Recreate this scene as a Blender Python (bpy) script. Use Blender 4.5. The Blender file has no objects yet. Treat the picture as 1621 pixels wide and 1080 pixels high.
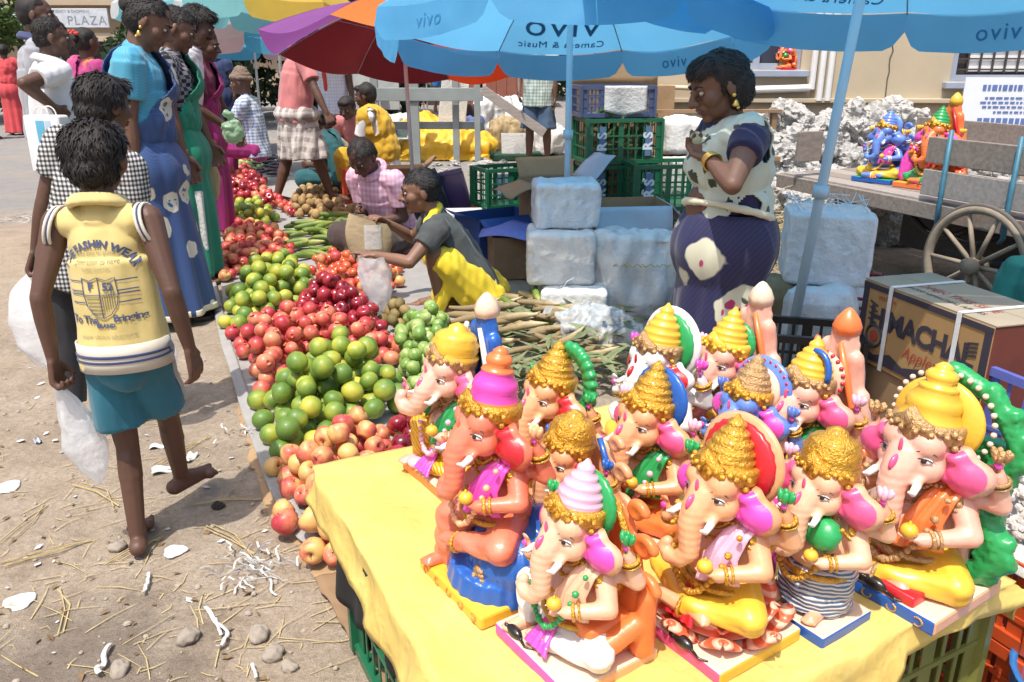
import bpy, bmesh, math, random
import numpy as np
from math import sin, cos, pi, radians as R, sqrt, atan2, tan
from mathutils import Vector, Matrix, noise, Quaternion
from mathutils.bvhtree import BVHTree
rng = random.Random(7)
nrg = np.random.RandomState(7)
scn = bpy.context.scene
C = bpy.context.collection

# ------------------------------------------------------------------ camera, sky, sun, exposure
F, CX, CY, EYE, PITCH = 1300.0, 810.5, 540.0, 1.40, R(19.1)
cam = bpy.data.objects.new('camera', bpy.data.cameras.new('camera'))
C.objects.link(cam)
cam.location = (0, 0, EYE)
cam.rotation_euler = (pi/2 - PITCH, 0, 0)
cam.data.sensor_width = 36
cam.data.lens = 36*F/1621
cam.data.clip_end = 3000
cam.data.clip_start = .05
scn.camera = cam
SUN = Vector((-.17, -.37, 1)).normalized()
w = bpy.data.worlds.new('World'); scn.world = w; w.use_nodes = True
nt = w.node_tree
sky = nt.nodes.new('ShaderNodeTexSky'); sky.sky_type = 'NISHITA'; sky.sun_disc = False
sky.sun_elevation = math.asin(SUN.z); sky.sun_rotation = atan2(SUN.x, SUN.y)
sky.air_density = 1.0; sky.dust_density = 4.0; sky.ozone_density = 1.0
nt.links.new(sky.outputs[0], nt.nodes['Background'].inputs[0])
nt.nodes['Background'].inputs[1].default_value = .15
sl = bpy.data.objects.new('sun', bpy.data.lights.new('sun', 'SUN')); C.objects.link(sl)
sl.data.energy = 3.7; sl.data.angle = R(.55); sl.data.color = (1, .95, .87)
sl.rotation_euler = (-SUN).to_track_quat('-Z', 'Y').to_euler()
scn.view_settings.view_transform = 'Standard'; scn.view_settings.look = 'None'
scn.view_settings.exposure = .47; scn.view_settings.gamma = 1
scn.view_settings.use_curve_mapping = False

# ------------------------------------------------------------------ places
_f, _u = Vector((0, cos(PITCH), -sin(PITCH))), Vector((0, sin(PITCH), cos(PITCH)))
def ray(px, py): return Vector(((px-CX)/F, 0, 0)) + _u*((CY-py)/F) + _f
def at(px, py, Y=None, z=None):
    "the point of the place at a distance Y in front of, or a height z, along a sight line of the photograph"
    d = ray(px, py)
    t = Y/d.y if Y is not None else (z-EYE)/d.z
    return Vector((0, 0, EYE)) + d*t

# ------------------------------------------------------------------ objects
def link(name, me, mat=None, parent=None):
    o = bpy.data.objects.new(name, me); C.objects.link(o)
    if mat is not None:
        for m in (mat if isinstance(mat, (list, tuple)) else [mat]):
            me.materials.append(m)
    if parent is not None: o.parent = parent
    return o
def tag(o, label=None, cat=None, group=None, kind=None):
    if label: o['label'] = label
    if cat: o['category'] = cat
    if group: o['group'] = group
    if kind: o['kind'] = kind
    return o
def thing(name, label, cat, loc=(0, 0, 0), rz=0, group=None):
    o = bpy.data.objects.new(name, None); C.objects.link(o)
    o.empty_display_size = .1
    o.location = loc; o.rotation_euler = (0, 0, rz)
    return tag(o, label, cat, group)
def kids(o): return [c for c in o.children]
def copy_tree(o, parent=None):
    ch = kids(o)
    c = o.copy(); C.objects.link(c); c.parent = parent
    for k in ch: copy_tree(k, c)
    return c

# ------------------------------------------------------------------ primitive shapes as (verts, faces)
class MB:
    def __init__(s): s.v, s.f, s.m, s.n = [], [], [], 0
    def add(s, vs, fs, m=0):
        s.v += [tuple(p) for p in vs]
        s.f += [tuple(i+s.n for i in f) for f in fs]; s.m += [m]*len(fs)
        s.n += len(vs); return s
    def mesh(s, name='mesh', smooth=False):
        me = bpy.data.meshes.new(name); me.from_pydata(s.v, [], s.f)
        me.polygons.foreach_set('material_index', s.m)
        if smooth: me.polygons.foreach_set('use_smooth', [True]*len(s.f))
        me.update(); return me
    def build(s, name, mat, parent=None, smooth=False):
        me = s.mesh(name, smooth)
        bm = bmesh.new(); bm.from_mesh(me); bmesh.ops.recalc_face_normals(bm, faces=bm.faces); bm.to_mesh(me); bm.free()
        return link(name, me, mat, parent)
    # --- shapes
    def box(s, c, h, rot=None, m=0, bev=0):
        c = Vector(c); h = Vector(h)
        if bev <= 0:
            vs = [Vector((x*h.x, y*h.y, z*h.z)) for z in (-1, 1) for y in (-1, 1) for x in (-1, 1)]
            fs = [(0, 2, 3, 1), (4, 5, 7, 6), (0, 1, 5, 4), (2, 6, 7, 3), (0, 4, 6, 2), (1, 3, 7, 5)]
        else:
            b = min(bev, h.x*.9, h.y*.9, h.z*.9)
            bm = bmesh.new(); bmesh.ops.create_cube(bm, size=2)
            for v in bm.verts: v.co = Vector((v.co.x*h.x, v.co.y*h.y, v.co.z*h.z))
            bmesh.ops.bevel(bm, geom=bm.edges[:], offset=b, segments=2, profile=.5, affect='EDGES')
            vs = [v.co.copy() for v in bm.verts]; fs = [[v.index for v in f.verts] for f in bm.faces]; bm.free()
        if rot is not None: vs = [rot @ v for v in vs]
        return s.add([c+v for v in vs], fs, m)
    def cone(s, a, b, r0, r1, n=12, caps=True, m=0):
        a, b = Vector(a), Vector(b); ax = (b-a)
        q = ax.to_track_quat('Z', 'Y')
        vs = []
        for p, r in ((a, r0), (b, r1)):
            vs += [p + q @ Vector((r*cos(2*pi*i/n), r*sin(2*pi*i/n), 0)) for i in range(n)]
        fs = [(i, (i+1) % n, n+(i+1) % n, n+i) for i in range(n)]
        if caps: fs += [tuple(range(n-1, -1, -1)), tuple(range(n, 2*n))]
        return s.add(vs, fs, m)
    def cap(s, a, b, r0, r1=None, n=10, k=3, m=0):
        r1 = r0 if r1 is None else r1
        a, b = Vector(a), Vector(b); ax = b-a
        if ax.length < 1e-6: ax = Vector((0, 0, 1e-5))
        q = ax.to_track_quat('Z', 'Y'); vs, fs = [], []
        rings = []
        for i in range(k+1):
            t = -pi/2 + (pi/2)*i/k
            rings.append((a, r0*sin(t), r0*cos(t)))
        for i in range(k+1):
            t = (pi/2)*i/k
            rings.append((b, r1*sin(t), r1*cos(t)))
        for p, z, r in rings:
            r = max(r, 1e-5)
            vs += [p + q @ Vector((r*cos(2*pi*i/n), r*sin(2*pi*i/n), z)) for i in range(n)]
        for j in range(len(rings)-1):
            fs += [(j*n+i, j*n+(i+1) % n, (j+1)*n+(i+1) % n, (j+1)*n+i) for i in range(n)]
        fs += [tuple(range(n-1, -1, -1)), tuple(range((len(rings)-1)*n, len(rings)*n))]
        return s.add(vs, fs, m)
    def tube(s, pts, rs, n=8, m=0, caps=True):
        pts = [Vector(p) for p in pts]
        if not isinstance(rs, (list, tuple)): rs = [rs]*len(pts)
        vs, fs = [], []; up = None
        for i, p in enumerate(pts):
            t = (pts[min(i+1, len(pts)-1)] - pts[max(i-1, 0)]).normalized()
            if up is None:
                up = t.orthogonal().normalized()
            up = (up - t*up.dot(t)).normalized(); sd = t.cross(up)
            vs += [p + (up*cos(2*pi*k/n) + sd*sin(2*pi*k/n))*rs[i] for k in range(n)]
        for j in range(len(pts)-1):
            fs += [(j*n+i, j*n+(i+1) % n, (j+1)*n+(i+1) % n, (j+1)*n+i) for i in range(n)]
        if caps: fs += [tuple(range(n-1, -1, -1)), tuple(range((len(pts)-1)*n, len(pts)*n))]
        return s.add(vs, fs, m)
    def chain(s, pts, rs, n=10, m=0):
        for i in range(len(pts)-1): s.cap(pts[i], pts[i+1], rs[i], rs[i+1], n, 3, m)
        return s
    def ell(s, c, r, rot=None, n=14, k=9, m=0):
        c = Vector(c); vs, fs = [], []
        if not hasattr(r, '__len__'): r = (r, r, r)
        vs.append(Vector((0, 0, -1)))
        for j in range(1, k):
            t = -pi/2 + pi*j/k
            vs += [Vector((cos(t)*cos(2*pi*i/n), cos(t)*sin(2*pi*i/n), sin(t))) for i in range(n)]
        vs.append(Vector((0, 0, 1)))
        vs = [Vector((v.x*r[0], v.y*r[1], v.z*r[2])) for v in vs]
        if rot is not None: vs = [rot @ v for v in vs]
        vs = [c+v for v in vs]
        fs += [(0, 1+(i+1) % n, 1+i) for i in range(n)]
        for j in range(k-2):
            fs += [(1+j*n+i, 1+j*n+(i+1) % n, 1+(j+1)*n+(i+1) % n, 1+(j+1)*n+i) for i in range(n)]
        L = len(vs)-1; b = 1+(k-2)*n
        fs += [(b+i, b+(i+1) % n, L) for i in range(n)]
        return s.add(vs, fs, m)
    def lathe(s, prof, c=(0, 0, 0), n=24, rot=None, m=0, sx=1, sy=1, wave=None):
        c = Vector(c); vs, fs = [], []
        for j, (r, z) in enumerate(prof):
            for i in range(n):
                a = 2*pi*i/n; rr = max(r, 1e-5)*(1 if wave is None else wave(a, j))
                v = Vector((rr*cos(a)*sx, rr*sin(a)*sy, z))
                vs.append(c + (rot @ v if rot is not None else v))
        for j in range(len(prof)-1):
            mm = m[j] if isinstance(m, (list, tuple)) else m
            s_f = [(j*n+i, j*n+(i+1) % n, (j+1)*n+(i+1) % n, (j+1)*n+i) for i in range(n)]
            fs += [(f, mm) for f in s_f]
        fs.append((tuple(range(n-1, -1, -1)), m[0] if isinstance(m, (list, tuple)) else m))
        fs.append((tuple(range((len(prof)-1)*n, len(prof)*n)), m[-1] if isinstance(m, (list, tuple)) else m))
        base = s.n; s.v += [tuple(p) for p in vs]; s.n += len(vs)
        for f, mm in fs: s.f.append(tuple(i+base for i in f)); s.m.append(mm)
        return s
    def torus(s, c, r, t, rot=None, n=24, k=8, m=0, sx=1, sy=1, a0=0, a1=2*pi, wob=0):
        c = Vector(c); pts = []; full = a1-a0 > 6.2
        N = n if full else n+1
        vs, fs = [], []
        for i in range(N):
            a = a0 + (a1-a0)*i/n
            for j in range(k):
                b = 2*pi*j/k; rr = r + t*cos(b)
                v = Vector((rr*cos(a)*sx, rr*sin(a)*sy, t*sin(b) + wob*sin(a*2)))
                vs.append(c + (rot @ v if rot is not None else v))
        for i in range(n):
            i2 = (i+1) % N
            fs += [(i*k+j, i2*k+j, i2*k+(j+1) % k, i*k+(j+1) % k) for j in range(k)]
        if not full: fs += [tuple(range(k-1, -1, -1)), tuple(range((N-1)*k, N*k))]
        return s.add(vs, fs, m)
    def grid(s, fn, nu, nv, m=0, closed=False):
        vs = [fn(i/(nu if closed else nu-1) if nu > 1 else 0, j/(nv-1)) for j in range(nv) for i in range(nu)]
        fs = []
        for j in range(nv-1):
            for i in range(nu if closed else nu-1):
                fs.append((j*nu+i, j*nu+(i+1) % nu, (j+1)*nu+(i+1) % nu, (j+1)*nu+i))
        return s.add(vs, fs, m)
    def prism(s, poly, z0, z1, m=0, xf=None):
        n = len(poly)
        vs = [Vector((x, y, z)) for z in (z0, z1) for x, y in poly]
        if xf: vs = [xf(v) for v in vs]
        fs = [tuple(range(n-1, -1, -1)), tuple(range(n, 2*n))] + [(i, (i+1) % n, n+(i+1) % n, n+i) for i in range(n)]
        return s.add(vs, fs, m)

dg = None
_work = bpy.data.scenes.new('workshop')      # a small bench of its own for growing meshes, removed at the end
def evaluated(o):
    _work.collection.objects.link(o)
    vl = _work.view_layers[0]; vl.update(); d = vl.depsgraph
    me = bpy.data.meshes.new_from_object(o.evaluated_get(d))
    _work.collection.objects.unlink(o)
    return me
def vox(mb, name, mat, parent=None, size=.008, smooth=3, fac=.5, disp=None, keep=None, thick=0, tint=None):
    "closed shapes grown together into ONE continuous skin"
    me = mb.mesh('tmp'); o = bpy.data.objects.new('tmp', me)
    r = o.modifiers.new('r', 'REMESH'); r.mode = 'VOXEL'; r.voxel_size = size; r.adaptivity = 0; r.use_smooth_shade = True
    if smooth:
        sm = o.modifiers.new('s', 'SMOOTH'); sm.factor = fac; sm.iterations = smooth
    out = evaluated(o)
    bpy.data.objects.remove(o); bpy.data.meshes.remove(me)
    out.name = name
    if disp is not None:
        n = len(out.vertices)
        co = np.empty(n*3); out.vertices.foreach_get('co', co); co = co.reshape(-1, 3)
        no = np.empty(n*3); out.vertices.foreach_get('normal', no); no = no.reshape(-1, 3)
        co2 = disp(co, no)
        out.vertices.foreach_set('co', co2.ravel()); out.update()
    if keep is not None or thick:
        bm = bmesh.new(); bm.from_mesh(out)
        if keep is not None:
            dl = [v for v in bm.verts if not keep(v.co)]
            bmesh.ops.delete(bm, geom=dl, context='VERTS')
        if thick:
            for v in bm.verts: v.normal_update()
            bmesh.ops.solidify(bm, geom=bm.faces[:], thickness=thick)
        bm.to_mesh(out); bm.free()
    out.polygons.foreach_set('use_smooth', [True]*len(out.polygons))
    out.materials.clear()
    return link(name, out, mat, parent)
def nz(p, f, off=0.0): return noise.noise(Vector((p[0]*f+off, p[1]*f+off*1.7, p[2]*f-off)))
_perm = np.concatenate([np.random.RandomState(3).permutation(256)]*3); _gr = np.random.RandomState(4).normal(size=(256, 3)); _gr /= np.linalg.norm(_gr, axis=1)[:, None]
def npn(p):
    "gradient noise of many points at once"
    i = np.floor(p).astype(int); f = p-i; i &= 255; u = f*f*f*(f*(f*6-15)+10); out = 0
    for dx in (0, 1):
        for dy in (0, 1):
            for dz in (0, 1):
                g = _gr[_perm[_perm[_perm[i[:, 0]+dx]+i[:, 1]+dy]+i[:, 2]+dz]]
                w = np.where(dx, u[:, 0], 1-u[:, 0])*np.where(dy, u[:, 1], 1-u[:, 1])*np.where(dz, u[:, 2], 1-u[:, 2])
                out = out + w*(g*(f-np.array([dx, dy, dz]))).sum(1)
    return out*1.5
def wrinkle(amp, f=9.0, stretch=(1, 1, .35), off=0.0, folds=None):
    "cloth folds: noise drawn out along z, pushed along the normal"
    def d(co, no):
        q = co*np.array(stretch)
        a = npn(q*f+off) + .5*npn(q*f*2.1+off+3)
        return co + no*(amp*a)[:, None]
    return d

def crumple(amp, f=9.0, stretch=(1, 1, 1), off=0.0):
    "sharp creases of plastic and paper: folded noise pushed along the normal"
    def d(co, no):
        q = co*np.array(stretch)
        a = (.5-2*np.abs(npn(q*f+off))) + .55*(.5-2*np.abs(npn(q*f*2.3+off+5))) + .25*(.5-2*np.abs(npn(q*f*5+off+9)))
        return co + no*(amp*a)[:, None]
    return d
def split_islands(o):
    "one object per separate piece"
    me = o.data; n = len(me.vertices); par = list(range(n))
    def fd(i):
        while par[i] != i: par[i] = par[par[i]]; i = par[i]
        return i
    for e in me.edges: par[fd(e.vertices[0])] = fd(e.vertices[1])
    gr_ = {}
    for p in me.polygons: gr_.setdefault(fd(p.vertices[0]), []).append(p)
    if len(gr_) < 2: return
    out = []
    for ps in gr_.values():
        ids = sorted({v for p in ps for v in p.vertices}); mp = {v: i for i, v in enumerate(ids)}
        m2 = bpy.data.meshes.new(o.name); m2.from_pydata([me.vertices[v].co for v in ids], [], [[mp[v] for v in p.vertices] for p in ps]); m2.polygons.foreach_set('use_smooth', [True]*len(ps))
        for mt in me.materials: m2.materials.append(mt)
        out.append(m2)
    o.data = out[0]
    for m2 in out[1:]:
        c = bpy.data.objects.new(o.name.split('.')[0], m2); C.objects.link(c); c.parent = o.parent
# ------------------------------------------------------------------ materials
_mats = {}
def newmat(name):
    m = bpy.data.materials.new(name); m.use_nodes = True
    t = m.node_tree; b = t.nodes['Principled BSDF']
    return m, t, b
def N(t, typ, **kw):
    n = t.nodes.new(typ)
    for k, v in kw.items():
        if k.startswith('i_'): n.inputs[k[2:].replace('_', ' ')].default_value = v
        elif k.startswith('n'): n.inputs[int(k[1:])].default_value = v
        else: setattr(n, k, v)
    return n
def c4(c): return (c[0], c[1], c[2], 1)
def ramp(t, stops, src=None, interp='LINEAR'):
    r = t.nodes.new('ShaderNodeValToRGB'); r.color_ramp.interpolation = interp
    e = r.color_ramp.elements
    while len(e) < len(stops): e.new(.5)
    for i, (p, c) in enumerate(stops):
        e[i].position = p; e[i].color = c4(c) if hasattr(c, '__len__') else (c, c, c, 1)
    if src is not None: t.links.new(src, r.inputs[0])
    return r
def mixc(t, fac, a, b, mode='MIX'):
    n = t.nodes.new('ShaderNodeMix'); n.data_type = 'RGBA'; n.blend_type = mode
    for idx, val in ((0, fac), (6, a), (7, b)):
        if hasattr(val, 'links'): t.links.new(val, n.inputs[idx])
        elif idx == 0: n.inputs[0].default_value = val
        else: n.inputs[idx].default_value = c4(val)
    return n.outputs[2]
def math_(t, op, a, b=0.0, c=None):
    n = t.nodes.new('ShaderNodeMath'); n.operation = op
    for i, v in enumerate((a, b, c)):
        if v is None: continue
        if hasattr(v, 'links'): t.links.new(v, n.inputs[i])
        else: n.inputs[i].default_value = v
    return n.outputs[0]
def coord(t, scale=(1, 1, 1), rot=(0, 0, 0), loc=(0, 0, 0), kind='Object'):
    tc = t.nodes.new('ShaderNodeTexCoord'); mp = t.nodes.new('ShaderNodeMapping')
    mp.inputs['Scale'].default_value = scale; mp.inputs['Rotation'].default_value = rot; mp.inputs['Location'].default_value = loc
    t.links.new(tc.outputs[kind], mp.inputs[0]); return mp.outputs[0]
def ntex(t, vec, scale, detail=4, rough=.6, dist=0):
    n = N(t, 'ShaderNodeTexNoise', i_Scale=scale, i_Detail=detail, i_Roughness=rough, i_Distortion=dist)
    t.links.new(vec, n.inputs['Vector']); return n.outputs[0]
def bumped(t, b, hgt, strength=.3, dist=.01):
    n = t.nodes.new('ShaderNodeBump'); n.inputs['Strength'].default_value = strength; n.inputs['Distance'].default_value = dist
    t.links.new(hgt, n.inputs['Height']); t.links.new(n.outputs[0], b.inputs['Normal'])
def M(name, col, rough=.6, metal=0, var=.12, vs=6, bump=.15, bs=60, bd=.004, coat=0, transl=0, rnd=0, sheen=0, stretch=(1, 1, 1), sss=0, alpha=1, col2=None, thr=None):
    if name in _mats: return _mats[name]
    m, t, b = newmat(name); vec = coord(t, stretch)
    nf = ntex(t, vec, vs, 5, .6)
    f = ramp(t, [(.3, 0), (.7, 1)], nf).outputs[0]
    dark = [c*(1-var) for c in col]; lite = [min(1, c*(1+var)) for c in col]
    out = mixc(t, f, dark, lite)
    if col2 is not None:
        n2 = ntex(t, vec, vs*.45, 6, .65); a, z = thr or (.5, .62)
        out = mixc(t, ramp(t, [(a, 0), (z, 1)], n2).outputs[0], out, col2)
    if rnd:
        oi = t.nodes.new('ShaderNodeObjectInfo')
        hs = t.nodes.new('ShaderNodeHueSaturation')
        t.links.new(math_(t, 'MULTIPLY_ADD', oi.outputs['Random'], rnd, 1-rnd*.5), hs.inputs['Value'])
        t.links.new(out, hs.inputs['Color']); out = hs.outputs[0]
    t.links.new(out, b.inputs['Base Color'])
    b.inputs['Roughness'].default_value = rough; b.inputs['Metallic'].default_value = metal
    b.inputs['Coat Weight'].default_value = coat; b.inputs['Coat Roughness'].default_value = .12
    if sheen: b.inputs['Sheen Weight'].default_value = sheen
    if sss:
        b.inputs['Subsurface Weight'].default_value = sss; b.inputs['Subsurface Radius'].default_value = (.01, .004, .002); b.inputs['Subsurface Scale'].default_value = .5
    if bump: bumped(t, b, ntex(t, vec, bs, 3, .6), bump, bd)
    if alpha < 1: b.inputs['Alpha'].default_value = alpha
    if transl:
        tr = t.nodes.new('ShaderNodeBsdfTranslucent'); t.links.new(out, tr.inputs[0])
        mx = t.nodes.new('ShaderNodeMixShader'); mx.inputs[0].default_value = transl
        t.links.new(b.outputs[0], mx.inputs[1]); t.links.new(tr.outputs[0], mx.inputs[2])
        t.links.new(mx.outputs[0], t.nodes['Material Output'].inputs[0])
    _mats[name] = m; return m
def text_mesh(txt, size=1.0, bold=0.0, extrude=0.0, shear=0, spacing=1.0, res=3):
    cu = bpy.data.curves.new('text', 'FONT'); cu.body = txt; cu.size = size; cu.align_x = 'CENTER'; cu.align_y = 'CENTER'
    cu.offset = bold; cu.extrude = extrude; cu.shear = shear; cu.space_character = spacing; cu.resolution_u = res
    o = bpy.data.objects.new('text', cu)
    me = evaluated(o); bpy.data.objects.remove(o); bpy.data.curves.remove(cu)
    me.materials.clear(); return me
def place_text(name, txt, mat, parent, origin, xdir, ydir, size, bold=0, mirror=False, shear=0, spacing=1.0, wrap=None, lift=.003, arc=None):
    "flat print: lettering laid on a surface (origin, xdir, ydir span it)"
    me = text_mesh(txt, size, bold, 0, shear, spacing)
    xd, yd = Vector(xdir).normalized(), Vector(ydir).normalized(); nd = xd.cross(yd); org = Vector(origin)
    for v in me.vertices:
        x, y = v.co.x, v.co.y
        if mirror: x = -x
        if arc:
            a = x/arc; x, y = (arc+y)*sin(a), (arc+y)*cos(a)-arc
        p = org + xd*x + yd*y
        if wrap is not None:
            h = wrap.ray_cast(p + nd*.5, -nd)
            if h[0] is not None: p = h[0] + nd*lift
        v.co = p
    me.update()
    return link(name, me, mat, parent)
def bvh_of(o):
    me = o.data
    return BVHTree.FromPolygons([v.co.copy() for v in me.vertices], [tuple(p.vertices) for p in me.polygons])
# ================================================================== the setting
def ground_mat():
    m, t, b = newmat('dirt and worn asphalt')
    v = coord(t)
    big = ntex(t, v, .9, 5, .6); mid = ntex(t, v, 6, 8, .72); fine = ntex(t, v, 55, 6, .75); grit = ntex(t, v, 210, 3, .7)
    dirt = ramp(t, [(.25, (.29, .228, .168)), (.5, (.40, .325, .248)), (.75, (.47, .395, .315))], mid).outputs[0]
    dirt = mixc(t, ramp(t, [(.55, 0), (.72, .55)], big).outputs[0], dirt, (.24, .20, .16))
    dirt = mixc(t, ramp(t, [(.35, .5), (.6, 0)], fine).outputs[0], dirt, (.17, .125, .085))
    dirt = mixc(t, ramp(t, [(.60, 0), (.70, .6)], grit).outputs[0], dirt, (.46, .40, .33))
    dirt = mixc(t, ramp(t, [(.30, .65), (.42, 0)], grit).outputs[0], dirt, (.12, .09, .065))
    pat = ntex(t, v, 2.3, 6, .7, .6); dirt = mixc(t, ramp(t, [(.54, 0), (.66, .5)], pat).outputs[0], dirt, (.20, .155, .115))
    tarv = ramp(t, [(.3, (.22, .205, .195)), (.7, (.30, .285, .27))], mid).outputs[0]
    tar = mixc(t, ramp(t, [(.4, .4), (.6, 0)], fine).outputs[0], tarv, (.20, .19, .18))
    tar = mixc(t, ramp(t, [(.5, 0), (.7, .8)], big).outputs[0], tar, (.32, .27, .22))
    sx = N(t, 'ShaderNodeSeparateXYZ'); t.links.new(v, sx.inputs[0])
    edge = math_(t, 'ADD', sx.outputs[1], math_(t, 'MULTIPLY', big, 2.2))
    f = ramp(t, [(0, 0), (1, 1)], math_(t, 'MULTIPLY', math_(t, 'SUBTRACT', edge, 8.3), 1.2)).outputs[0]
    # darker ground patch with a noisy edge at the near left
    pv = coord(t, loc=(1.06, -1.62, 0)); ln = N(t, 'ShaderNodeVectorMath', operation='LENGTH'); t.links.new(pv, ln.inputs[0])
    spot = math_(t, 'ADD', ln.outputs['Value'], math_(t, 'MULTIPLY', mid, .5))
    dirt = mixc(t, ramp(t, [(.40, .55), (.62, 0)], spot).outputs[0], dirt, (.09, .075, .065))
    t.links.new(mixc(t, f, dirt, tar), b.inputs['Base Color'])
    b.inputs['Roughness'].default_value = .95; b.inputs['Specular IOR Level'].default_value = .15
    h = math_(t, 'ADD', math_(t, 'MULTIPLY', fine, .6), math_(t, 'ADD', math_(t, 'MULTIPLY', mid, 1.2), math_(t, 'MULTIPLY', grit, .3)))
    bumped(t, b, h, .95, .016)
    return m
GM = ground_mat()
def ground_h(x, y):
    if y < .5 or y > 9 or abs(x) > 6: return 0.0
    fade = min(1, (y-.5)/.5, (9-y)/2, (6-abs(x))/2)
    lump = .016*noise.noise(Vector((x*1.7, y*1.7, 1))) + .011*noise.noise(Vector((x*5, y*5, 4))) + .007*noise.noise(Vector((x*14, y*14, 8))) + .003*noise.noise(Vector((x*40, y*40, 2)))
    return fade*(lump - .006)
xs = [-900, -300, -120, -50, -24, -14, -9, -6.5] + list(np.arange(-5, 0.6, .035)) + list(np.arange(.8, 5, .25)) + [6.5, 9, 14, 24, 50, 120, 300, 900]
ys = [-60, -20, -6, -2, -.5, .3] + list(np.arange(.7, 4.2, .03)) + list(np.arange(4.2, 9, .12)) + [10, 12, 15, 20, 28, 40, 70, 140, 300, 900]
mb = MB(); nx = len(xs)
vs = [(x, y, ground_h(x, y)) for y in ys for x in xs]
fs = [(j*nx+i, j*nx+i+1, (j+1)*nx+i+1, (j+1)*nx+i) for j in range(len(ys)-1) for i in range(nx-1)]
mb.add(vs, fs)
gr = mb.build('ground', GM, smooth=True); tag(gr, kind='structure')

# ---------------- cream building behind the cart
WALL = M('cream limewash wall', (.48, .40, .28), .85, var=.08, vs=1.6, bump=.25, bs=90, col2=(.37, .31, .23), thr=(.55, .75))
PVC = M('white plastic pipe', (.72, .72, .70), .45, var=.06)
GREYP = M('grey painted steel', (.33, .34, .36), .5, var=.1)
GLASSD = M('dusty dark window glass', (.045, .055, .085), .12, var=.3, vs=3, bump=0)
DARKW = M('dark wood shutter', (.055, .042, .036), .55, var=.3, vs=5)
BLUEG = M('blue grey painted frame', (.30, .34, .42), .5, var=.1)
WHITEP = M('white paint', (.78, .77, .75), .6, var=.05)
YW = 8.0
bl = thing('building', 'cream walled low building with grilled windows and white pipes behind the loaded cart', 'building', (0, YW, 0), R(-3))
def wx(px): return (px-CX)/F*7.63
def hole_wall(mb, x0, x1, z0, z1, holes, y0, y1):
    "a wall with openings, butted from boxes"
    xs_ = x0
    for (a, b_, c, d) in holes:
        if a > xs_: mb.box(((xs_+a)/2, (y0+y1)/2, (z0+z1)/2), ((a-xs_)/2, (y1-y0)/2, (z1-z0)/2))
        mb.box(((a+b_)/2, (y0+y1)/2, (z0+c)/2), ((b_-a)/2, (y1-y0)/2, (c-z0)/2))
        mb.box(((a+b_)/2, (y0+y1)/2, (d+z1)/2), ((b_-a)/2, (y1-y0)/2, (z1-d)/2))
        xs_ = b_
    mb.box(((xs_+x1)/2, (y0+y1)/2, (z0+z1)/2), ((x1-xs_)/2, (y1-y0)/2, (z1-z0)/2))
W1 = (wx(1130), wx(1258), 1.29, 2.4); W2 = (wx(1486), wx(1760), 1.19, 2.4)
mb = MB(); hole_wall(mb, .95, 9.5, -.1, 3.6, [W1, W2], 0, .25)
wl = mb.build('wall', WALL, bl)
MB().box((5.2, 2.2, 1.75), (4.25, 1.9, 1.85)).build('rear_block', WALL, bl)
MB().box((5.2, -.02, .28), (4.27, .05, .38)).build('plinth', M('stained cement plinth', (.36, .31, .25), .9, var=.15, vs=3, col2=(.22, .19, .16)), bl)
MB().box((5.2, -.03, 1.02), (4.27, .035, .02), bev=.006).build('ledge', WALL, bl)
for (a, b_, c, d), pane in ((W1, GLASSD), (W2, DARKW)):
    wf = MB()
    for xx in (a+.03, (a+b_)/2 - .02, b_-.03): wf.box((xx, .06, (c+d)/2), (.028, .03, (d-c)/2))
    wf.box(((a+b_)/2, .06, d-.03), ((b_-a)/2-.06, .025, .028)); wf.box(((a+b_)/2, .06, c+.028), ((b_-a)/2-.06, .025, .026))
    fr = wf.build('window_frame', BLUEG, bl)
    MB().box(((a+b_)/2, -.025, c-.035), ((b_-a)/2+.06, .06, .03), bev=.008).build('window_sill', BLUEG, bl)
    for s_ in (0, 1):
        x0 = a+.06 if s_ == 0 else (a+b_)/2+.02; x1 = (a+b_)/2-.06 if s_ == 0 else b_-.06
        p = MB().box(((x0+x1)/2, .13, (c+d)/2), ((x1-x0)/2, .006, (d-c)/2-.06)).build('pane', pane, bl)
    gl = MB(); x0, x1 = (a+.07, (a+b_)/2-.07)
    k = 6 if pane is DARKW else 5
    for i in range(k+1):
        xx = x0+(x1-x0)*i/k; gl.box((xx, .1, (c+d)/2), (.008, .008, (d-c)/2-.07))
    for i in range(12):
        zz = c+.1+(d-c-.2)*i/11; gl.box(((x0+x1)/2, .1, zz), ((x1-x0)/2, .006, .007))
    gl.build('grille', M('iron grille', (.05, .045, .05), .5), bl)
# white panel painted for the bright window seen through the right grille
MB().box((W2[0]+.45, .118, 1.55), (.26, .004, .28)).build('bright_window_patch', WHITEP, bl)
for px in (1275, 1288, 1301):
    x = wx(px)
    pm = MB().cone((x, -.06, 1.02 if px > 1280 else 1.12), (x, -.06, 3.5), .028, .028, 12)
    pm.cone((x, -.06, 1.75), (x, -.06, 1.83), .034, .034, 12)
    pm.build('pipe', PVC, bl)
MB().cone((wx(1160), -.06, 1.11), (wx(1272), -.06, 1.13), .033, .033, 12).build('pipe', PVC, bl)
MB().cone((1.35, -.07, 1.14), (wx(1158), -.07, 1.11), .022, .022, 10).build('pipe', M('painted over pipe', (.55, .46, .34), .7), bl)
cr = MB(); pts = [Vector((wx(1392)+.03*noise.noise(Vector((i*.7, 0, 0))), -.002, 1.75-.06*i)) for i in range(14)]
cr.tube(pts, .006, 5).build('crack', M('dark crack', (.10, .085, .07), .9), bl)
nb = thing('notice_poster', 'white notice with blue printed lines leaning beyond the newspaper heap', 'poster', at(1592, 190, 6.9), R(-8))
MB().box((0, 0, 0), (.36, .006, .33)).build('board', M('poster paper', (.70, .74, .80), .6, var=.04), nb)
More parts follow.
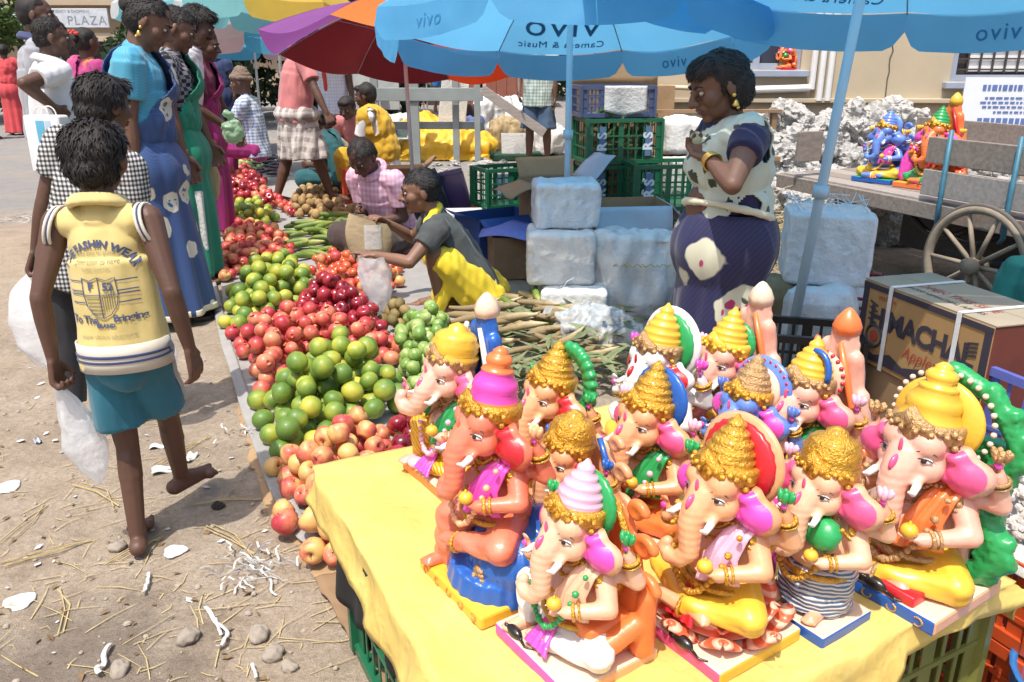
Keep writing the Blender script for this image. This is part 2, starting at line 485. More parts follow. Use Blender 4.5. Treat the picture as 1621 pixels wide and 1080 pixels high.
pb = M('poster blue ink', (.10, .16, .38), .6)
ib = MB()
for r_, (wd, z, hh) in enumerate(((.27, .25, .022), (.24, .17, .008), (.27, .135, .008), (.25, .10, .008), (.16, .06, .008), (.27, -.02, .034), (.26, -.10, .008), (.28, -.14, .008), (.24, -.18, .008), (.27, -.22, .008))):
    x = -wd+.05
    while x < wd+.05:
        l = rng.uniform(.015, .05); ib.box((x+l/2, -.009, z), (l/2, .001, hh)); x += l+.012
ib.build('printed_lines', pb, nb)['kind'] = 'stuff'
pp = thing('wall_poster', 'white sheet printed with red flowers hung beside the cardboard sheet', 'poster', at(1023, 112, 7.75))
MB().box((0, 0, 0), (.10, .004, .16)).build('sheet', WHITEP, pp)
fl = MB()
for (x, z, r_) in ((.0, .08, .035), (-.07, .06, .022), (.02, -.05, .018), (.06, .03, .014)): fl.cone((x, -.008, z), (x, -.005, z), r_, r_, 14)
fl.build('printed_flower', M('poster red', (.45, .06, .07), .6), pp)

# ---------------- far left: shop building with a sign board
BEIGE = M('beige shop front', (.46, .36, .25), .85, var=.1, vs=1)
sb = thing('shop_building', 'beige two storey shop building with a grey sign board over a dark shopfront', 'building', (-14.2, 30, 0))
mb = MB(); mb.box((0, 3, 4.6), (6.5, 3, 1.55)); mb.box((0, 3.4, 1.5), (6.5, 2.6, 1.55)); mb.build('wall', BEIGE, sb)
MB().box((0, -.2, 2.02), (6.5, .25, .14), bev=.02).build('ledge', BEIGE, sb)
MB().box((.4, .72, .95), (3.6, .05, .95)).build('infill', M('shop interior shade', (.018, .017, .018), .6), sb)  # near-black panel paints the shade inside the open shopfront
for x in (-3.6, 2.4): MB().box((x, -.04, 3.75), (.6, .04, .5)).build('window', M('far window glass', (.05, .05, .06), .2), sb)
sgn = MB().box((-1.05, -.5, 2.62), (1.75, .05, .30), bev=.01).build('sign_board', M('grey sign board', (.50, .53, .56), .6), sb)
SI = M('sign lettering', (.22, .24, .28), .7)
place_text('lettering', 'AL PLAZA', SI, sgn, (-.35, -.556, 2.53), (1, 0, 0), (0, 0, 1), .40, spacing=1.15)
place_text('lettering', 'RESIDENCY & SHOPPING', SI, sgn, (-.6, -.556, 2.82), (1, 0, 0), (0, 0, 1), .13)
# ---------------- centre distance
pk = thing('pink_house', 'pink walled small house far behind the upturned grey frame', 'building', (-2.6, 26, 0))
mb = MB(); mb.box((0, 2, 1.6), (.9, 2, 1.6)); mb.build('wall', M('pink wall', (.60, .24, .22), .8, var=.08), pk)
MB().box((0, 1.9, 3.26), (1.1, 2.2, .06), bev=.02).build('roof', BEIGE, pk)
MB().box((.3, -.02, .9), (.3, .03, .9)).build('door', DARKW, pk)
for i, (x, wd, lab) in enumerate(((.15, .9, 'brick red shack with flat roof beyond the stacked boards, left of its pair'), (-1.15, .35, 'narrow brick red shack with flat roof beyond the grey frame, next to pink house'))):
    st = thing('shack', lab, 'shack', (x, 25.5, 0))
    mb = MB()
    for k in range(int(wd/.15)): mb.box((-wd+.15+k*.3, 0, .8), (.145, 1.0, .8))
    mb.build('panel', M('rust red boards', (.24, .085, .055), .8, var=.15), st)
    MB().box((0, 0, 1.66), (wd+.15, 1.2, .05)).build('roof', M('tin roof', (.4, .38, .36), .5), st)

# ---------------- trees
BARK = M('bark', (.10, .075, .055), .95, var=.3, vs=10, bump=.6)
def leafmat(name, a, b_):
    m, t, b = newmat(name); oi = coord(t)
    n_ = ntex(t, oi, 1.2, 4); col = ramp(t, [(.3, a), (.7, b_)], n_).outputs[0]
    t.links.new(col, b.inputs['Base Color']); b.inputs['Roughness'].default_value = .55
    tr = t.nodes.new('ShaderNodeBsdfTranslucent'); t.links.new(col, tr.inputs[0]); mx = t.nodes.new('ShaderNodeMixShader'); mx.inputs[0].default_value = .3
    t.links.new(b.outputs[0], mx.inputs[1]); t.links.new(tr.outputs[0], mx.inputs[2]); t.links.new(mx.outputs[0], t.nodes['Material Output'].inputs[0])
    return m
LEAF = leafmat('dark leaves', (.020, .040, .012), (.05, .085, .03))
LEAF2 = leafmat('light leaves', (.07, .12, .03), (.13, .19, .06))
def leaves(n, clumps, ls):
    k = np.array([(c[0], c[1], c[2], c[3]) for c in clumps]); wgt = k[:, 3]**2; wgt /= wgt.sum()
    idx = nrg.choice(len(k), n, p=wgt)
    d = nrg.normal(size=(n, 3)); d /= np.linalg.norm(d, axis=1)[:, None]
    rr = k[idx, 3]*nrg.uniform(.35, 1, n)**.5
    p = k[idx, :3] + d*rr[:, None]*np.array([1, 1, .8])
    a = nrg.normal(size=(n, 3)); a /= np.linalg.norm(a, axis=1)[:, None]
    b_ = np.cross(a, nrg.normal(size=(n, 3))); b_ /= np.linalg.norm(b_, axis=1)[:, None]
    s_ = (ls*nrg.uniform(.6, 1.3, n))[:, None]
    vs_ = np.stack([p-a*s_, p+b_*s_*.5, p+a*s_, p-b_*s_*.5], 1).reshape(-1, 3)
    return vs_.tolist(), [(4*i, 4*i+1, 4*i+2, 4*i+3) for i in range(n)]
def tree(loc, h, cr_, label, leaf, n=5000, ls=.09, low=.35, seed=0):
    r_ = random.Random(seed); o = thing('tree', label, 'tree', loc)
    tk = MB(); top = Vector((r_.uniform(-.3, .3), r_.uniform(-.3, .3), h*.62))
    tk.tube([Vector((0, 0, -.1)), top*.35+Vector((.08, 0, 0)), top*.7, top], [h*.03, h*.024, h*.018, h*.010], 9)
    clumps = []
    for i in range(16):
        a = i*2.4; e = Vector((cos(a)*cr_*r_.uniform(.3, .8), sin(a)*cr_*r_.uniform(.3, .8), h*r_.uniform(low, .92)))
        st = top*r_.uniform(.45, 1); tk.tube([st, (st+e)/2+Vector((0, 0, .2)), e], [h*.009, h*.006, h*.003], 6)
        clumps.append((e.x, e.y, e.z, cr_*r_.uniform(.22, .42)))
    tk.build('trunk', BARK, o, smooth=True)
    vs_, fs_ = leaves(n, clumps, ls); MB().add(vs_, fs_).build('crown', leaf, o)
    return o
tree((-12.6, 19, 0), 4.6, 2.3, 'light green bushy tree at the left edge beside the grey shirted man', LEAF2, 9000, .10, .1, 1)
tree((-7.1, 21, 0), 5.2, 2.3, 'dark shady tree behind the standing women, right of the shop sign', LEAF, 9000, .11, .12, 2)
tree((-5.9, 18.5, 0), 4.8, 2.4, 'dark low hanging tree behind the small blue umbrella', LEAF, 11000, .10, .02, 3)
tree((-4.2, 21.5, 0), 5.5, 2.5, 'dark tree behind the orange and purple umbrella', LEAF, 9000, .11, .08, 4)
tree((.9, 30, 0), 5.6, 3.2, 'olive green tree beyond the red shacks under the blue umbrella', LEAF2, 9000, .13, .1, 5)
cl = []
for i in range(70):
    x = -75+i*1.9; cl.append((x, 62+rng.uniform(-5, 5), rng.uniform(1, 7.5), rng.uniform(1.6, 3.4)))
    cl.append((x+1, 60+rng.uniform(-4, 4), rng.uniform(0, 3), rng.uniform(1.5, 3)))
vs_, fs_ = leaves(26000, cl, .38); tag(MB().add(vs_, fs_).build('far_trees', LEAF), kind='stuff')
# ================================================================== the table of painted idols
TZ = .42
LB, UV, VV = Vector((-.49, 1.82, 0)), Vector((-.45, .89, 0)).normalized(), Vector((.89, .45, 0)).normalized()
def tb(v, u, z=0.0): return LB + VV*v - UV*u + Vector((0, 0, z))     # v to the right along the table, u towards the front
def cloth_mat():
    m, t, b = newmat('yellow tarpaulin cloth'); v = coord(t)
    n1 = ntex(t, v, 5, 6, .65); n2 = ntex(t, v, 2.2, 6, .7, .5); n3 = ntex(t, v, 70, 4, .7)
    c = ramp(t, [(.3, (.58, .41, .10)), (.55, (.64, .475, .135)), (.75, (.68, .53, .19))], n1).outputs[0]
    c = mixc(t, ramp(t, [(.55, 0), (.72, .75)], n2).outputs[0], c, (.44, .28, .06))
    c = mixc(t, ramp(t, [(.66, 0), (.72, .5)], n3).outputs[0], c, (.30, .21, .09))
    t.links.new(c, b.inputs['Base Color']); b.inputs['Roughness'].default_value = .6
    def rid(s): q = ntex(t, v, s, 2, .5, .4); return math_(t, 'ABSOLUTE', math_(t, 'SUBTRACT', q, .5))
    hh = math_(t, 'ADD', math_(t, 'MULTIPLY', rid(7), -2.2), math_(t, 'ADD', math_(t, 'MULTIPLY', rid(19), -.9), math_(t, 'MULTIPLY', ntex(t, v, 420, 2), .03)))
    bumped(t, b, hh, .5, .014); return m
CLOTH = cloth_mat()
tab = thing('display_table', 'low table of crates spread with a stained yellow cloth under the painted idols', 'table', tb(.55, .55), 0)
tab_inv = Matrix.Translation(tb(.55, .55)).inverted()
W_, D_ = 1.13, 1.07
def cloth_pt(a, b_):
    # a across (v), b_ down (u): both run past the table edges and hang there
    v = -.10 + a*(W_+.26); fl_ = .05+.27*max(0, min(1, (.80-v)/.22)); u = -.04 + b_*(D_+.04+fl_)
    over = 0; vv, uu = v, u
    if v < 0: over = max(over, -v); vv = 0 - .22*(-v)
    if v > W_: over = max(over, (v-W_)*.55); vv = W_ + .10*(v-W_)
    if u > D_: over = max(over, u-D_); uu = D_ + .25*(u-D_)
    p = tb(vv, uu)
    n = noise.noise(Vector((v*5, u*5, 3)))*.008 + noise.noise(Vector((v*13, u*9, 7)))*.005
    n += .016*(.3-abs(noise.noise(Vector((v*3.1+5, u*4.3, 1)))))*1.2 + .006*(.3-abs(noise.noise(Vector((v*9, u*8, 21)))))
    z = TZ + .002 + (n*.6 if over <= 0 else n*1.6) - .012*max(0, noise.noise(Vector((v*2, u*2, 9))))
    if over > 0:
        z -= over*.95
        q = noise.noise(Vector((v*9+1, u*9, 5)))*.02
        p += VV*q - UV*q
        z += .02*noise.noise(Vector((v*7, u*7, 15)))*(1 if over > .05 else .3)
    else:
        # long creases that run off towards the edges
        z += .004*max(0, sin(v*21+u*9+3*noise.noise(Vector((v*2, u*2, 2)))))*(.4+noise.noise(Vector((v*1.6, u*1.6, 0))))
    return tab_inv @ Vector((p.x, p.y, z))
cl = MB().grid(cloth_pt, 110, 110).build('yellow_cloth', CLOTH, tab, smooth=True)
so = cl.modifiers.new('s', 'SOLIDIFY'); so.thickness = .004; so.offset = -1
def crate_mesh(L, Wd, H, mat_i=0, nb=7, text=None, wall=.008, solid_top=False):
    "moulded plastic crate: floor, rims, posts and bars with real gaps"
    mb = MB(); x, y = L/2, Wd/2
    mb.box((0, 0, .012), (x-.012, y-.012, .008))
    for z, hh in ((H-.014, .014), (.014, .014), (H*.62, .006), (H*.34, .006)):
        g = .006 if hh > .01 else 0
        mb.box((0, -y+wall/2, z), (x+g, wall/2+g, hh)); mb.box((0, y-wall/2, z), (x+g, wall/2+g, hh))
        mb.box((-x+wall/2, 0, z), (wall/2+g, y-wall-g-.0005, hh)); mb.box((x-wall/2, 0, z), (wall/2+g, y-wall-g-.0005, hh))
    for i in range(nb+1):
        f = i/nb; wd = .022 if i in (0, nb) else (.006 if i != nb//2 else .02)
        xx = -x+.02 + (2*x-.04)*f
        for s_ in (-1, 1): mb.box((xx, s_*(y-wall/2-.001), H/2), (wd, wall/2-.0025, H/2-.028))
    nb2 = max(3, int(nb*Wd/L))
    for i in range(nb2+1):
        f = i/nb2; wd = .022 if i in (0, nb2) else .006
        yy = -y+.032 + (2*y-.064)*f
        for s_ in (-1, 1): mb.box((s_*(x-wall/2-.001), yy, H/2), (wall/2-.0025, wd, H/2-.028))
    for s_ in (-1, 1):
        for q in (-1, 1): mb.box((s_*(x+.003), q*(y+.003), H/2), (.01, .01, H/2-.006))
    return mb
def crate(label, loc, rz, dims, mat, group=None, rot=None, lab=None, lmat=None):
    o = thing('crate', label, 'crate', loc, rz, group)
    if rot: o.rotation_euler = rot
    b = crate_mesh(*dims).build('basket', mat, o)
    if lab:
        L, Wd, H = dims[:3]
        for s_ in ((-.5, .5) if L > .45 else (0,)):
            xx = s_*L*.62
            pl = MB().box((xx, -Wd/2-.0105, H*.5), (.022, .0015, H*.33)).build('number_plate', lmat[0], o)
            place_text('lettering', lab, lmat[1], pl, (xx, -Wd/2-.0135, H*.5), (0, 0, 1), (-1, 0, 0), H*.30, bold=.004)
    return o
def plastic(name, c): return M(name, c, .38, var=.10, vs=9, bump=.08, coat=.15)
OLIVE = plastic('olive plastic', (.22, .22, .06)); GREEN = plastic('green plastic', (.012, .12, .055)); ORANGE = plastic('orange red plastic', (.52, .075, .02))
BLUEP = plastic('violet blue plastic', (.10, .13, .42)); NAVYP = plastic('slate blue plastic', (.06, .085, .17)); DBLUE = plastic('deep blue plastic', (.01, .055, .21)); BLACKP = plastic('black plastic', (.012, .012, .014))
tz = math.atan2(VV.y, VV.x)
crate('olive crate under the right corner of the yellow cloth', tb(.95, .86), tz+.03, (.34, .34, .40, 0, 6), OLIVE)
crate('olive crate under the front of the yellow cloth, left of the corner one', tb(.57, .84), tz, (.34, .34, .40, 0, 6), OLIVE)
crate('dark green crate under the left edge of the yellow cloth', tb(.19, .80), tz, (.32, .40, .40, 0, 6), GREEN)
crate('dark green crate under the middle of the cloth, at its left edge', tb(.20, .35), tz, (.34, .36, .40, 0, 6), GREEN)
crate('dark green crate under the far middle of the cloth', tb(.80, .32), tz, (.40, .36, .40, 0, 6), GREEN)
BK = M('black plastic sheet', (.010, .010, .011), .85, var=.2)
def bs_pt(a, b_):
    p = tb(.012 + .010*sin(a*19+b_*3), .10 + a*.52); return Vector((p.x-.01*b_*sin(a*7), p.y, .385 - b_*(.20+.03*sin(a*5+1))))
bs = MB().grid(bs_pt, 30, 10).build('plastic_sheet', BK, smooth=True); bs.modifiers.new('s', 'SOLIDIFY').thickness = .002
tag(bs, 'black plastic sheet hanging under the left edge of the yellow cloth', 'plastic sheet')

# ---------------- painted plaster idols
def paint(c, name=None, rough=.34, coat=.28):
    k = name or 'paint %.3f %.3f %.3f' % tuple(c)
    return M(k, c, rough, var=.07, vs=9, bump=.12, bs=70, bd=.004, coat=coat)
def stripe_paint(name, a, b_, scale=60, axis='Z'):
    if name in _mats: return _mats[name]
    m, t, b = newmat(name); v = coord(t)
    wv = N(t, 'ShaderNodeTexWave', i_Scale=scale/6, i_Distortion=2.5, i_Detail=1.5); wv.bands_direction = axis; t.links.new(v, wv.inputs['Vector'])
    t.links.new(mixc(t, ramp(t, [(.45, 0), (.6, 1)], wv.outputs[0]).outputs[0], a, b_), b.inputs['Base Color'])
    b.inputs['Roughness'].default_value = .35; b.inputs['Coat Weight'].default_value = .3
    bumped(t, b, wv.outputs[0], .4, .01); _mats[name] = m; return m
GOLD = M('gold paint', (.62, .33, .035), .33, metal=.55, var=.22, vs=30, bump=.7, bs=85, bd=.008, coat=.3)
BRONZE = M('bronze gold paint', (.50, .31, .14), .38, metal=.45, var=.22, vs=30, bump=.7, bs=90, bd=.008)
YEL = paint((.76, .44, .04), 'chrome yellow paint'); ORG = paint((.78, .18, .045), 'orange paint'); PNK = paint((.74, .09, .24), 'pink paint'); MAG = paint((.72, .07, .42), 'magenta paint')
GRN = paint((.02, .30, .08), 'green paint'); BLU = paint((.015, .10, .40), 'blue paint'); RED = paint((.55, .015, .025), 'red paint'); WHT = paint((.72, .69, .66), 'white idol paint')
CRM = paint((.72, .54, .40), 'cream paint'); PCH = paint((.80, .40, .20), 'peach paint'); LPK = paint((.78, .42, .55), 'light pink paint'); BLKP = paint((.012, .010, .010), 'black paint')
def skinpaint(n, c, blush): return M(n, c, .30, var=.05, vs=7, bump=.12, bs=70, bd=.004, coat=.28, col2=blush, thr=(.46, .72))
SK_PINK = skinpaint('pale pink skin paint', (.72, .41, .31), (.72, .25, .17)); SK_PEACH = skinpaint('peach skin paint', (.72, .37, .19), (.72, .22, .08)); SK_RED = skinpaint('coral skin paint', (.72, .20, .115), (.64, .10, .05)); SK_BLUE = skinpaint('blue skin paint', (.13, .24, .62), (.07, .13, .50)); SK_LITE = skinpaint('light skin paint', (.74, .44, .29), (.74, .27, .13))
EYEW = paint((.85, .83, .80), 'eye white'); EYEB = paint((.03, .012, .008), 'eye dark'); BROW = paint((.05, .03, .03), 'brow line')
SILV = stripe_paint('blue silver stripe paint', (.07, .13, .24), (.62, .60, .58), 90, 'Z'); YFOLD = stripe_paint('yellow fold paint', (.62, .28, .005), (.82, .44, .015), 110, 'DIAGONAL')

def mir(p, s): return Vector((p[0]*s, p[1], p[2]))
def strip(mb, path, wv, th=.012, n=16, folds=3, amp=.006):
    "a flat band of cloth along a path, wv = half width vectors"
    P = [Vector(p) for p in path]; Wv = [Vector(x) for x in wv]
    def pt(a, b_):
        t = b_*(len(P)-1); i = min(int(t), len(P)-2); f = t-i; f = f*f*(3-2*f)
        p = P[i].lerp(P[i+1], f); ww = Wv[i].lerp(Wv[i+1], f); tg = (P[i+1]-P[i]).normalized(); nn = ww.cross(tg).normalized()
        return p + ww*(a*2-1) + nn*(amp*cos(a*folds*2*pi) + .010*(1-(a*2-1)**2))
    return mb.grid(pt, n, 24)
def hand_open(mb, w, up, nrm, side, s=.05, curl=.25):
    up, nrm, side = Vector(up).normalized(), Vector(nrm).normalized(), Vector(side).normalized()
    mb.ell(Vector(w)+up*s*.55, (s*.5, s*.26, s*.62), Matrix((side, nrm, up)).transposed(), 10, 7)
    for i in range(4):
        b = Vector(w)+up*s*1.0+side*s*(-.36+.24*i)
        L = s*(.75, .88, .85, .68)[i]
        m_ = b+up*L*.5+nrm*curl*s*.2; mb.cap(b, m_, s*.125, s*.115, 7, 2); mb.cap(m_, m_+up*L*.5+nrm*curl*s*.5, s*.115, s*.095, 7, 2)
    b = Vector(w)+up*s*.35-side*s*.4; mb.cap(b, b+up*s*.5-side*s*.28+nrm*s*.12, s*.15, s*.11, 7, 2)
def idol(label, px, py, topy, p, Y=None, z=TZ, rz=R(-56), group='painted clay elephant headed idols on the yellow cloth'):
    loc = at(px, py, z=z) if Y is None else at(px, py, Y=Y)
    top = at(px, topy, Y=loc.y).z
    if topy is None: pass
    pose = p.get('pose', 'cross'); dz = {'cross': 0, 'knee': .03, 'throne': .20, 'stand': .10, 'lotus': .10}[pose]
    HT = .912 + dz + p.get('tall', 0)
    S = (top-loc.z)/HT; HK = 1.15
    o = thing('painted_idol', label, 'idol', loc, rz + p.get('turn', 0), group); o.scale = (S*1.08, S*1.08, S)
    K = Vector((0, 0, dz)); sk = p['skin']
    # base slab with its own painted faces
    bw, bd = [q*.86 for q in p.get('base', (.27, .23))]; bt, bl_, br = p.get('bcol', (CRM, PCH, PCH))
    bb = MB(); bb.box((0, -.03, .033), (bw, bd, .033), bev=.012)
    be = bb.build('base', [bt, bl_, br], o)
    for f in be.data.polygons:
        if abs(f.normal.z) < .5: f.material_index = 1 if abs(f.normal.y) > .5 else 2
    if p.get('deco'):
        d = MB(); dm = p['deco']
        for i in range(5):
            x = -bw*.75+i*bw*.38; d.torus((x, -.03-bd-.001, .033), .017, .004, Matrix.Rotation(pi/2, 3, 'X'), 12, 5, a0=i, a1=i+4.6)
        d.build('scroll_ornament', dm, o)
    # --- body skin: one continuous figure
    b = MB()
    b.ell(K+Vector((0, -.04, .29)), (.138, .128, .12)); b.ell(K+Vector((0, .01, .41)), (.125, .09, .10)); b.cap(K+Vector((-.11, .02, .455)), K+Vector((.11, .02, .455)), .052)
    b.ell(K+Vector((0, .02, .19)), (.15, .12, .09))
    b.cap(K+Vector((0, .0, .48)), K+Vector((0, -.02, .56)), .075)
    hc = K+Vector((0, -.04, .60)); h0 = len(b.v)
    def HS(q):
        for v in q.data.vertices: v.co = hc + (v.co-hc)*HK
        return q
    b.ell(hc, (.102, .106, .108))
    for s in (-1, 1):
        b.ell(hc+Vector((s*.042, -.055, .045)), .056); b.ell(hc+Vector((s*.052, -.055, -.035)), .052)
        b.cap(hc+Vector((s*.058, -.09, -.055)), hc+Vector((s*.07, -.13, -.075)), .017, .012)
    ts = p.get('trunk', 1)
    tk = [(0, -.085, -.005), (0, -.125, -.055), (0, -.148, -.12), (.01*ts, -.158, -.185), (.018*ts, -.165, -.245), (-.005*ts, -.18, -.29), (-.05*ts, -.185, -.305), (-.085*ts, -.175, -.28), (-.075*ts, -.17, -.25)]
    tk = [(x, y*.96, -.005+(z+.005)*.80) for x, y, z in tk]
    tr = [.062, .051, .044, .038, .033, .029, .026, .023, .02]
    if p.get('trunk_up'): tk = [(0, -.085, -.005), (0, -.13, -.05), (-.01, -.155, -.11), (-.04, -.175, -.15), (-.09, -.19, -.16), (-.12, -.195, -.13), (-.115, -.19, -.10)]; tr = tr[:7]
    b.chain([hc+Vector(q) for q in tk], tr, 12)
    b.v[h0:] = [tuple(hc+(Vector(q)-hc)*HK) for q in b.v[h0:]]
    tusk = MB()
    for s in (-1, 1): tusk.chain([hc+Vector((s*.068, -.125, -.072)), hc+Vector((s*.075, -.155, -.085)), hc+Vector((s*.074, -.175, -.075))], [.0135, .011, .005])
    # arms
    def arm(sh, el, ha, r0=.05, r1=.04, r2=.028): b.cap(sh, el, r0, r1); b.cap(el, ha, r1, r2)
    hr, hl = K+Vector(p.get('hand_r', (-.19, -.13, .40))), K+Vector(p.get('hand_l', (.13, -.18, .315)))
    er, el_ = K+Vector(p.get('elb_r', (-.22, -.02, .33))), K+Vector(p.get('elb_l', (.225, -.05, .33)))
    arm(K+Vector((-.135, .0, .44)), er, hr); arm(K+Vector((.135, .0, .44)), el_, hl)
    hand_open(b, hr, (-.1, -.1, 1), (0, -1, 0), (-1, 0, 0), .052)
    hand_open(b, hl, (-.7, -.6, .12), (0, 0, 1), (.5, -.8, 0), .046)
    bhr, bhl = K+Vector(p.get('bhand_r', (-.225, .03, .575))), K+Vector(p.get('bhand_l', (.235, .03, .565)))
    arm(K+Vector((-.12, .04, .45)), K+Vector((-.235, .07, .44)), bhr, .045, .038, .026); arm(K+Vector((.12, .04, .45)), K+Vector((.245, .07, .43)), bhl, .045, .038, .026)
    hand_open(b, bhr, (0, -.2, 1), (0, -1, 0), (-1, 0, 0), .044, .5); hand_open(b, bhl, (0, -.2, 1), (0, -1, 0), (1, 0, 0), .044, .5)
    # feet belong to the skin, legs to the draped cloth
    lg = MB(); feet = []
    if pose in ('cross', 'lotus'):
        for s in (-1, 1):
            kn = K+Vector((s*.225, -.09, .125)); ft = K+Vector((-s*.05, -.19 - .02*(s > 0), .098))
            lg.cap(K+Vector((s*.08, .0, .16)), kn, .085, .066); lg.cap(kn, ft+Vector((s*.06, .01, .01)), .062, .044)
            feet.append((ft+Vector((s*.04, 0, 0)), ft+Vector((-s*.05, -.012, 0))))
        lg.ell(K+Vector((0, -.02, .13)), (.17, .13, .06))
    elif pose == 'knee':
        kn = K+Vector((-.19, -.12, .24)); lg.cap(K+Vector((-.09, 0, .15)), kn, .085, .066); lg.cap(kn, K+Vector((-.17, -.14, .10)), .066, .05); feet.append((Vector((-.17, -.13, .088)), Vector((-.175, -.23, .085))))
        kn = K+Vector((.225, -.09, .115)); lg.cap(K+Vector((.08, 0, .15)), kn, .085, .066); lg.cap(kn, K+Vector((.02, -.17, .085)), .06, .044); feet.append((K+Vector((.0, -.175, .075)), K+Vector((-.075, -.185, .07))))
        lg.ell(K+Vector((0, -.02, .12)), (.17, .14, .07))
    elif pose == 'throne':
        kn = Vector((-.17, -.13, .30)); lg.cap(Vector((-.08, 0, .35)), kn, .085, .072); lg.cap(kn, Vector((-.175, -.15, .12)), .07, .062); feet.append((Vector((-.175, -.14, .088)), Vector((-.18, -.24, .085))))
        lg.cap(Vector((-.14, -.10, .30)), Vector((-.16, -.10, .10)), .06, .10)
        kn = Vector((.20, -.12, .32)); lg.cap(Vector((.08, 0, .35)), kn, .085, .07); lg.cap(kn, Vector((.02, -.20, .29)), .062, .044); feet.append((Vector((.0, -.205, .28)), Vector((-.07, -.215, .265))))
    elif pose == 'stand':
        for s in (-1, 1):
            lg.cap(K+Vector((s*.075, 0, .19)), Vector((s*.085, -.02, .12)), .10, .085); feet.append((Vector((s*.08, -.05, .088)), Vector((s*.10, -.16, .085))))
        lg.cone((0, -.01, .085), (0, 0, .30), .165, .15, 16)
    for a, c in feet:
        b.cap(a, c, .036, .03); d_ = (c-a).normalized(); sd = Vector((-d_.y, d_.x, 0))
        for i in range(4): b.cap(c+sd*(-.024+.016*i), c+d_*(.034-.006*abs(i-1))+sd*(-.026+.017*i), .0105, .0095, 7, 2)
    def ridges(co, no):                       # rings across the trunk
        out = co.copy(); d = co - np.array(hc); y = d[:, 1]; zz = d[:, 2]
        msk = (y < -.12) & (zz < -.03) & (np.abs(d[:, 0]) < .12)
        out[msk] += no[msk]*(.0009*np.sin(zz[msk]*210))[:, None]
        return out
    vox(b, 'body', sk, o, .0085, 2, .45, disp=ridges)
    split_islands(HS(tusk.build('tusk', WHT, o, smooth=True)))
    fd = p.get('dhoti', YEL)
    def folds(co, no):
        out = co.copy(); ph = co[:, 0]*38 + co[:, 2]*70 + 2*np.sin(co[:, 1]*22)
        return out + no*(.0045*np.sin(ph))[:, None]
    vox(lg, 'dhoti', fd, o, .0095, 2, .5, disp=folds)
    # --- face paint
    for s in (-1, 1):
        ec = hc+Vector((s*.062, -.094, .006)); rt = Matrix.Rotation(s*R(28), 3, 'Z') @ Matrix.Rotation(R(8)*s, 3, 'Y')
        e = MB(); e.ell(ec, (.024, .010, .0105), rt, 12, 7); HS(e.build('eye', EYEW, o, True))
        e2 = MB(); e2.ell(ec+rt@Vector((-s*.003, -.0065, .0005)), (.0098, .006, .0095), rt, 10, 7); HS(e2.build('iris', EYEB, o, True))
        bw_ = MB(); bw_.tube([ec+rt@Vector((x*.001, -.004-.0002*abs(x)*0, .024+.010*(1-(x/30)**2))) for x in range(-30, 31, 6)], [.0014, .003, .0038, .004, .004, .004, .0038, .003, .0022, .0016, .001], 6)
        bw_.tube([ec+rt@Vector((x*.001, -.006-.003*(1-(x/28)**2), .0095*(1-(x/28)**2))) for x in range(-26, 27, 6)], .0022, 5)
        HS(bw_.build('brow', BROW, o, True))
    nm = MB(); nm.ell(hc+Vector((0, -.128, .045)), (.007, .006, .028), None, 8, 7)
    if p.get('trunk_mark', 1): nm.ell(hc+Vector((0, -.147, -.01)), (.011, .024, .03), Matrix.Rotation(R(-38), 3, 'X'), 10, 7)
    HS(nm.build('forehead_mark', p.get('mark', PNK), o, True))
    # --- ears
    for s in (-1, 1):
        es = p.get('ear_size', 1.0)*.84
        def ept(a, b_, off=0.0):
            th = R(105) - R(225)*b_
            rr = (.115 + .03*cos(th*2+.6) + .012*cos(th*5))*es*a
            x = .078 + max(0, .10+rr*cos(th))*.0 + .05*es*a + rr*cos(th)*.78
            zz = -.005 + rr*sin(th)*1.05 - .03*a
            y = -.012 + .022*a*a - .030*sin(a*pi)*1.1 + .008*cos(b_*16)*a + off
            return hc+Vector((s*x, y, zz))
        m_ = MB(); m_.grid(lambda a, b_: ept(a*.90, b_), 8, 22, 0); HS(m_.build('ear_lining', p.get('ear', PNK), o, True))
        m_ = MB(); m_.grid(lambda a, b_: ept(a, b_, .008+.003*a), 9, 22); q = HS(m_.build('ear', sk, o, True)); sd = q.modifiers.new('s', 'SOLIDIFY'); sd.thickness = .006; sd.offset = 0
    # --- crown, leaning back a little
    tilt = Matrix.Rotation(R(-10), 3, 'X'); cc = hc+Vector((0, .008, .068)); ck = p.get('crown_kind', 'step'); T = .64+p.get('tall', 0)*2.2
    if ck == 'step': prof = [(.098, -.03), (.108, .0), (.108, .045), (.100, .055), (.106, .07), (.104, .085), (.092, .10), (.098, .115), (.094, .13), (.078, .15), (.083, .165), (.078, .18), (.056, .20), (.060, .213), (.054, .226), (.034, .245), (.038, .262), (.034, .275), (.016, .295), (.004, .318)]
    elif ck == 'tall': prof = [(.098, -.03), (.108, 0), (.106, .06), (.092, .10), (.098, .115), (.090, .15), (.064, .19), (.070, .2), (.066, .21), (.046, .225), (.055, .243), (.056, .262), (.044, .28), (.03, .29), (.032, .30), (.01, .32)]
    else: prof = [(.098, -.03), (.112, 0), (.122, .04), (.118, .06), (.128, .085), (.122, .11), (.126, .13), (.108, .165), (.11, .18), (.082, .21), (.05, .225), (.046, .25), (.02, .27), (.003, .28)]
    swirl = (lambda a, j: 1+.022*sin(a*9+j*1.1)) if ck == 'turban' else (lambda a, j: 1+.008*sin(a*14))
    cm = p.get('crown', YEL); mid = p.get('crown2', cm)
    lv = [0]*6 + [1]*7 + [0]*30
    cw = MB(); cw.lathe([(r_*(.84 if q > .05 else .93), q*T if q > 0 else q) for r_, q in prof], cc, 30, tilt, m=[(1 if .055 < q < .20 else 0) if ck == 'tall' else 0 for r_, q in prof], wave=swirl)
    HS(cw.build('crown', [cm, mid], o, True))
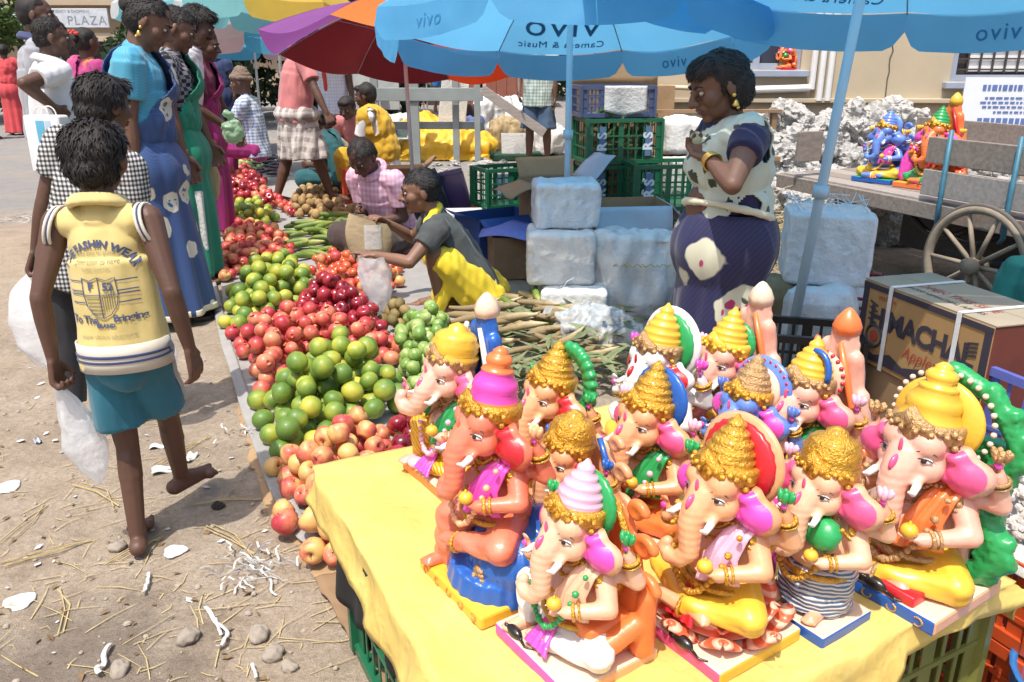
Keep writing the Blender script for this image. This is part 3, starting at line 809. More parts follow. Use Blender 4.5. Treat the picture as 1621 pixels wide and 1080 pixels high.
    di = MB(); di.lathe([(.100, -.026), (.107, -.02), (.108, .022), (.104, .034), (.095, .036)], cc, 30, tilt, wave=lambda a, j: 1+.025*sin(a*16)*(j in (1, 2)))
    pk_ = [(-.062, -.012), (-.064, .035), (-.03, .055), (0, .088), (.03, .055), (.064, .035), (.062, -.012)]
    di.prism(pk_, 0, .014, xf=lambda v: cc + tilt @ Vector((v.x, -.106-v.z+abs(v.x)**1.6*1.6, v.y)))
    for i in range(15):
        a = -pi/2+R(78)*(i-7)/7; di.ell(cc+tilt@Vector((.113*cos(a), .113*sin(a), .008+.012*(i % 2))), .011, None, 7, 5)
    di.ell(cc+tilt@Vector((0, -.128, .045)), (.013, .01, .019), None, 8, 6)
    HS(di.build('diadem', p.get('diadem', GOLD), o, True))
    if p.get('crown_stripe'):
        st = MB(); st.tube([cc+tilt@Vector((.07*cos(a)+.03, -.03, .05+.10*sin(a)))for a in [R(-10+i*14) for i in range(9)]], .013, 8); HS(st.build('crown_ribbon', p['crown_stripe'], o, True))
    # --- halo behind the crown
    for i, h in enumerate(p.get('halo', [])):
        r_, t_, mt, rid = h; r_ = r_*.90
        hm = MB(); rx = Matrix.Rotation(R(90-6), 3, 'X'); hcn = hc+Vector((0, .062+i*.016, .085))
        if t_ == 'disc': hm.lathe([(.01, -.02), (r_*.55, -.022), (r_*.8, -.016), (r_*.94, -.012), (r_, 0), (r_*.94, .012), (r_*.6, .018), (.01, .018)], hcn, 48, rx, wave=lambda a, j: 1+(rid*sin(a*26) if j in (3, 4, 5) else 0))
        else:
            for k in range(int(34*r_/.17)):
                a = 2*pi*k/int(34*r_/.17); hm.ell(hcn+rx@Vector((r_*cos(a), r_*sin(a), -.008)), (.010, .010, .010), None, 7, 5)
        q = HS(hm.build('halo' if t_ == 'disc' else 'halo_beads', mt, o, True))
        if t_ != 'disc': q['kind'] = 'stuff'
    if p.get('fan'):
        fm = MB()
        for k in range(11):
            a = R(100-15*k); c = hc+Vector((.05+.135*cos(a), .075, .07+.165*sin(a))); fm.ell(c, (.036, .028, .023), Matrix.Rotation(-a, 3, 'Y'), 10, 7); fm.ell(c*1+Vector((-.03*cos(a), .01, -.03*sin(a))), .03, None, 8, 6)
        HS(vox(fm, 'fan_crest', p['fan'], o, .009, 1))
    # --- jewels
    J = MB(); gm = p.get('jewel', GOLD)
    for (dep, wd, rr) in ((.10, .085, .0095), (.155, .10, .0075), (.05, .07, .009)):
        for i in range(17):
            t = -1+i/8; x = wd*t; zz = .485-dep*(1-t*t); 
            yy = -sqrt(max(.0001, 1-(x/.145)**2))*(.094 if zz > .40 else .094+.075*min(1, (.40-zz)/.08)) - .006
            J.ell(K+Vector((x, yy+.012, zz)), rr*(1.5 if i == 8 else 1), None, 7, 5)
    J.build('necklace', gm, o, True)['kind'] = 'stuff'
    J = MB()
    for a, c in ((er, hr), (el_, hl), (K+Vector((-.235, .07, .44)), bhr), (K+Vector((.245, .07, .43)), bhl)):
        d_ = (c-a).normalized(); q = d_.to_track_quat('Z', 'Y').to_matrix()
        J.torus(a.lerp(c, .84), .033, .0085, q, 16, 6); J.torus(a.lerp(c, .70), .035, .006, q, 16, 6)
    for s in (-1, 1): J.torus(K+Vector((s*.155, -.005, .415)), .053, .009, Matrix.Rotation(R(25)*s, 3, 'Y'), 16, 6)
    split_islands(J.build('bangle', gm, o, True))
    bt_ = MB(); bt_.torus(K+Vector((0, -.02, .185)), .15, .014, None, 28, 7, sy=.88); bt_.ell(K+Vector((0, -.155, .185)), (.03, .014, .022), None, 9, 6); bt_.build('belt', p.get('belt', gm), o, True)
    pl = MB()
    for h, nn in ((hr+Vector((-.005, -.022, .05)), .016), (bhl+Vector((0, -.02, .045)), .014)): pl.ell(h, (nn, .006, nn), None, 9, 6)
    split_islands(pl.build('palm_mark', MAG, o, True))
    sw = MB(); sw.ell(hl+Vector((-.035, -.035, .036)), (.03, .03, .028)); sw.cap(hl+Vector((-.035, -.035, .05)), hl+Vector((-.035, -.035, .072)), .016, .004); sw.build('sweet', p.get('sweet', YEL), o, True)
    for hd in (bhr, bhl):
        ax = MB()
        ax.cap(hd+Vector((0, -.012, -.01)), hd+Vector((0, -.008, .09)), .008, .008); 
        for k in range(6): ax.ell(hd+Vector((.022*cos(k), -.01+.014*sin(k), .085)), (.014, .012, .028), Matrix.Rotation(cos(k)*.5, 3, 'Y'), 8, 6)
        ax.build('flower_held', p.get('held', LPK), o, True)
    gl_ = MB()
    for i in range(23):
        a = -1+i/11; x = .155*a; zz = .47-.30*(1-a*a)**.8; yy = -.10-.085*(1-a*a)**.5*(1 if zz < .42 else .6); gl_.ell(K+Vector((x, yy-.012, zz)), .0125 if i % 3 else .016, None, 7, 5)
    gl_.build('garland', p.get('garland', (gm, p.get('held', LPK))[len(label) % 2]), o, True)['kind'] = 'stuff'
    if pose in ('cross', 'lotus', 'knee'):
        m_ = MB(); strip(m_, [K+Vector(q) for q in ((0, -.155, .185), (0, -.185, .14), (0, -.225, .10), (.005, -.245, .082-dz*.3))], [(.035, 0, 0), (.05, 0, 0), (.065, 0, 0), (.075, 0, 0)], folds=4, amp=.007); q = m_.build('front_pleat', p.get('pleat', (RED, ORG, GRN, MAG)[len(label) % 4]), o, True); q.modifiers.new('s', 'SOLIDIFY').thickness = .012
    for a, c in feet:
        d_ = (c-a).normalized(); m_ = MB(); m_.torus(a-d_*.012, .043, .008, d_.to_track_quat('Z', 'Y').to_matrix(), 16, 6); m_.build('anklet', gm, o, True)
    for s in (-1, 1):
        m_ = MB()
        for k in range(3): m_.ell(K+Vector((s*(.135+.012*k), -.005-.012*k, .487-.022*k)), (.034, .036, .016), Matrix.Rotation(s*R(30+12*k), 3, 'Y'), 10, 6)
        m_.build('shoulder_ornament', gm, o, True)['kind'] = 'stuff'
        m_ = MB(); q = hc+Vector((s*.105, -.02, .045))*HK
        for k in range(5): m_.ell(q+Vector((s*.012*k*.6, .004*k, -.026*k)), (.014, .012, .015), None, 7, 5)
        m_.build('crown_tassel', gm, o, True)['kind'] = 'stuff'
    # --- sash over the shoulder
    if p.get('sash'):
        m_ = MB(); strip(m_, [K+Vector(q) for q in ((.10, .095, .36), (.115, .07, .46), (.125, .0, .515), (.115, -.085, .455), (.095, -.135, .36), (.105, -.15, .25))], [(.045, 0, 0), (.05, 0, 0), (.05, -.01, 0), (.05, .01, 0), (.055, .03, 0), (.065, .05, 0)])
        q = m_.build('sash', p['sash'], o, True); sd = q.modifiers.new('s', 'SOLIDIFY'); sd.thickness = .012; sd.offset = 0
    if p.get('sash_r'):
        m_ = MB(); strip(m_, [K+Vector(q) for q in ((-.10, .095, .36), (-.115, .07, .46), (-.125, .0, .515), (-.115, -.085, .455), (-.105, -.135, .36))], [(-.045, 0, 0), (-.05, 0, 0), (-.05, -.01, 0), (-.05, .01, 0), (-.055, .03, 0)])
        q = m_.build('sash', p['sash_r'], o, True); sd = q.modifiers.new('s', 'SOLIDIFY'); sd.thickness = .012; sd.offset = 0
    # --- seats and backs
    th = p.get('throne')
    if th == 'ball':
        t_ = MB(); t_.ell((.10, .02, .19), (.215, .20, .17), None, 22, 14); t_.cone((.04, .0, .062), (.05, 0, .16), .25, .23, 22); t_.cap((-.02, .12, .25), (.16, .14, .33), .09)
        vox(t_, 'round_seat', p.get('throne_col', BLU), o, .01, 3, disp=lambda co, no: co+no*(.0035*np.sin(np.arctan2(co[:, 1]-.02, co[:, 0]-.1)*26)*(co[:, 2] < .3))[:, None])
        e = MB()
        for k in range(7): e.ell(Vector((.12+.03*cos(k*.9)*(.4+k*.1), -.175-.0*k, .17+.028*sin(k*.9))), (.022, .012, .016), None, 8, 6)
        e.cap((.10, -.185, .16), (.09, -.20, .10), .012, .006); e.build('gold_emblem', BRONZE, o, True)
    elif th == 'block':
        t_ = MB(); t_.box((0, .04, .16), (.2, .15, .10), bev=.02); t_.build('seat_block', p.get('throne_col', PCH), o, True)
    elif th == 'lotus':
        for ring, (n_, rr, zz, tl) in enumerate(((8, .19, .085, 58), (8, .155, .12, 35))):
            for k in range(n_):
                a = 2*pi*(k+.5*ring)/n_; rot = Matrix.Rotation(a, 3, 'Z') @ Matrix.Rotation(R(tl), 3, 'Y')
                q = MB(); q.grid(lambda u, v: Vector((rr*cos(a), rr*sin(a), zz)) + rot@Vector((-.035*(1-((u*2-1)**2)) + .02, (u*2-1)*.085*sin(pi*min(1, .12+v*.86))**.7, (v-.35)*.17)), 11, 9)
                q = q.build('petal', p.get('throne_col'), o, True); sd = q.modifiers.new('s', 'SOLIDIFY'); sd.thickness = .012
        MB().lathe([(.17, .062), (.2, .10), (.17, .15), (.15, .19), (.02, .2)], (0, 0, 0), 24).build('lotus_core', p.get('throne_col'), o, True)
    bk = p.get('back')
    if bk:
        kind, mt, mt2 = bk; t_ = MB()
        if kind == 'scroll':
            t_.ell((0, .15, .36+dz), (.20, .045, .34)); t_.box((0, .14, .2), (.2, .04, .17))
            for s in (-1, 1):
                for (cx, cz, r_) in ((.21, .55, .055), (.225, .36, .07), (.16, .70, .045)):
                    pts = [Vector((s*(cx+r_*(1-k/22)*cos(k*.5+.3)), .135, cz+dz*.8+r_*(1-k/22)*sin(k*.5+.3))) for k in range(18)]; t_.chain(pts, [.024-.0006*k for k in range(18)], 8)
                t_.cap((s*.23, .13, .10), (s*.25, .13, .33+dz), .055, .04); t_.cap((s*.21, -.06, .16), (s*.23, .13, .24), .05, .05)
            vox(t_, 'throne_back', mt, o, .011, 1)
            g = MB(); g.tube([(.13, .08, .30+dz), (.17, .085, .45+dz), (.15, .09, .60+dz), (.08, .095, .72+dz)], .016, 8); g.build('gold_trim', mt2, o, True)
        elif kind == 'drape':
            for k in range(7):
                x = -.21+.07*k; hh = (.62, .72, .84, .92, .92, .8, .62)[k]; t_.cap((x*1.15, .15, .10), (x*.72+.02, .135, hh+dz*.6), .06, .04)
            for s in (-1, 1): t_.ell((s*.245, .12, .30), (.06, .06, .12)); t_.ell((s*.25, .08, .17), .065)
            t_.ell((.05, .14, .86+dz*.6), (.07, .05, .05))
            vox(t_, 'throne_drape', mt, o, .011, 2, disp=wrinkle(.007, 24, (1, 1, .2)))
            g = MB(); g.lathe([(.02, -.05), (.06, -.03), (.065, .01), (.05, .05), (.02, .09), (.004, .10)], (.05, .14, .95+dz*.6), 16, wave=lambda a, j: 1+.06*sin(a*7)); g.build('drape_peak', p.get('peak', mt2), o, True)
            for k in range(3):
                g = MB(); g.torus((.245, .055, .22+.075*k), .026, .009, Matrix.Rotation(R(70), 3, 'X'), 14, 6, sx=1.3); g.build('painted_ring', mt2, o, True)
            g = MB(); g.tube([(.06, .09, .88), (.12, .085, .70), (.19, .08, .5), (.22, .075, .38)], [.012, .018, .016, .01], 7); g.tube([(-.06, .09, .88), (-.12, .085, .68), (-.2, .08, .5)], [.012, .018, .01], 7); g.build('painted_fold', mt2, o, True)
        elif kind == 'serpent':
            pts = [Vector((.20+.055*sin(k*.62), .11, .10+k*.042)) for k in range(17)] + [Vector((.14-.05*k, .11, .82+.02*k)) for k in range(4)]
            t_.chain(pts, [.055-.0011*k for k in range(21)], 10)
            for k in range(10): t_.ell(pts[k*2]+Vector((.04, 0, 0)), .035)
            t_.torus((.25, .09, .20), .05, .022, Matrix.Rotation(pi/2, 3, 'X'), 18, 8); t_.box((.05, .16, .35), (.18, .03, .28))
            vox(t_, 'serpent_back', mt, o, .0105, 1, disp=wrinkle(.006, 60, (1, 1, 1)))
            g = MB(); g.box((0, .09, .24), (.17, .04, .18), bev=.02); g.build('throne_back', mt2, o, True)
        elif kind == 'bolster':
            for s in (-1, 1):
                g = MB(); rx = Matrix.Rotation(pi/2, 3, 'X')
                g.lathe([(.01, -.10), (.05, -.10), (.062, -.085), (.062, .085), (.05, .10), (.01, .10)], (s*.24, .05, .13+dz), 20, rx, wave=lambda a, j: 1+.03*sin(a*9)); g.torus((s*.24, -.05, .13+dz), .035, .008, rx, 18, 6); g.build('bolster', mt if s > 0 else mt2, o, True)
    if p.get('drop'):
        g = MB(); g.chain([Vector((-.21, -.06, .42+dz)), Vector((-.25, -.08, .28+dz)), Vector((-.25, -.08, .12)), Vector((-.24, -.06, .09))], [.05, .065, .075, .05]); vox(g, 'side_drape', p['drop'], o, .01, 2, disp=wrinkle(.008, 28, (1, 1, .2)))
    if p.get('cushion'):
        g = MB(); g.lathe([(.01, -.05), (.06, -.04), (.08, 0), (.06, .04), (.01, .05)], K+Vector((.09, -.14, .43)), 20, Matrix.Rotation(R(70), 3, 'X'), wave=lambda a, j: 1+.05*sin(a*8)); g.build('cushion', p['cushion'], o, True)
    if p.get('mouse'):
        x, y = p['mouse']; g = MB(); g.ell((x, y, .088), (.05, .024, .026)); g.ell((x-.05, y, .084), (.022, .016, .016)); g.chain([Vector((x+.04, y, .08)), Vector((x+.09, y-.01, .074)), Vector((x+.12, y+.01, .072))], [.008, .006, .004]); 
        for s in (-1, 1): g.ell((x-.04, y+s*.014, .103), .009)
        vox(g, 'mouse', BLKP, o, .005, 1)
    if p.get('step'):
        MB().box((-.02, -.20, .085), (.19, .045, .024), bev=.008).build('step', p['step'], o, True)
    if p.get('bowl'):
        g = MB(); g.lathe([(.02, .067), (.05, .072), (.055, .095), (.03, .11), (.005, .113)], (-.12, -.19, 0), 18); g.build('bowl', p['bowl'], o, True)
        g = MB(); g.lathe([(.05, .067), (.065, .07), (.06, .078), (.01, .08)], (-.17, -.12, 0), 18); g.build('dish', BLU, o, True)
    return o

A = 'painted_idol'
idol('idol in yellow turban with green sash and raised yellow knee, at cloth far left', 730, 752, 502, dict(skin=SK_PINK, crown=YEL, crown_kind='turban', diadem=BRONZE, sash=GRN, dhoti=YFOLD, pose='knee', bcol=(CRM, ORG, PCH), bowl=LPK, back=('drape', BLU, WHT), peak=CRM, trunk_up=1, hand_r=(-.26, -.16, .42), elb_r=(-.23, -.08, .30), sash_r=GRN, jewel=BRONZE))
idol('coral idol in a magenta and gold crown seated on a big blue ball seat', 790, 915, 546, dict(skin=SK_RED, crown=ORG, crown2=MAG, crown_kind='tall', ear=RED, sash=MAG, dhoti=SK_RED, pose='throne', throne='ball', base=(.30, .26), bcol=(YEL, YEL, YEL), deco=ORG, mark=SK_RED, trunk_mark=0, trunk=.6, ear_size=1.05, tall=.05, held=PCH))
idol('peach idol with gold crown and a green leafy crest, behind the coral one', 880, 775, 538, dict(skin=SK_PEACH, crown=GOLD, fan=GRN, ear=RED, dhoti=RED, sash=PCH, bcol=(CRM, RED, PCH), held=GRN, back=('bolster', RED, GRN)))
idol('peach idol in squat gold crown with blue trimmed scroll back, beside the blue ball seat', 905, 872, 640, dict(skin=SK_PEACH, crown=GOLD, crown_kind='turban', ear=RED, dhoti=ORG, sash=None, back=('scroll', SK_PEACH, BLU), held=BLU, bcol=(CRM, PCH, RED)))
idol('pale idol in pink and gold crown with green ridged halo on orange scroll throne', 918, 1020, 726, dict(skin=SK_LITE, crown=LPK, diadem=GOLD, halo=[(.145, 'disc', GRN, .03)], ear=MAG, dhoti=WHT, pose='knee', back=('scroll', ORG, GOLD), base=(.30, .27), bcol=(CRM, MAG, PCH), mouse=(-.14, -.24), belt=GOLD, throne='block', throne_col=ORG, held=GRN, sash=SK_LITE))
idol('white skinned idol with yellow crown and a green and white halo, in the back row', 1040, 730, 478, dict(skin=WHT, crown=YEL, diadem=BRONZE, halo=[(.16, 'disc', GRN, .02), (.19, 'disc', WHT, .0)], ear=RED, dhoti=YEL, mark=RED, held=MAG, bcol=(CRM, BLU, PCH), ear_size=.85, back=('bolster', MAG, BLU), tall=.02))
idol('pink idol with draped back and pale peak, last in the back row by navy saree', 1142, 718, 486, dict(skin=SK_PINK, crown=YEL, diadem=YEL, halo=[(.125, 'disc', GRN, .03)], ear=PNK, sash=GRN, sash_r=GRN, dhoti=ORG, back=('drape', SK_PINK, ORG), peak=CRM, bcol=(CRM, PCH, PCH)))
idol('peach idol with round blue halo and gold crown, middle of the cloth', 1026, 825, 570, dict(skin=SK_PEACH, crown=GOLD, halo=[(.165, 'disc', BLU, .012)], ear=PNK, sash=GRN, sash_r=GRN, dhoti=ORG, bcol=(CRM, RED, PCH), cushion=None, back=('bolster', GRN, RED)))
idol('blue skinned idol with a silver and red beaded halo', 1176, 792, 560, dict(skin=SK_BLUE, crown=BRONZE, diadem=GOLD, halo=[(.13, 'disc', CRM, .0), (.155, 'bead', RED, 0), (.175, 'disc', SK_BLUE, 0)], ear=MAG, sash=GRN, dhoti=YFOLD, held=SK_BLUE, bcol=(CRM, BLU, BLU), jewel=GOLD))
idol('pink idol on a tall pink draped throne with orange peak and orange rings', 1262, 790, 533, dict(skin=SK_PINK, crown=YEL, diadem=BRONZE, crown_stripe=BLU, halo=[(.125, 'bead', RED, 0), (.13, 'disc', CRM, 0)], ear=PNK, sash=GRN, sash_r=GRN, dhoti=YFOLD, back=('drape', SK_PINK, ORG), peak=ORG, bcol=(CRM, PCH, PCH)))
idol('peach idol with a red ridged halo seated on an orange lotus, pink edged base', 1135, 990, 655, dict(skin=SK_PEACH, crown=GOLD, halo=[(.165, 'disc', RED, .02), (.19, 'disc', SK_PEACH, 0)], ear=MAG, sash=LPK, dhoti=YEL, pose='lotus', throne='lotus', throne_col=stripe_paint('lotus paint', (.72, .12, .05), (.80, .42, .28), 50, 'Z'), bcol=(CRM, PNK, YEL), base=(.29, .27), mouse=(.06, -.26), held=GRN))
idol('standing idol in gold turban with silver and blue striped dhoti on a blue base', 1286, 965, 665, dict(skin=SK_LITE, crown=GOLD, crown_kind='turban', ear=PNK, dhoti=SILV, pose='stand', bcol=(CRM, BLU, BLU), base=(.23, .2), cushion=GRN, drop=MAG, held=LPK, belt=GOLD, ear_size=1.1, mouse=(-.17, -.2)))
idol('large pink idol with tall yellow crown and green serpent back, at right cloth corner', 1432, 912, 572, dict(skin=SK_PINK, crown=YEL, crown_kind='tall', diadem=BRONZE, halo=[(.16, 'disc', YEL, 0), (.175, 'bead', CRM, 0)], ear=PNK, sash=ORG, dhoti=YEL, bcol=(CRM, BLU, PCH), deco=BRONZE, base=(.30, .26), back=('serpent', GRN, SK_PINK), step=RED, mouse=(.02, -.245), jewel=BRONZE, tall=.03, held=BRONZE))
# ================================================================== people
def skinmat(name, c): return M(name, c, .56, var=.12, vs=5, bump=.12, bs=180, bd=.001)
SKD = skinmat('very dark brown skin', (.098, .047, .030)); SKM = skinmat('dark brown skin', (.145, .072, .045)); SKL = skinmat('brown skin', (.20, .10, .062))
HAIR = M('black hair', (.012, .009, .008), .72, var=.4, vs=40, bump=.5, bs=160, bd=.003, stretch=(1, 1, .25)); HAIRG = M('greying hair', (.045, .042, .04), .75, var=.5, vs=40, bump=.5, bs=160, bd=.003, stretch=(1, 1, .25))
EYE_W = M('eyeball white', (.40, .36, .32), .35, var=.02, bump=0); EYE_D = M('eyeball iris', (.012, .007, .005), .15, bump=0); LIP = M('lips', (.13, .042, .036), .42)
JEW = M('gold jewellery', (.75, .47, .12), .25, metal=.9, var=.1, bump=0); NAIL = LIP
def fab(name, c, c2=None, var=.10, rough=.85, thr=(.5, .62), vs=7): return M(name, c, rough, var=var, vs=vs, bump=.25, bs=420, bd=.0012, sheen=.15, col2=c2, thr=thr)
def check_mat(name, a, b_, n=60, c=None, dist=0.0):
    "woven checks in the cloth's own coordinates"
    if name in _mats: return _mats[name]
    m, t, b = newmat(name); v = coord(t, kind='Object'); s = N(t, 'ShaderNodeSeparateXYZ')
    if dist:
        n_ = N(t, 'ShaderNodeTexNoise', i_Scale=5.0); t.links.new(v, n_.inputs['Vector'])
        vm = N(t, 'ShaderNodeVectorMath', operation='MULTIPLY_ADD'); t.links.new(n_.outputs['Color'], vm.inputs[0]); vm.inputs[1].default_value = (dist,)*3; t.links.new(v, vm.inputs[2]); v = vm.outputs[0]
    t.links.new(v, s.inputs[0])
    def st(o): return math_(t, 'GREATER_THAN', math_(t, 'FRACT', math_(t, 'MULTIPLY', o, n)), .5)
    hx = math_(t, 'ADD', s.outputs[0], math_(t, 'MULTIPLY', s.outputs[1], .8)); q = math_(t, 'MULTIPLY', math_(t, 'ADD', st(hx), st(s.outputs[2])), .5)
    t.links.new(ramp(t, [(0, a), (.5, c or [(x+y)/2 for x, y in zip(a, b_)]), (1, b_)], q).outputs[0], b.inputs['Base Color'])
    b.inputs['Roughness'].default_value = .85; _mats[name] = m; return m
def print_mat(name, base, line=None, blob=None, scale=7, thr=.42, dot=None, dscale=20, lscale=120, rough=.7, dot2=None, panel=None):
    "printed saree cloth: fine lines, big pale motifs, flowers inside the motifs"
    if name in _mats: return _mats[name]
    m, t, b = newmat(name); v = coord(t); out = None
    wv = N(t, 'ShaderNodeTexWave', i_Scale=lscale/6.0, i_Distortion=.6); wv.bands_direction = 'DIAGONAL'; t.links.new(v, wv.inputs['Vector'])
    out = mixc(t, ramp(t, [(.62, 0), (.72, 1)], wv.outputs[0]).outputs[0], base, line or base)
    nn = N(t, 'ShaderNodeTexNoise', i_Scale=scale*1.5, i_Detail=3.0); t.links.new(v, nn.inputs['Vector'])
    dv = N(t, 'ShaderNodeVectorMath', operation='MULTIPLY_ADD'); t.links.new(nn.outputs['Color'], dv.inputs[0]); dv.inputs[1].default_value = (.10,)*3; t.links.new(v, dv.inputs[2])
    vo = N(t, 'ShaderNodeTexVoronoi', i_Scale=scale); t.links.new(dv.outputs[0], vo.inputs['Vector'])
    if blob:
        bm_ = ramp(t, [(thr-.02, 1), (thr, 0)], vo.outputs['Distance']).outputs[0]; inner = blob
        if dot:
            v2 = N(t, 'ShaderNodeTexVoronoi', i_Scale=dscale); t.links.new(dv.outputs[0], v2.inputs['Vector'])
            near = ramp(t, [(thr*.62, 1), (thr*.66, 0)], vo.outputs['Distance']).outputs[0]
            d_ = math_(t, 'MULTIPLY', ramp(t, [(.40, 1), (.44, 0)], v2.outputs['Distance']).outputs[0], near)
            hue = ramp(t, [(.5, 0), (.52, 1)], v2.outputs['Color']).outputs[0]
            inner = mixc(t, d_, blob, mixc(t, hue, dot, dot2 or dot))
        out = mixc(t, bm_, out, inner)
    t.links.new(out, b.inputs['Base Color']); b.inputs['Roughness'].default_value = rough; b.inputs['Sheen Weight'].default_value = .15
    bumped(t, b, ntex(t, v, 300, 2), .2, .001); _mats[name] = m; return m

def ik(a, b, l1, l2, pole):
    d = b-a; L = max(min(d.length, (l1+l2)*.998), abs(l1-l2)+1e-4); n = d.normalized(); b = a+n*L
    x = (l1*l1-l2*l2+L*L)/(2*L); h = sqrt(max(l1*l1-x*x, 0)); pv = pole-n*pole.dot(n)
    pv = pv.normalized() if pv.length > 1e-5 else n.orthogonal()
    return a+n*x+pv*h, b
def hand(mb, w, d, palm, thumb, hl, curl=.5, spread=1.0, fingers=None):
    "palm with four unequal fingers that bend towards the palm and a thumb from its side"
    d = d.normalized(); palm = (palm-d*palm.dot(d)).normalized(); sd = d.cross(palm).normalized()
    if sd.dot(thumb) < 0: sd = -sd
    r = hl*.062
    for i in range(4):
        k = 1.5-i
        kn = w + d*hl*(.50-.02*abs(i-1)) + sd*hl*.135*k
        mb.cap(w+sd*hl*.07*k, kn, r*1.35, r*1.22, 8, 2)
        L = hl*(.42, .48, .45, .36)[i]; c = curl if fingers is None else fingers[i]
        p = kn; a = c*.5; dd = d + sd*.07*k*spread
        for seg, f in enumerate((.45, .32, .23)):
            q = p + (dd*cos(a)+palm*sin(a)).normalized()*L*f
            mb.cap(p, q, r*(1.12-.12*seg), r*(1.0-.12*seg), 8, 2); p = q; a += c*(.95 if seg == 0 else .7)
    b0 = w+d*hl*.12+sd*hl*.13
    q = b0 + (d*.62+sd*.72+palm*.25).normalized()*hl*.24; mb.cap(b0, q, r*1.5, r*1.15, 8, 2)
    mb.cap(q, q+(d*.9+sd*.12+palm*(.2+curl*.5)).normalized()*hl*.23, r*1.12, r*.9, 8, 2)

def person(label, pos, face, h, skin=SKM, hip=.52, lean=(0, 0), head=(0, 0), look=None, hands=None, feet=None, elbow=None, knee=None, top=None, bottom=None, hair='short', hairm=None, vs=.008,
           build=1.0, curl=(.5, .5), group=None, belly=0, palm=(None, None), moustache=False, brows=True, twist=0, z0=0.0, shrug=0, feet_dir=None, toes=None, fing=(None, None), cat='person', thumbs=(None, None), hs=1.07):
    """face = heading in degrees (0 = away from the camera, 90 = towards the left of the photograph). All places are in the person's own frame:
    x to the person's right, y forward, z up, in metres; hands and feet are (right, left)."""
    o = thing('person', label, cat, (pos[0], pos[1], z0), R(face), group)
    u = h; hipc = Vector((0, 0, hip*u)) if not hasattr(hip, '__len__') else Vector(hip)
    lf, ls = R(lean[0]), R(lean[1])
    sp = Vector((sin(ls), sin(lf)*cos(ls), cos(lf)*cos(ls))).normalized(); rt = Vector((1, 0, 0)); rt = (rt-sp*rt.dot(sp)).normalized(); rt = (Matrix.Rotation(R(twist), 3, sp) @ rt); fw = sp.cross(rt)
    chest = hipc+sp*.235*u; shl = hipc+sp*.30*u; nk = hipc+sp*.335*u
    tor = Matrix((rt, fw, sp)).transposed()
    bw = build; G = dict(o=o, u=u, hip=hipc, chest=chest, sp=sp, rt=rt, fw=fw, tor=tor, shl=shl, nk=nk, bw=bw)
    b = MB()
    b.ell(hipc+sp*.02*u, (.092*u*bw, .066*u*bw, .075*u), tor); b.ell(hipc+sp*.115*u+fw*(.008+belly)*u, (.078*u*bw, .058*u*bw+belly*u, .095*u), tor); b.ell(chest, (.094*u*bw, .064*u*bw, .095*u), tor)
    shw = .108*u*(.6+.4*bw)
    b.cap(shl-rt*shw*.8, shl+rt*shw*.8, .036*u, .036*u)
    # head
    hy, hp = R(head[0]), R(head[1])           # yaw to the person's left, pitch down
    hf = (Vector((-sin(hy)*cos(hp), cos(hy)*cos(hp), -sin(hp)))).normalized()
    hr = hf.cross(Vector((0, 0, 1))).normalized(); hu = hr.cross(hf).normalized(); hm = Matrix((hr, hf, hu)).transposed()
    s = .136*u*hs; hc = nk + sp*.03*u + Vector((0, 0, 1))*.0*u + hu*.062*u*(.4+.6*hs) + hf*.012*u
    b.cap(nk-sp*.04*u, hc-hu*.18*s-hf*.10*s, .037*u*(.7+.3*bw), .033*u)
    H = lambda x, y, z: hc + hr*(x*s) + hf*(y*s) + hu*(z*s)
    b.ell(H(0, -.03, .10), (.365*s, .43*s, .40*s), hm); b.ell(H(0, .10, -.20), (.27*s, .28*s, .29*s), hm); b.cap(H(0, .40, .06), H(0, .50, -.10), .045*s, .065*s); b.cap(H(-.055, .43, -.12), H(.055, .43, -.12), .05*s)
    b.cap(H(-.17, .345, .11), H(.17, .345, .11), .055*s); b.cap(H(-.075, .385, -.225), H(.075, .385, -.225), .042*s); b.cap(H(-.06, .375, -.275), H(.06, .375, -.275), .042*s); b.ell(H(0, .31, -.40), .095*s)
    for q in (-1, 1):
        b.ell(H(q*.18, .22, -.09), .15*s); b.ell(H(q*.37, -.04, -.03), (.045*s, .09*s, .145*s), hm @ Matrix.Rotation(R(-18)*q, 3, 'Z'))
    # arms
    UA, FA, HL = .168*u, .148*u, .105*u; G['hands'] = []; G['elb'] = []
    hands = hands or ((.17*u, .03*u, .44*u), (-.17*u, .03*u, .44*u))
    for k, q in enumerate((1, -1)):
        sh = shl + rt*q*shw + Vector((0, 0, shrug*u)); tgt = Vector(hands[k])
        pole = Vector((q*.5, -1, -.4)) if not elbow or elbow[k] is None else Vector(elbow[k])
        el, wr = ik(sh, tgt, UA, FA, pole)
        ab = .6+.4*bw
        b.cap(sh, sh.lerp(el, .45), .036*u*ab, .030*u*ab); b.cap(sh.lerp(el, .45), el, .030*u*ab, .0225*u*ab); b.cap(el, el.lerp(wr, .35), .0235*u*ab, .0235*u*ab); b.cap(el.lerp(wr, .35), wr, .0235*u*ab, .0145*u*(.8+.2*bw))
        pm = Vector(palm[k]) if palm[k] is not None else Vector((-q, 0, 0)) + fw*.0
        d = (wr-el).normalized(); th = Vector(thumbs[k]) if thumbs[k] is not None else Vector((0, 1, .3))
        hand(b, wr, d, pm, th, HL, curl[k], 1.0, fing[k])
        G['hands'].append((wr, d, pm)); G['elb'].append((sh, el, wr))
    # legs
    TH, SH = .25*u, .235*u; G['legs'] = []
    feet = feet or ((.065*u, .0, .04*u), (-.065*u, .0, .04*u))
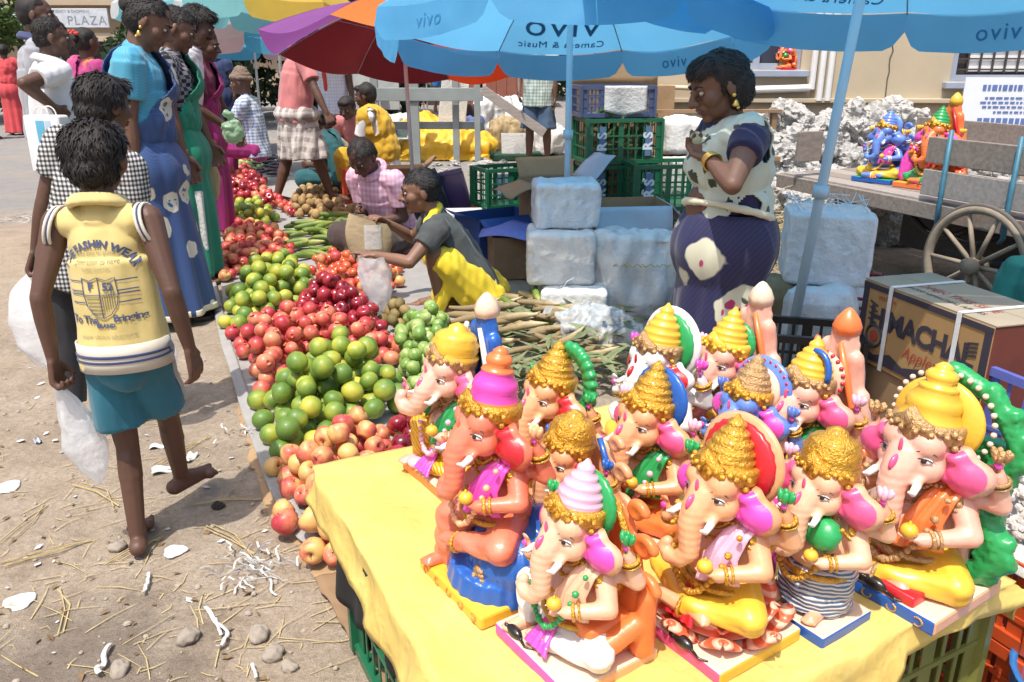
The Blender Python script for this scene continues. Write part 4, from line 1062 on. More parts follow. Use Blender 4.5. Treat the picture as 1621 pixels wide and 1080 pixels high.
    for k, q in enumerate((1, -1)):
        hj = hipc + rt*q*.052*u*(.3+.7*bw) + sp*.0; tgt = Vector(feet[k])
        pole = Vector((q*.15, 1, .2)) if not knee or knee[k] is None else Vector(knee[k])
        kn, an = ik(hj, tgt, TH, SH, pole); lb = .3+.7*bw
        b.cap(hj, kn, .052*u*lb, .033*u*lb); back = (hj+an)*.5-kn; back = back.normalized() if back.length > 1e-4 else -fw
        b.cap(kn, kn.lerp(an, .35), .032*u*lb, .0335*u*lb); b.cap(kn.lerp(an, .14)-fw*.006*u, kn.lerp(an, .48)-fw*.006*u, .029*u*lb, .024*u*lb); b.cap(kn.lerp(an, .35), an, .032*u*lb, .0195*u)
        fd = Vector((q*.25, 1, 0)) if not feet_dir or feet_dir[k] is None else Vector(feet_dir[k]); fd = fd.normalized(); fs = fd.cross(Vector((0, 0, 1))).normalized()
        drop = .028*u; heel = an - fd*.028*u - Vector((0, 0, drop*.55)); ball = an + fd*.085*u - Vector((0, 0, drop*.75)) - Vector((0, 0, fd.z*0))
        b.cap(heel, ball, .022*u, .017*u); b.cap(an+fd*.01*u, ball, .020*u, .017*u); b.cap(ball-fs*.017*u, ball+fs*.017*u, .0155*u)
        for i in range(5):
            t0 = ball + fs*(-q)*(.026-.013*i)*u*1.0; b.cap(t0, t0+fd*(.042-.006*i if i else .046)*u - Vector((0, 0, .003*u)), .0095*u if i == 0 else .0072*u, .0075*u if i == 0 else .0062*u, 7, 2)
        G['legs'].append((hj, kn, an, fd))
    vox(b, 'body', skin, o, vs, 2, .5)
    # face
    for q in (-1, 1):
        ec = H(q*.155, .355, .035)
        e = MB(); e.ell(ec, (.062*s, .042*s, .036*s), hm, 10, 7); e.build('eye', EYE_W, o, True)
        e = MB(); e.ell(ec+hf*.025*s, (.030*s, .024*s, .030*s), hm, 10, 7); e.build('iris', EYE_D, o, True)
        if brows: e = MB(); e.tube([H(q*x, y, z) for x, y, z in ((.06, .405, .115), (.14, .395, .145), (.24, .33, .125))], [.018*s, .022*s, .01*s], 6); e.build('eyebrow', HAIR, o, True)
    e = MB(); e.cap(H(-.085, .408, -.228), H(.085, .408, -.228), .030*s); e.cap(H(-.06, .40, -.275), H(.06, .40, -.275), .034*s); e.build('lips', LIP, o, True)
    if moustache: e = MB(); e.tube([H(x, .435-abs(x)*.5, -.165-abs(x)*.25) for x in (-.16, -.08, 0, .08, .16)], [.015*s, .035*s, .032*s, .035*s, .015*s], 7); e.build('moustache', HAIR, o, True)
    # hair
    hmat = hairm or HAIR
    hb = MB(); seed = pos[0]*3.1+pos[1]
    if hair != 'bald':
        if hair == 'short': hb.ell(H(0, -.06, .15), (.415*s, .455*s, .40*s), hm, 20, 14); hb.ell(H(0, -.17, -.02), (.37*s, .33*s, .36*s), hm); hb.ell(H(0, .22, .36), (.30*s, .20*s, .14*s), hm)
        elif hair == 'crop': hb.ell(H(0, -.07, .13), (.395*s, .435*s, .39*s), hm, 20, 14); hb.ell(H(0, -.17, -.0), (.36*s, .32*s, .33*s), hm)
        elif hair in ('bun', 'tied', 'plait', 'bob'): hb.ell(H(0, -.07, .13), (.40*s, .445*s, .395*s), hm, 20, 14); hb.ell(H(0, -.18, -.02), (.375*s, .33*s, .36*s), hm)
        if hair == 'bob': hb.ell(H(0, -.20, -.10), (.41*s, .34*s, .40*s), hm); hb.ell(H(0, .1, .30), (.36*s, .34*s, .22*s), hm)
        lowz = -.30 if hair != 'bob' else -.42
        def keep(co):
            d = co-hc; x, y, z = d.dot(hr)/s, d.dot(hf)/s, d.dot(hu)/s
            if z < lowz: return False
            if hair in ('short', 'bob'): return z > .27 - .04*abs(noise.noise(co*30)) or y < .02 + .22*max(0, z) or (y < .12 and abs(x) > .3 and z > -.12)
            return z > .25+.10*max(0, y) or y < -.02+.35*max(0, z-.0)
        q = vox(hb, 'hair', hmat, o, max(vs, .006), 2, .5, disp=wrinkle(.035*s, 3.2/s, (1, 1, .7), seed), keep=keep)
        # loose locks over the cap of hair
        me = q.data; n = min(1500, len(me.polygons)//2); sb_ = MB(); rr = random.Random(int(seed*100)); L = .17*s if hair == 'short' else .10*s
        for i in range(n if vs < .0085 else 0):
            p = me.polygons[rr.randrange(len(me.polygons))]; c = Vector(p.center); nn = Vector(p.normal)
            fl = (-hu*.8 + hf*(.8 if (c-hc).dot(hf) > 0 and (c-hc).dot(hu) > .2*s else -.3) + Vector((rr.uniform(-.5, .5), rr.uniform(-.5, .5), rr.uniform(-.3, .3)))); fl = (fl-nn*fl.dot(nn)).normalized(); sd = nn.cross(fl)
            w = .016*s; e1 = c+fl*L*.5+nn*L*.10; e2 = c+fl*L+nn*L*rr.uniform(0, .14)
            sb_.add([c-sd*w-nn*.01*s, c+sd*w-nn*.01*s, e1+sd*w*.8, e1-sd*w*.8, e2], [(0, 1, 2, 3), (3, 2, 4)])
        if sb_.n: lk = sb_.build('locks', hmat, q); lk['kind'] = 'stuff'
        if hair == 'bun': g = MB(); g.ell(H(0, -.50, .12), (.21*s, .17*s, .20*s), hm); g.torus(H(0, -.50, .12), .13*s, .075*s, hm @ Matrix.Rotation(pi/2, 3, 'X')); vox(g, 'hair_bun', hmat, o, max(vs, .006), 1, disp=wrinkle(.03*s, 4/s, (1, 1, 1)))
        if hair == 'tied': g = MB(); g.chain([H(0, -.45, 0), H(0, -.55, -.2), H(.03, -.52, -.5)], [.14*s, .13*s, .05*s]); vox(g, 'hair_knot', hmat, o, max(vs, .006), 1)
        if hair == 'plait': g = MB(); g.chain([H(0, -.42, -.1), H(0, -.50, -.45), H(.02, -.50, -.9), H(.02, -.48, -1.5)], [.13*s, .11*s, .09*s, .04*s]); vox(g, 'plait', hmat, o, max(vs, .006), 1, disp=wrinkle(.05*s, 3/s, (1, 1, 1)))
    G.update(H=H, hm=hm, s=s, hc=hc, hf=hf, hr=hr, hu=hu, vs=vs)
    if top: top(G)
    if bottom: bottom(G)
    return G
# ---------------- garments, each a shape of its own round the body
def shirt(mat, sleeve=.55, hem=-.04, loose=1.10, collar=None, cuff=None, untuck=True, name='shirt', amp=.011):
    def f(G):
        u, bw, tor, sp, rt, fw, o = G['u'], G['bw'], G['tor'], G['sp'], G['rt'], G['fw'], G['o']; b = MB(); k = loose
        b.ell(G['chest'], (.098*u*bw*k, .070*u*bw*k, .10*u), tor); b.ell(G['hip']+sp*.13*u, (.086*u*bw*k, .068*u*bw*k, .12*u), tor)
        hb = G['hip']+sp*hem*u; q = tor
        b.lathe([(.001, 0), (1.0, 0), (.95, .08*u), (.9, .18*u), (.5, .2*u)], hb, 24, tor, sx=1, sy=1) if False else None
        n = 26; vs_, fs_ = [], []
        for (rr, z) in ((1.0, hem), (.985, hem+.05), (.95, .13), (.93, .22)):
            vs_ += [G['hip']+rt*(max(.103*u*bw*k, .098*u)*rr*cos(2*pi*i/n))+fw*(max(.080*u*bw*k, .078*u)*rr*sin(2*pi*i/n))+sp*z*u for i in range(n)]
        for j in range(3): fs_ += [(j*n+i, j*n+(i+1) % n, (j+1)*n+(i+1) % n, (j+1)*n+i) for i in range(n)]
        fs_ += [tuple(range(n-1, -1, -1)), tuple(range(3*n, 4*n))]
        b.add(vs_, fs_)
        sw = (G['elb'][0][0]-G['elb'][1][0]).length/2
        q = .08 if sleeve > 0 else .17; b.cap(G['elb'][0][0].lerp(G['elb'][1][0], q), G['elb'][0][0].lerp(G['elb'][1][0], 1-q), .043*u if sleeve > 0 else .040*u)
        b.cap(G['nk']-sp*.03*u, G['nk']-sp*.005*u, .052*u, .042*u)
        for sh, el, wr in G['elb']:
            if sleeve <= 0: continue
            b.cap(sh, sh.lerp(el, .2), .046*u, .046*u)
            e = sh.lerp(el, min(1, sleeve)); ab = .65+.35*bw; b.cone(sh, e, .047*u*ab, .043*u*ab, 16)
            if sleeve > 1: b.cap(sh, el, .046*u, .036*u); b.cone(el, el.lerp(wr, sleeve-1), .036*u, .03*u, 14)
        g = vox(b, name, mat, o, max(G['vs'], .0065), 2, .5, disp=wrinkle(amp*u/1.5, 11, (1, 1, .45), G['hip'].x+sleeve*9)); G['shirt'] = g
        if collar:
            c = MB(); cz = G['nk']+sp*.012*u; c.torus(cz-fw*.004*u, .047*u, .011*u, tor @ Matrix.Rotation(R(-14), 3, 'X'), 22, 8, sy=1.02); c.torus(cz-sp*.012*u-fw*.006*u, .056*u, .010*u, tor @ Matrix.Rotation(R(-16), 3, 'X'), 22, 8)
            vox(c, 'collar', collar, g, .006, 2)
        if cuff:
            for sh, el, wr in G['elb']: e = sh.lerp(el, sleeve); ab = .65+.35*bw; q = (el-sh).to_track_quat('Z', 'Y').to_matrix(); MB().torus(e, .043*u*ab, .005*u, q, 18, 6).build('cuff', cuff, g, True)
    return f
def legwear(mat, length=.45, flare=1.0, name='shorts', waist=.055, amp=.012, stripe=None, belt=None):
    "shorts or trousers: length 0..1 thigh, 1..2 shin"
    def f(G):
        u, tor, o, bw = G['u'], G['tor'], G['o'], G['bw']; b = MB(); b.ell(G['hip']+G['sp']*.005*u, (.097*u*bw, .074*u*bw, .074*u), tor); b.ell(G['hip']-G['fw']*.014*u-G['sp']*.02*u, (.088*u*bw, .070*u*bw, .068*u), tor)
        n = 24; vs_ = []
        for (r_, z) in ((1, -.01), (.95, waist)): vs_ += [G['hip']+G['rt']*(.095*u*bw*r_*cos(2*pi*i/n))+G['fw']*(.072*u*bw*r_*sin(2*pi*i/n))+G['sp']*z*u for i in range(n)]
        b.add(vs_, [(i, (i+1) % n, n+(i+1) % n, n+i) for i in range(n)]+[tuple(range(n-1, -1, -1)), tuple(range(n, 2*n))])
        for hj, kn, an, fd in G['legs']:
            lb = .3+.7*bw
            if length <= 1: b.cone(hj, hj.lerp(kn, length), .058*u*lb, .057*u*flare*lb, 18)
            else: b.cap(hj, kn, .063*u*lb, .050*u*flare*lb); b.cone(kn, kn.lerp(an, length-1), .050*u*flare*lb, .042*u*flare*lb, 18); b.ell(kn, .05*u*flare*lb)
            b.ell(hj, .065*u*lb)
        g = vox(b, name, mat, o, max(G['vs'], .0065), 2, .5, disp=wrinkle(amp*u/1.5, 10, (1, 1, .5), 4)); G['bottom'] = g
        if stripe:
            for k, (hj, kn, an, fd) in enumerate(G['legs']):
                q = G['rt']*(1 if k == 0 else -1); s_ = MB(); W = .012*u; bv = bvh_of(g)
                pts = []
                for i in range(13):
                    c = (G['hip']+G['sp']*(waist-.01)*u).lerp(hj.lerp(kn, length*.98), i/12); h_ = bv.ray_cast(c+q*.3, -q); pts.append((h_[0] or c)+q*.004)
                s_.grid(lambda a, c: pts[int(round(c*12))]+G['fw']*W*(a*2-1)-q*.002*abs(a*2-1), 3, 13); s_.build('side_stripe', stripe, g, True)
    return f
def wrap(mat, hem=.03, wtop=.055, rw=(.100, .078), rh=(.13, .12), pleats=9, pamp=.02, name='skirt', centre=None, nu=90, nv=40, skew=0.0, tilt=0.0, thick=.004, amp=.01, edge=None):
    "a wrapped skirt, lungi or saree skirt: rings from the waist to the hem with folds"
    def f(G):
        u, o, bw = G['u'], G['o'], G['bw']; W0 = G['hip']+G['sp']*wtop*u
        c1 = Vector(centre)*1.0 if centre is not None else Vector(((G['legs'][0][2].x+G['legs'][1][2].x)/2, (G['legs'][0][2].y+G['legs'][1][2].y)/2, 0)); 
        kn = (G['legs'][0][1]+G['legs'][1][1])/2
        def pt(a, t):
            th = a*2*pi; z1 = hem*u + tilt*u*sin(th)
            if t < .5: c = W0.lerp(Vector((kn.x*.8+W0.x*.2, kn.y*.5+W0.y*.5, (W0.z+z1)/2)), t*2)
            else: c = Vector((kn.x*.8+W0.x*.2, kn.y*.5+W0.y*.5, (W0.z+z1)/2)).lerp(Vector((c1.x, c1.y, z1)), t*2-1)
            hipb = .022*sin(min(1, t*3.2)*pi)
            rx = (rw[0]*bw+(rh[0]-rw[0]*bw)*t**.8+hipb)*u; ry = (rw[1]*bw+(rh[1]-rw[1]*bw)*t**.8+hipb*1.3)*u
            n = nz((cos(th)*1.3+skew*t, sin(th)*1.3, t*.7), 1.4, u*3) + .5*nz((cos(th)*3, sin(th)*3, t*1.2+skew*t*2), 2.0, u)
            f_ = 1 + pamp/.1*(.25+.75*t)*(.45*sin(th*pleats+skew*t*6+2*n)+.25*n)
            p = c + Vector((cos(th)*rx*f_, sin(th)*ry*f_, 0)); p.z += amp*u*.5*n*t
            return p
        m_ = MB(); m_.grid(pt, nu, nv, closed=True); g = m_.build(name, mat, o, True); sd = g.modifiers.new('s', 'SOLIDIFY'); sd.thickness = thick; sd.offset = 1; G['bottom'] = g
        if edge:
            e = MB(); e.grid(lambda a, t: pt(a, .965+.036*t)+Vector((cos(a*2*pi), sin(a*2*pi), 0))*.0055, nu, 4, closed=True); q = e.build('hem_border', edge, g, True); q.modifiers.new('s', 'SOLIDIFY').thickness = .002
    return f
def drape(mat, over=1, hang=.25, name='saree_drape', loose=1.09, width=.5, border=None, back=.35):
    "the saree's free end: a band over one shoulder, across the breast and down the back (over = +1 right, -1 left shoulder)"
    def f(G):
        u, tor, sp, rt, fw, o, bw = G['u'], G['tor'], G['sp'], G['rt'], G['fw'], G['o'], G['bw']; b = MB(); k = loose
        b.ell(G['chest'], (.105*u*bw*k, .085*u*bw*k, .11*u*k), tor); b.ell(G['hip']+sp*.11*u, (.098*u*bw*k, .085*u*bw*k, .15*u), tor); b.ell(G['chest']+fw*.035*u, (.085*u*bw*k, .07*u*bw, .075*u), tor)
        b.cap(G['shl']-rt*.085*u, G['shl']+rt*.085*u, .055*u*k, .055*u*k)
        s0 = G['shl']+rt*over*.075*u
        def keep(co):
            d = co-s0; x = d.dot(rt)*over/u; y = d.dot(fw)/u; z = d.dot(sp)/u
            if y > -.03:    # front: from the shoulder slanting down to the other hip
                c = -.55*(-z) ; return abs(x - c*1.0 + .0) < .055+width*.28*(-z+.1) and z > -.36
            return abs(x+.02) < .055+.05*min(1, -z*4) and z > -back
        g = vox(b, name, mat, o, max(G['vs'], .0075), 3, .5, disp=wrinkle(.016*u/1.5, 16, (1, .6, .5), 7), keep=keep); sd = g.modifiers.new('s', 'SOLIDIFY'); sd.thickness = .006; sd.offset = 1; G['drape'] = g
    return f
def seq(*fs):
    def f(G):
        for q in fs:
            if q: q(G)
    return f
def bangles(side, n=4, mat=None, wide=.6):
    def f(G):
        sh, el, wr = G['elb'][side]; d = (wr-el).normalized(); q = d.to_track_quat('Z', 'Y').to_matrix(); u = G['u']
        for i in range(n): c = el.lerp(wr, .96-.05*i); MB().torus(c, .0185*u*(1+.08*i), .0026*u, q, 18, 6).build('bangle', mat or JEW, G['o'], True)
    return f
def earring(G):
    for q in (-1, 1):
        e = MB(); H, s = G['H'], G['s']; e.ell(H(q*.40, -.03, -.15), .035*s); e.lathe([(.004*s, .03*s), (.03*s, .0), (.055*s, -.06*s), (.05*s, -.08*s), (.01*s, -.09*s)], H(q*.40, -.03, -.24), 12); e.ell(H(q*.40, -.03, -.35), .028*s); e.build('earring', JEW, G['o'], True)
def W2L(G_pos, face, p):
    "a point of the place in a person's own frame"
    d = Vector(p)-Vector((G_pos[0], G_pos[1], G_pos[2] if len(G_pos) > 2 else 0)); a = -R(face)
    return Vector((d.x*cos(a)-d.y*sin(a), d.x*sin(a)+d.y*cos(a), d.z))
# ---------------- cloths
VEST = fab('yellow vest cloth', (.62, .50, .20), (.56, .43, .14)); NAVY = fab('navy knit', (.035, .05, .13)); RIB = fab('pale rib knit', (.58, .53, .44)); TEAL = fab('teal shorts cloth', (.015, .13, .19)); GREYST = fab('grey stripe cloth', (.34, .32, .29)); PRINT = fab('navy print ink', (.06, .08, .17), var=.25); PRINT2 = fab('faded print ink', (.30, .27, .16), var=.25)
GING = check_mat('black and white gingham', (.015, .015, .018), (.55, .54, .52), 62, (.16, .16, .16)); BLKC = fab('black trousers cloth', (.018, .018, .022))
SAR_B = print_mat('blue printed saree', (.022, .06, .18), (.038, .082, .21), (.62, .60, .48), 4.6, .30, (.015, .15, .30), 30, 420); BLOUSE_B = print_mat('sky blue blouse', (.05, .29, .44), (.075, .33, .47), lscale=260); CREAM = fab('cream saree panel', (.62, .56, .40))
SAR_G = fab('green saree', (.01, .22, .13)); BW = check_mat('black saree with white lines', (.012, .012, .016), (.014, .014, .02), 22, (.22, .22, .24)); WSH = fab('white shirt cloth', (.68, .68, .70)); PURP = fab('magenta saree', (.27, .015, .14)); MAROON = fab('maroon blouse', (.13, .008, .045))
GREYP_ = fab('grey polo knit', (.30, .31, .34)); BEIGET = fab('beige trousers', (.42, .37, .28)); REDS = fab('red saree far', (.55, .06, .07)); LBLUE = fab('pale blue shirt', (.42, .50, .66)); JEANS = fab('blue jeans', (.035, .06, .13)); PINKW = fab('pink saree', (.36, .03, .16), (.55, .22, .03))
PINKSH = fab('dusty pink shirt', (.50, .17, .17)); LUNGI = check_mat('grey checked lungi', (.58, .55, .50), (.26, .22, .21), 11, (.46, .42, .40), dist=.08); TURB = fab('brown head cloth', (.16, .11, .08)); CHKB = check_mat('blue white check shirt', (.16, .24, .40), (.62, .66, .72), 30); STRW = check_mat('pale blue striped shirt', (.50, .54, .72), (.66, .68, .78), 26); REDT = fab('red towel', (.50, .045, .04))
LAV = check_mat('lavender checked shirt', (.58, .30, .42), (.66, .48, .58), 26, dist=.02); BRNT = fab('dark brown trousers', (.055, .035, .032)); DGREY = fab('charcoal tee shirt', (.048, .053, .052), (.065, .07, .068)); YLUN = print_mat('yellow lungi', (.70, .52, .02), (.70, .50, .02), (.10, .30, .06), 4.0, .13); YTOW = fab('yellow towel', (.72, .52, .02)); TEALS = fab('deep teal blouse', (.01, .085, .10)); MUST = fab('mustard cloth', (.55, .33, .02)); CHKG = check_mat('pale green check shirt', (.55, .62, .58), (.22, .32, .30), 24); BSHORT = fab('blue denim shorts', (.04, .075, .14))
SAR_N = print_mat('navy saree with flowered pale motifs', (.012, .012, .055), (.018, .018, .085), (.58, .56, .42), 3.9, .37, (.42, .02, .12), 26, 150, dot2=(.035, .05, .025)); SAR_N2 = print_mat('pale flowered saree end', (.50, .55, .46), (.50, .55, .46), (.035, .05, .03), 12, .26, (.40, .02, .11), 14, lscale=60, dot2=(.012, .012, .06)); NAVB = fab('navy blouse', (.013, .013, .06)); BANDC = fab('cream saree border', (.60, .55, .40)); ROYAL = fab('royal blue pleats', (.035, .06, .28))
BLUEF = fab('bright blue far shirt', (.02, .16, .42)); DKBL = fab('dark blue far saree', (.015, .03, .10))

# ---------------- the boy in the yellow vest
def vest_print(G):
    o, g, u = G['o'], G['shirt'], G['u']; bv = bvh_of(g); hp = G['hip']; Z = lambda f: hp+G['sp']*f*u
    T = lambda txt, x, f, sz, mt=PRINT, **k: place_text('back_print', txt, mt, g, Z(f)+G['rt']*x, G['rt'], G['sp'], sz, wrap=bv, **k)
    T('THE FASHIN WEAR', 0, .258, .0275, bold=.0011, arc=.105, spacing=1.02)
    T('generation to have', 0, .222, .0155, PRINT2); T('have you to goods', 0, .240, .0145, PRINT2); T('SUPER CHAPTER', 0, .205, .0100, PRINT2)
    T('F', -.022, .168, .030, bold=.0012); T('52', .024, .166, .028, bold=.0012)
    T('To The', -.058, .093, .031, spacing=.9, bold=.0006); T('BRAND', .002, .080, .0150, bold=.0008); T('Bringing', .062, .096, .0275, spacing=.86, bold=.0006)
    T('super choice adventure', .0, .056, .0155, PRINT2)
    for sx in (-1, 1):
        for f in (.180, .158, .151, .132):
            m_ = MB(); n = 8
            pts = []
            for i in range(n):
                p = Z(f)+G['rt']*sx*(.045+.045*i/(n-1)); h = bv.ray_cast(p-G['fw']*.4, G['fw']); pts.append((h[0] or p)-G['fw']*.003)
            m_.grid(lambda a, c: pts[int(round(a*(n-1)))]+G['sp']*.0016*(c*2-1), n, 2); m_.build('back_stripe', PRINT, g)
    # the shield
    sh = MB(); out = []
    for i in range(41):
        a = i/40
        x = -.044+.088*a; 
    path = [(-.044, .187), (-.046, .150), (-.040, .125), (-.022, .106), (0, .098), (.022, .106), (.040, .125), (.046, .150), (.044, .187), (.022, .181), (0, .188), (-.022, .181), (-.044, .187)]
    def onb(x, f, l=.003): p = Z(f)+G['rt']*x; h = bv.ray_cast(p-G['fw']*.4, G['fw']); return (h[0] or p)-G['fw']*l
    P2 = []
    for (x0, f0), (x1, f1) in zip(path, path[1:]): P2 += [onb(x0+(x1-x0)*k/4, f0+(f1-f0)*k/4) for k in range(4)]
    sh.tube(P2+[P2[0]], .0011, 5); sh.tube([onb(0, .188-.09*k/8) for k in range(9)], .0011, 5); sh.tube([onb(-.044+.088*k/8, .150) for k in range(9)], .0011, 5)
    sh.build('back_shield', PRINT, g)
    ln = MB()
    for k in range(5): ln.tube([onb(-.040+.038*i/5+.004*k*.4, .144-.008*k, .0025) for i in range(6)], .0012, 4)
    for k in range(6): ln.tube([onb(.005+.006*k, .147-.036*i/5+.004*k*.6, .0025) for i in range(6)], .0011, 4)
    ln.build('shield_lines', PRINT2, g)
    # knit hem with navy lines, and armhole trims
    def ring(f0, f1, mat, off):
        m_ = MB(); m_.grid(lambda a, c: hp+G['sp']*(f0+(f1-f0)*c)*u + G['rt']*cos(a*2*pi)*(.099*u+off)+G['fw']*sin(a*2*pi)*(.080*u+off), 48, 4, closed=True); q = m_.build('hem_band', mat, g, True); q.modifiers.new('s', 'SOLIDIFY').thickness = .004
    ring(-.03, .035, RIB, .004); ring(.006, .012, NAVY, .0065); ring(-.006, -.001, NAVY, .0065)
    for sh_, el, wr in G['elb']:
        q = (el-sh_+Vector((0, 0, .0))).to_track_quat('Z', 'Y').to_matrix(); c = sh_.lerp(el, .03)-Vector((0, 0, .008))
        inn = G['rt']*(-1 if (sh_-G['hip']).dot(G['rt']) > 0 else 1)
        for t_, mt, rr in ((0, RIB, .0045), (.007, NAVY, .0032), (.013, RIB, .0045)): MB().torus(c+inn*(t_-.006), .047*u, rr, (inn*1.0+Vector((0, 0, -.25))).to_track_quat('Z', 'Y').to_matrix(), 26, 7, sx=1.05).build('armhole_trim', mt, g, True)
BP = (-1.075, 2.15)
G1 = person('barefoot boy in yellow sleeveless vest and teal shorts walking away', BP, 2, 1.21, SKD, hip=(0, 0, .625), lean=(3, -2), head=(4, 6), hands=((.185, -.02, .635), (-.175, -.05, .62)),
   feet=((.0, .25, .085), (-.045, -.02, .045)), feet_dir=((.42, .9, -.05), (-.35, 1, 0)), top=seq(shirt(VEST, 0, -.03, 1.05, VEST, amp=.012), vest_print), bottom=legwear(TEAL, .74, 1.25, waist=.03, stripe=GREYST), hair='short', hs=1.16, vs=.0048, build=.80, curl=(.55, 1.5), palm=((-1, .2, 0), (1, 0, 0)))
P2 = (-1.61, 2.95)
G2 = person('boy in black and white gingham shirt walking just ahead of the yellow vest', P2, -8, 1.33, SKD, lean=(8, 17), head=(-20, 10), hands=((.24, .05, .58), (-.19, -.02, .60)), feet=((.05, .26, .05), (-.07, -.08, .05)), top=shirt(GING, .55, -.07, 1.12, GING), bottom=legwear(BLKC, 1.75), hair='short', hs=1.14, vs=.0055, build=.85, curl=(1.2, 1.5))
# ---------------- customers on the left
WPOS = (-1.97, 4.42)
def blue_panel(G):
    u = G['u']; g = MB()
    def pt(a, t): 
        th = R(-62+a*46-t*6); z = .78*u*(1-t)+.06*u*t; r_ = (.122+.035*t)*u; return Vector((cos(th)*r_*-1*-1, sin(th+pi)*r_*1.0+.02*u, z)) if False else Vector((r_*sin(R(20+a*34+t*10)), r_*cos(R(20+a*34+t*10))*1.05, z))
    q = g.grid(pt, 10, 20).build('pale_front_panel', CREAM, G['o'], True); q.modifiers.new('s', 'SOLIDIFY').thickness = .004
person('woman in blue printed saree with pale motifs and sky blue blouse, hair in bun', WPOS, -78, 1.68, SKM, lean=(6, 0), head=(0, 32), hands=((.20, .02, .80), (-.16, .2, .86)), top=seq(shirt(BLOUSE_B, .62, .10, 1.06, amp=.006), drape(SAR_B, -1, border=CREAM, width=.62, back=.40), bangles(0, 3), earring), bottom=wrap(SAR_B, .035, .075, rh=(.15, .145), pamp=.016, edge=BANDC), hair='bun', vs=.0075, build=1.12, curl=(.5, .6), feet=((.06, -.02, .05), (-.06, .10, .05)), palm=((0, 1, 0), None))
for q in (0,):
    for sx, lab in ((0, 'black sandal on the ground under the blue saree'),):
        sd = thing('sandal', lab, 'sandal', (at(300, 505, z=.01).x, at(300, 505, z=.01).y, 0), R(-80)); m_ = MB()
        m_.prism([(.045*cos(a)*(1 if sin(a) > 0 else .85), .13*sin(a)) for a in [2*pi*k/20 for k in range(20)]], .004, .026); m_.build('sole', BLACKP, sd)
        m_ = MB(); m_.torus((0, .03, .02), .042, .009, Matrix.Rotation(pi/2, 3, 'X') @ Matrix.Rotation(R(20), 3, 'X'), 16, 6, a0=0, a1=pi); m_.build('strap', BLACKP, sd)
person('woman in a black blouse with white lines and a green saree, beside the blue saree', (-2.12, 5.25), -80, 1.66, SKM, lean=(5, 0), head=(0, 25), hands=((.20, .10, .80), (-.16, .2, .86)), top=seq(shirt(BW, .75, .10, 1.1), drape(SAR_G, -1), bangles(0, 2)), bottom=wrap(SAR_G, .035, .075), hair='tied', vs=.008, build=1.05)
p5_ = (-2.36, 5.9)
person('man with moustache in white shirt reaching out over the fruit', p5_, -80, 1.72, SKD, lean=(16, 0), head=(0, 22), hands=(W2L(p5_, -80, at(352, 196, 5.85)), (-.2, .05, .75)), elbow=((.4, -.8, -.6), None), top=shirt(WSH, .55, -.06, 1.12, WSH), bottom=legwear(WSH, 1.8, name='trousers'), moustache=True, vs=.008, curl=(.9, .6), palm=((0, 0, -1), None))
person('grey haired woman in maroon blouse and magenta saree, farthest of the standing women', (-2.50, 6.75), -85, 1.58, SKD, lean=(8, 0), head=(0, 15), hands=((.19, .12, .72), (-.16, .25, .8)), top=seq(shirt(MAROON, .62, .10, 1.08), drape(PURP, -1)), bottom=wrap(PURP, .03, .075), hair='tied', hairm=HAIRG, vs=.0085)
p7 = (-2.95, 5.5)
person('man in a white polo shirt carrying a printed white bag', p7, -48, 1.60, SKD, lean=(2, 0), head=(-12, 8), hands=(W2L(p7, -48, at(88, 172, 5.3)), (-.2, .05, .72)), top=shirt(WSH, .62, -.07, 1.15, WSH), bottom=legwear(WSH, 1.85, name='trousers'), hair='crop', vs=.008, curl=(1.5, .6), build=1.08)
person('tall man in grey polo shirt and beige trousers beside the white polo', (-3.40, 6.25), -62, 1.77, SKD, head=(-10, 4), hands=((.2, -.02, .82), (-.2, .02, .80)), top=shirt(GREYP_, .62, -.05, 1.15, NAVY), bottom=legwear(BEIGET, 1.88, name='trousers'), hair='crop', vs=.0085, build=1.08)
person('woman in red saree walking far off on the road', (-9.35, 16), 20, 1.58, SKD, top=seq(shirt(REDS, .5, .08), drape(REDS, 1)), bottom=wrap(REDS, .03, .08), hair='bun', vs=.014)
person('person in pale blue shirt and jeans at the left edge of the road', (-9.35, 15), -10, 1.66, SKD, top=shirt(LBLUE, .6, -.05), bottom=legwear(JEANS, 1.85, name='trousers'), vs=.014)
fw_ = person('woman in pink and orange saree with red flowers in her hair', (-3.72, 7.6), -30, 1.60, SKD, top=seq(shirt(PINKW, .5, .08), drape(PINKW, -1)), bottom=wrap(PINKW, .03, .08), hair='bun', vs=.011)
m_ = MB(); 
for k in range(7): m_.ell(fw_['H'](-.25+.09*k, -.52, .32+.05*sin(k*2)), .07*fw_['s'], None, 7, 5)
m_.build('hair_flowers', REDT, fw_['o'], True)
person('woman in dark blue saree standing in the shade under the trees', (-4.75, 14), 170, 1.58, SKD, top=seq(shirt(DKBL, .5, .08), drape(DKBL, 1)), bottom=wrap(DKBL, .03, .08), hair='bun', vs=.014)
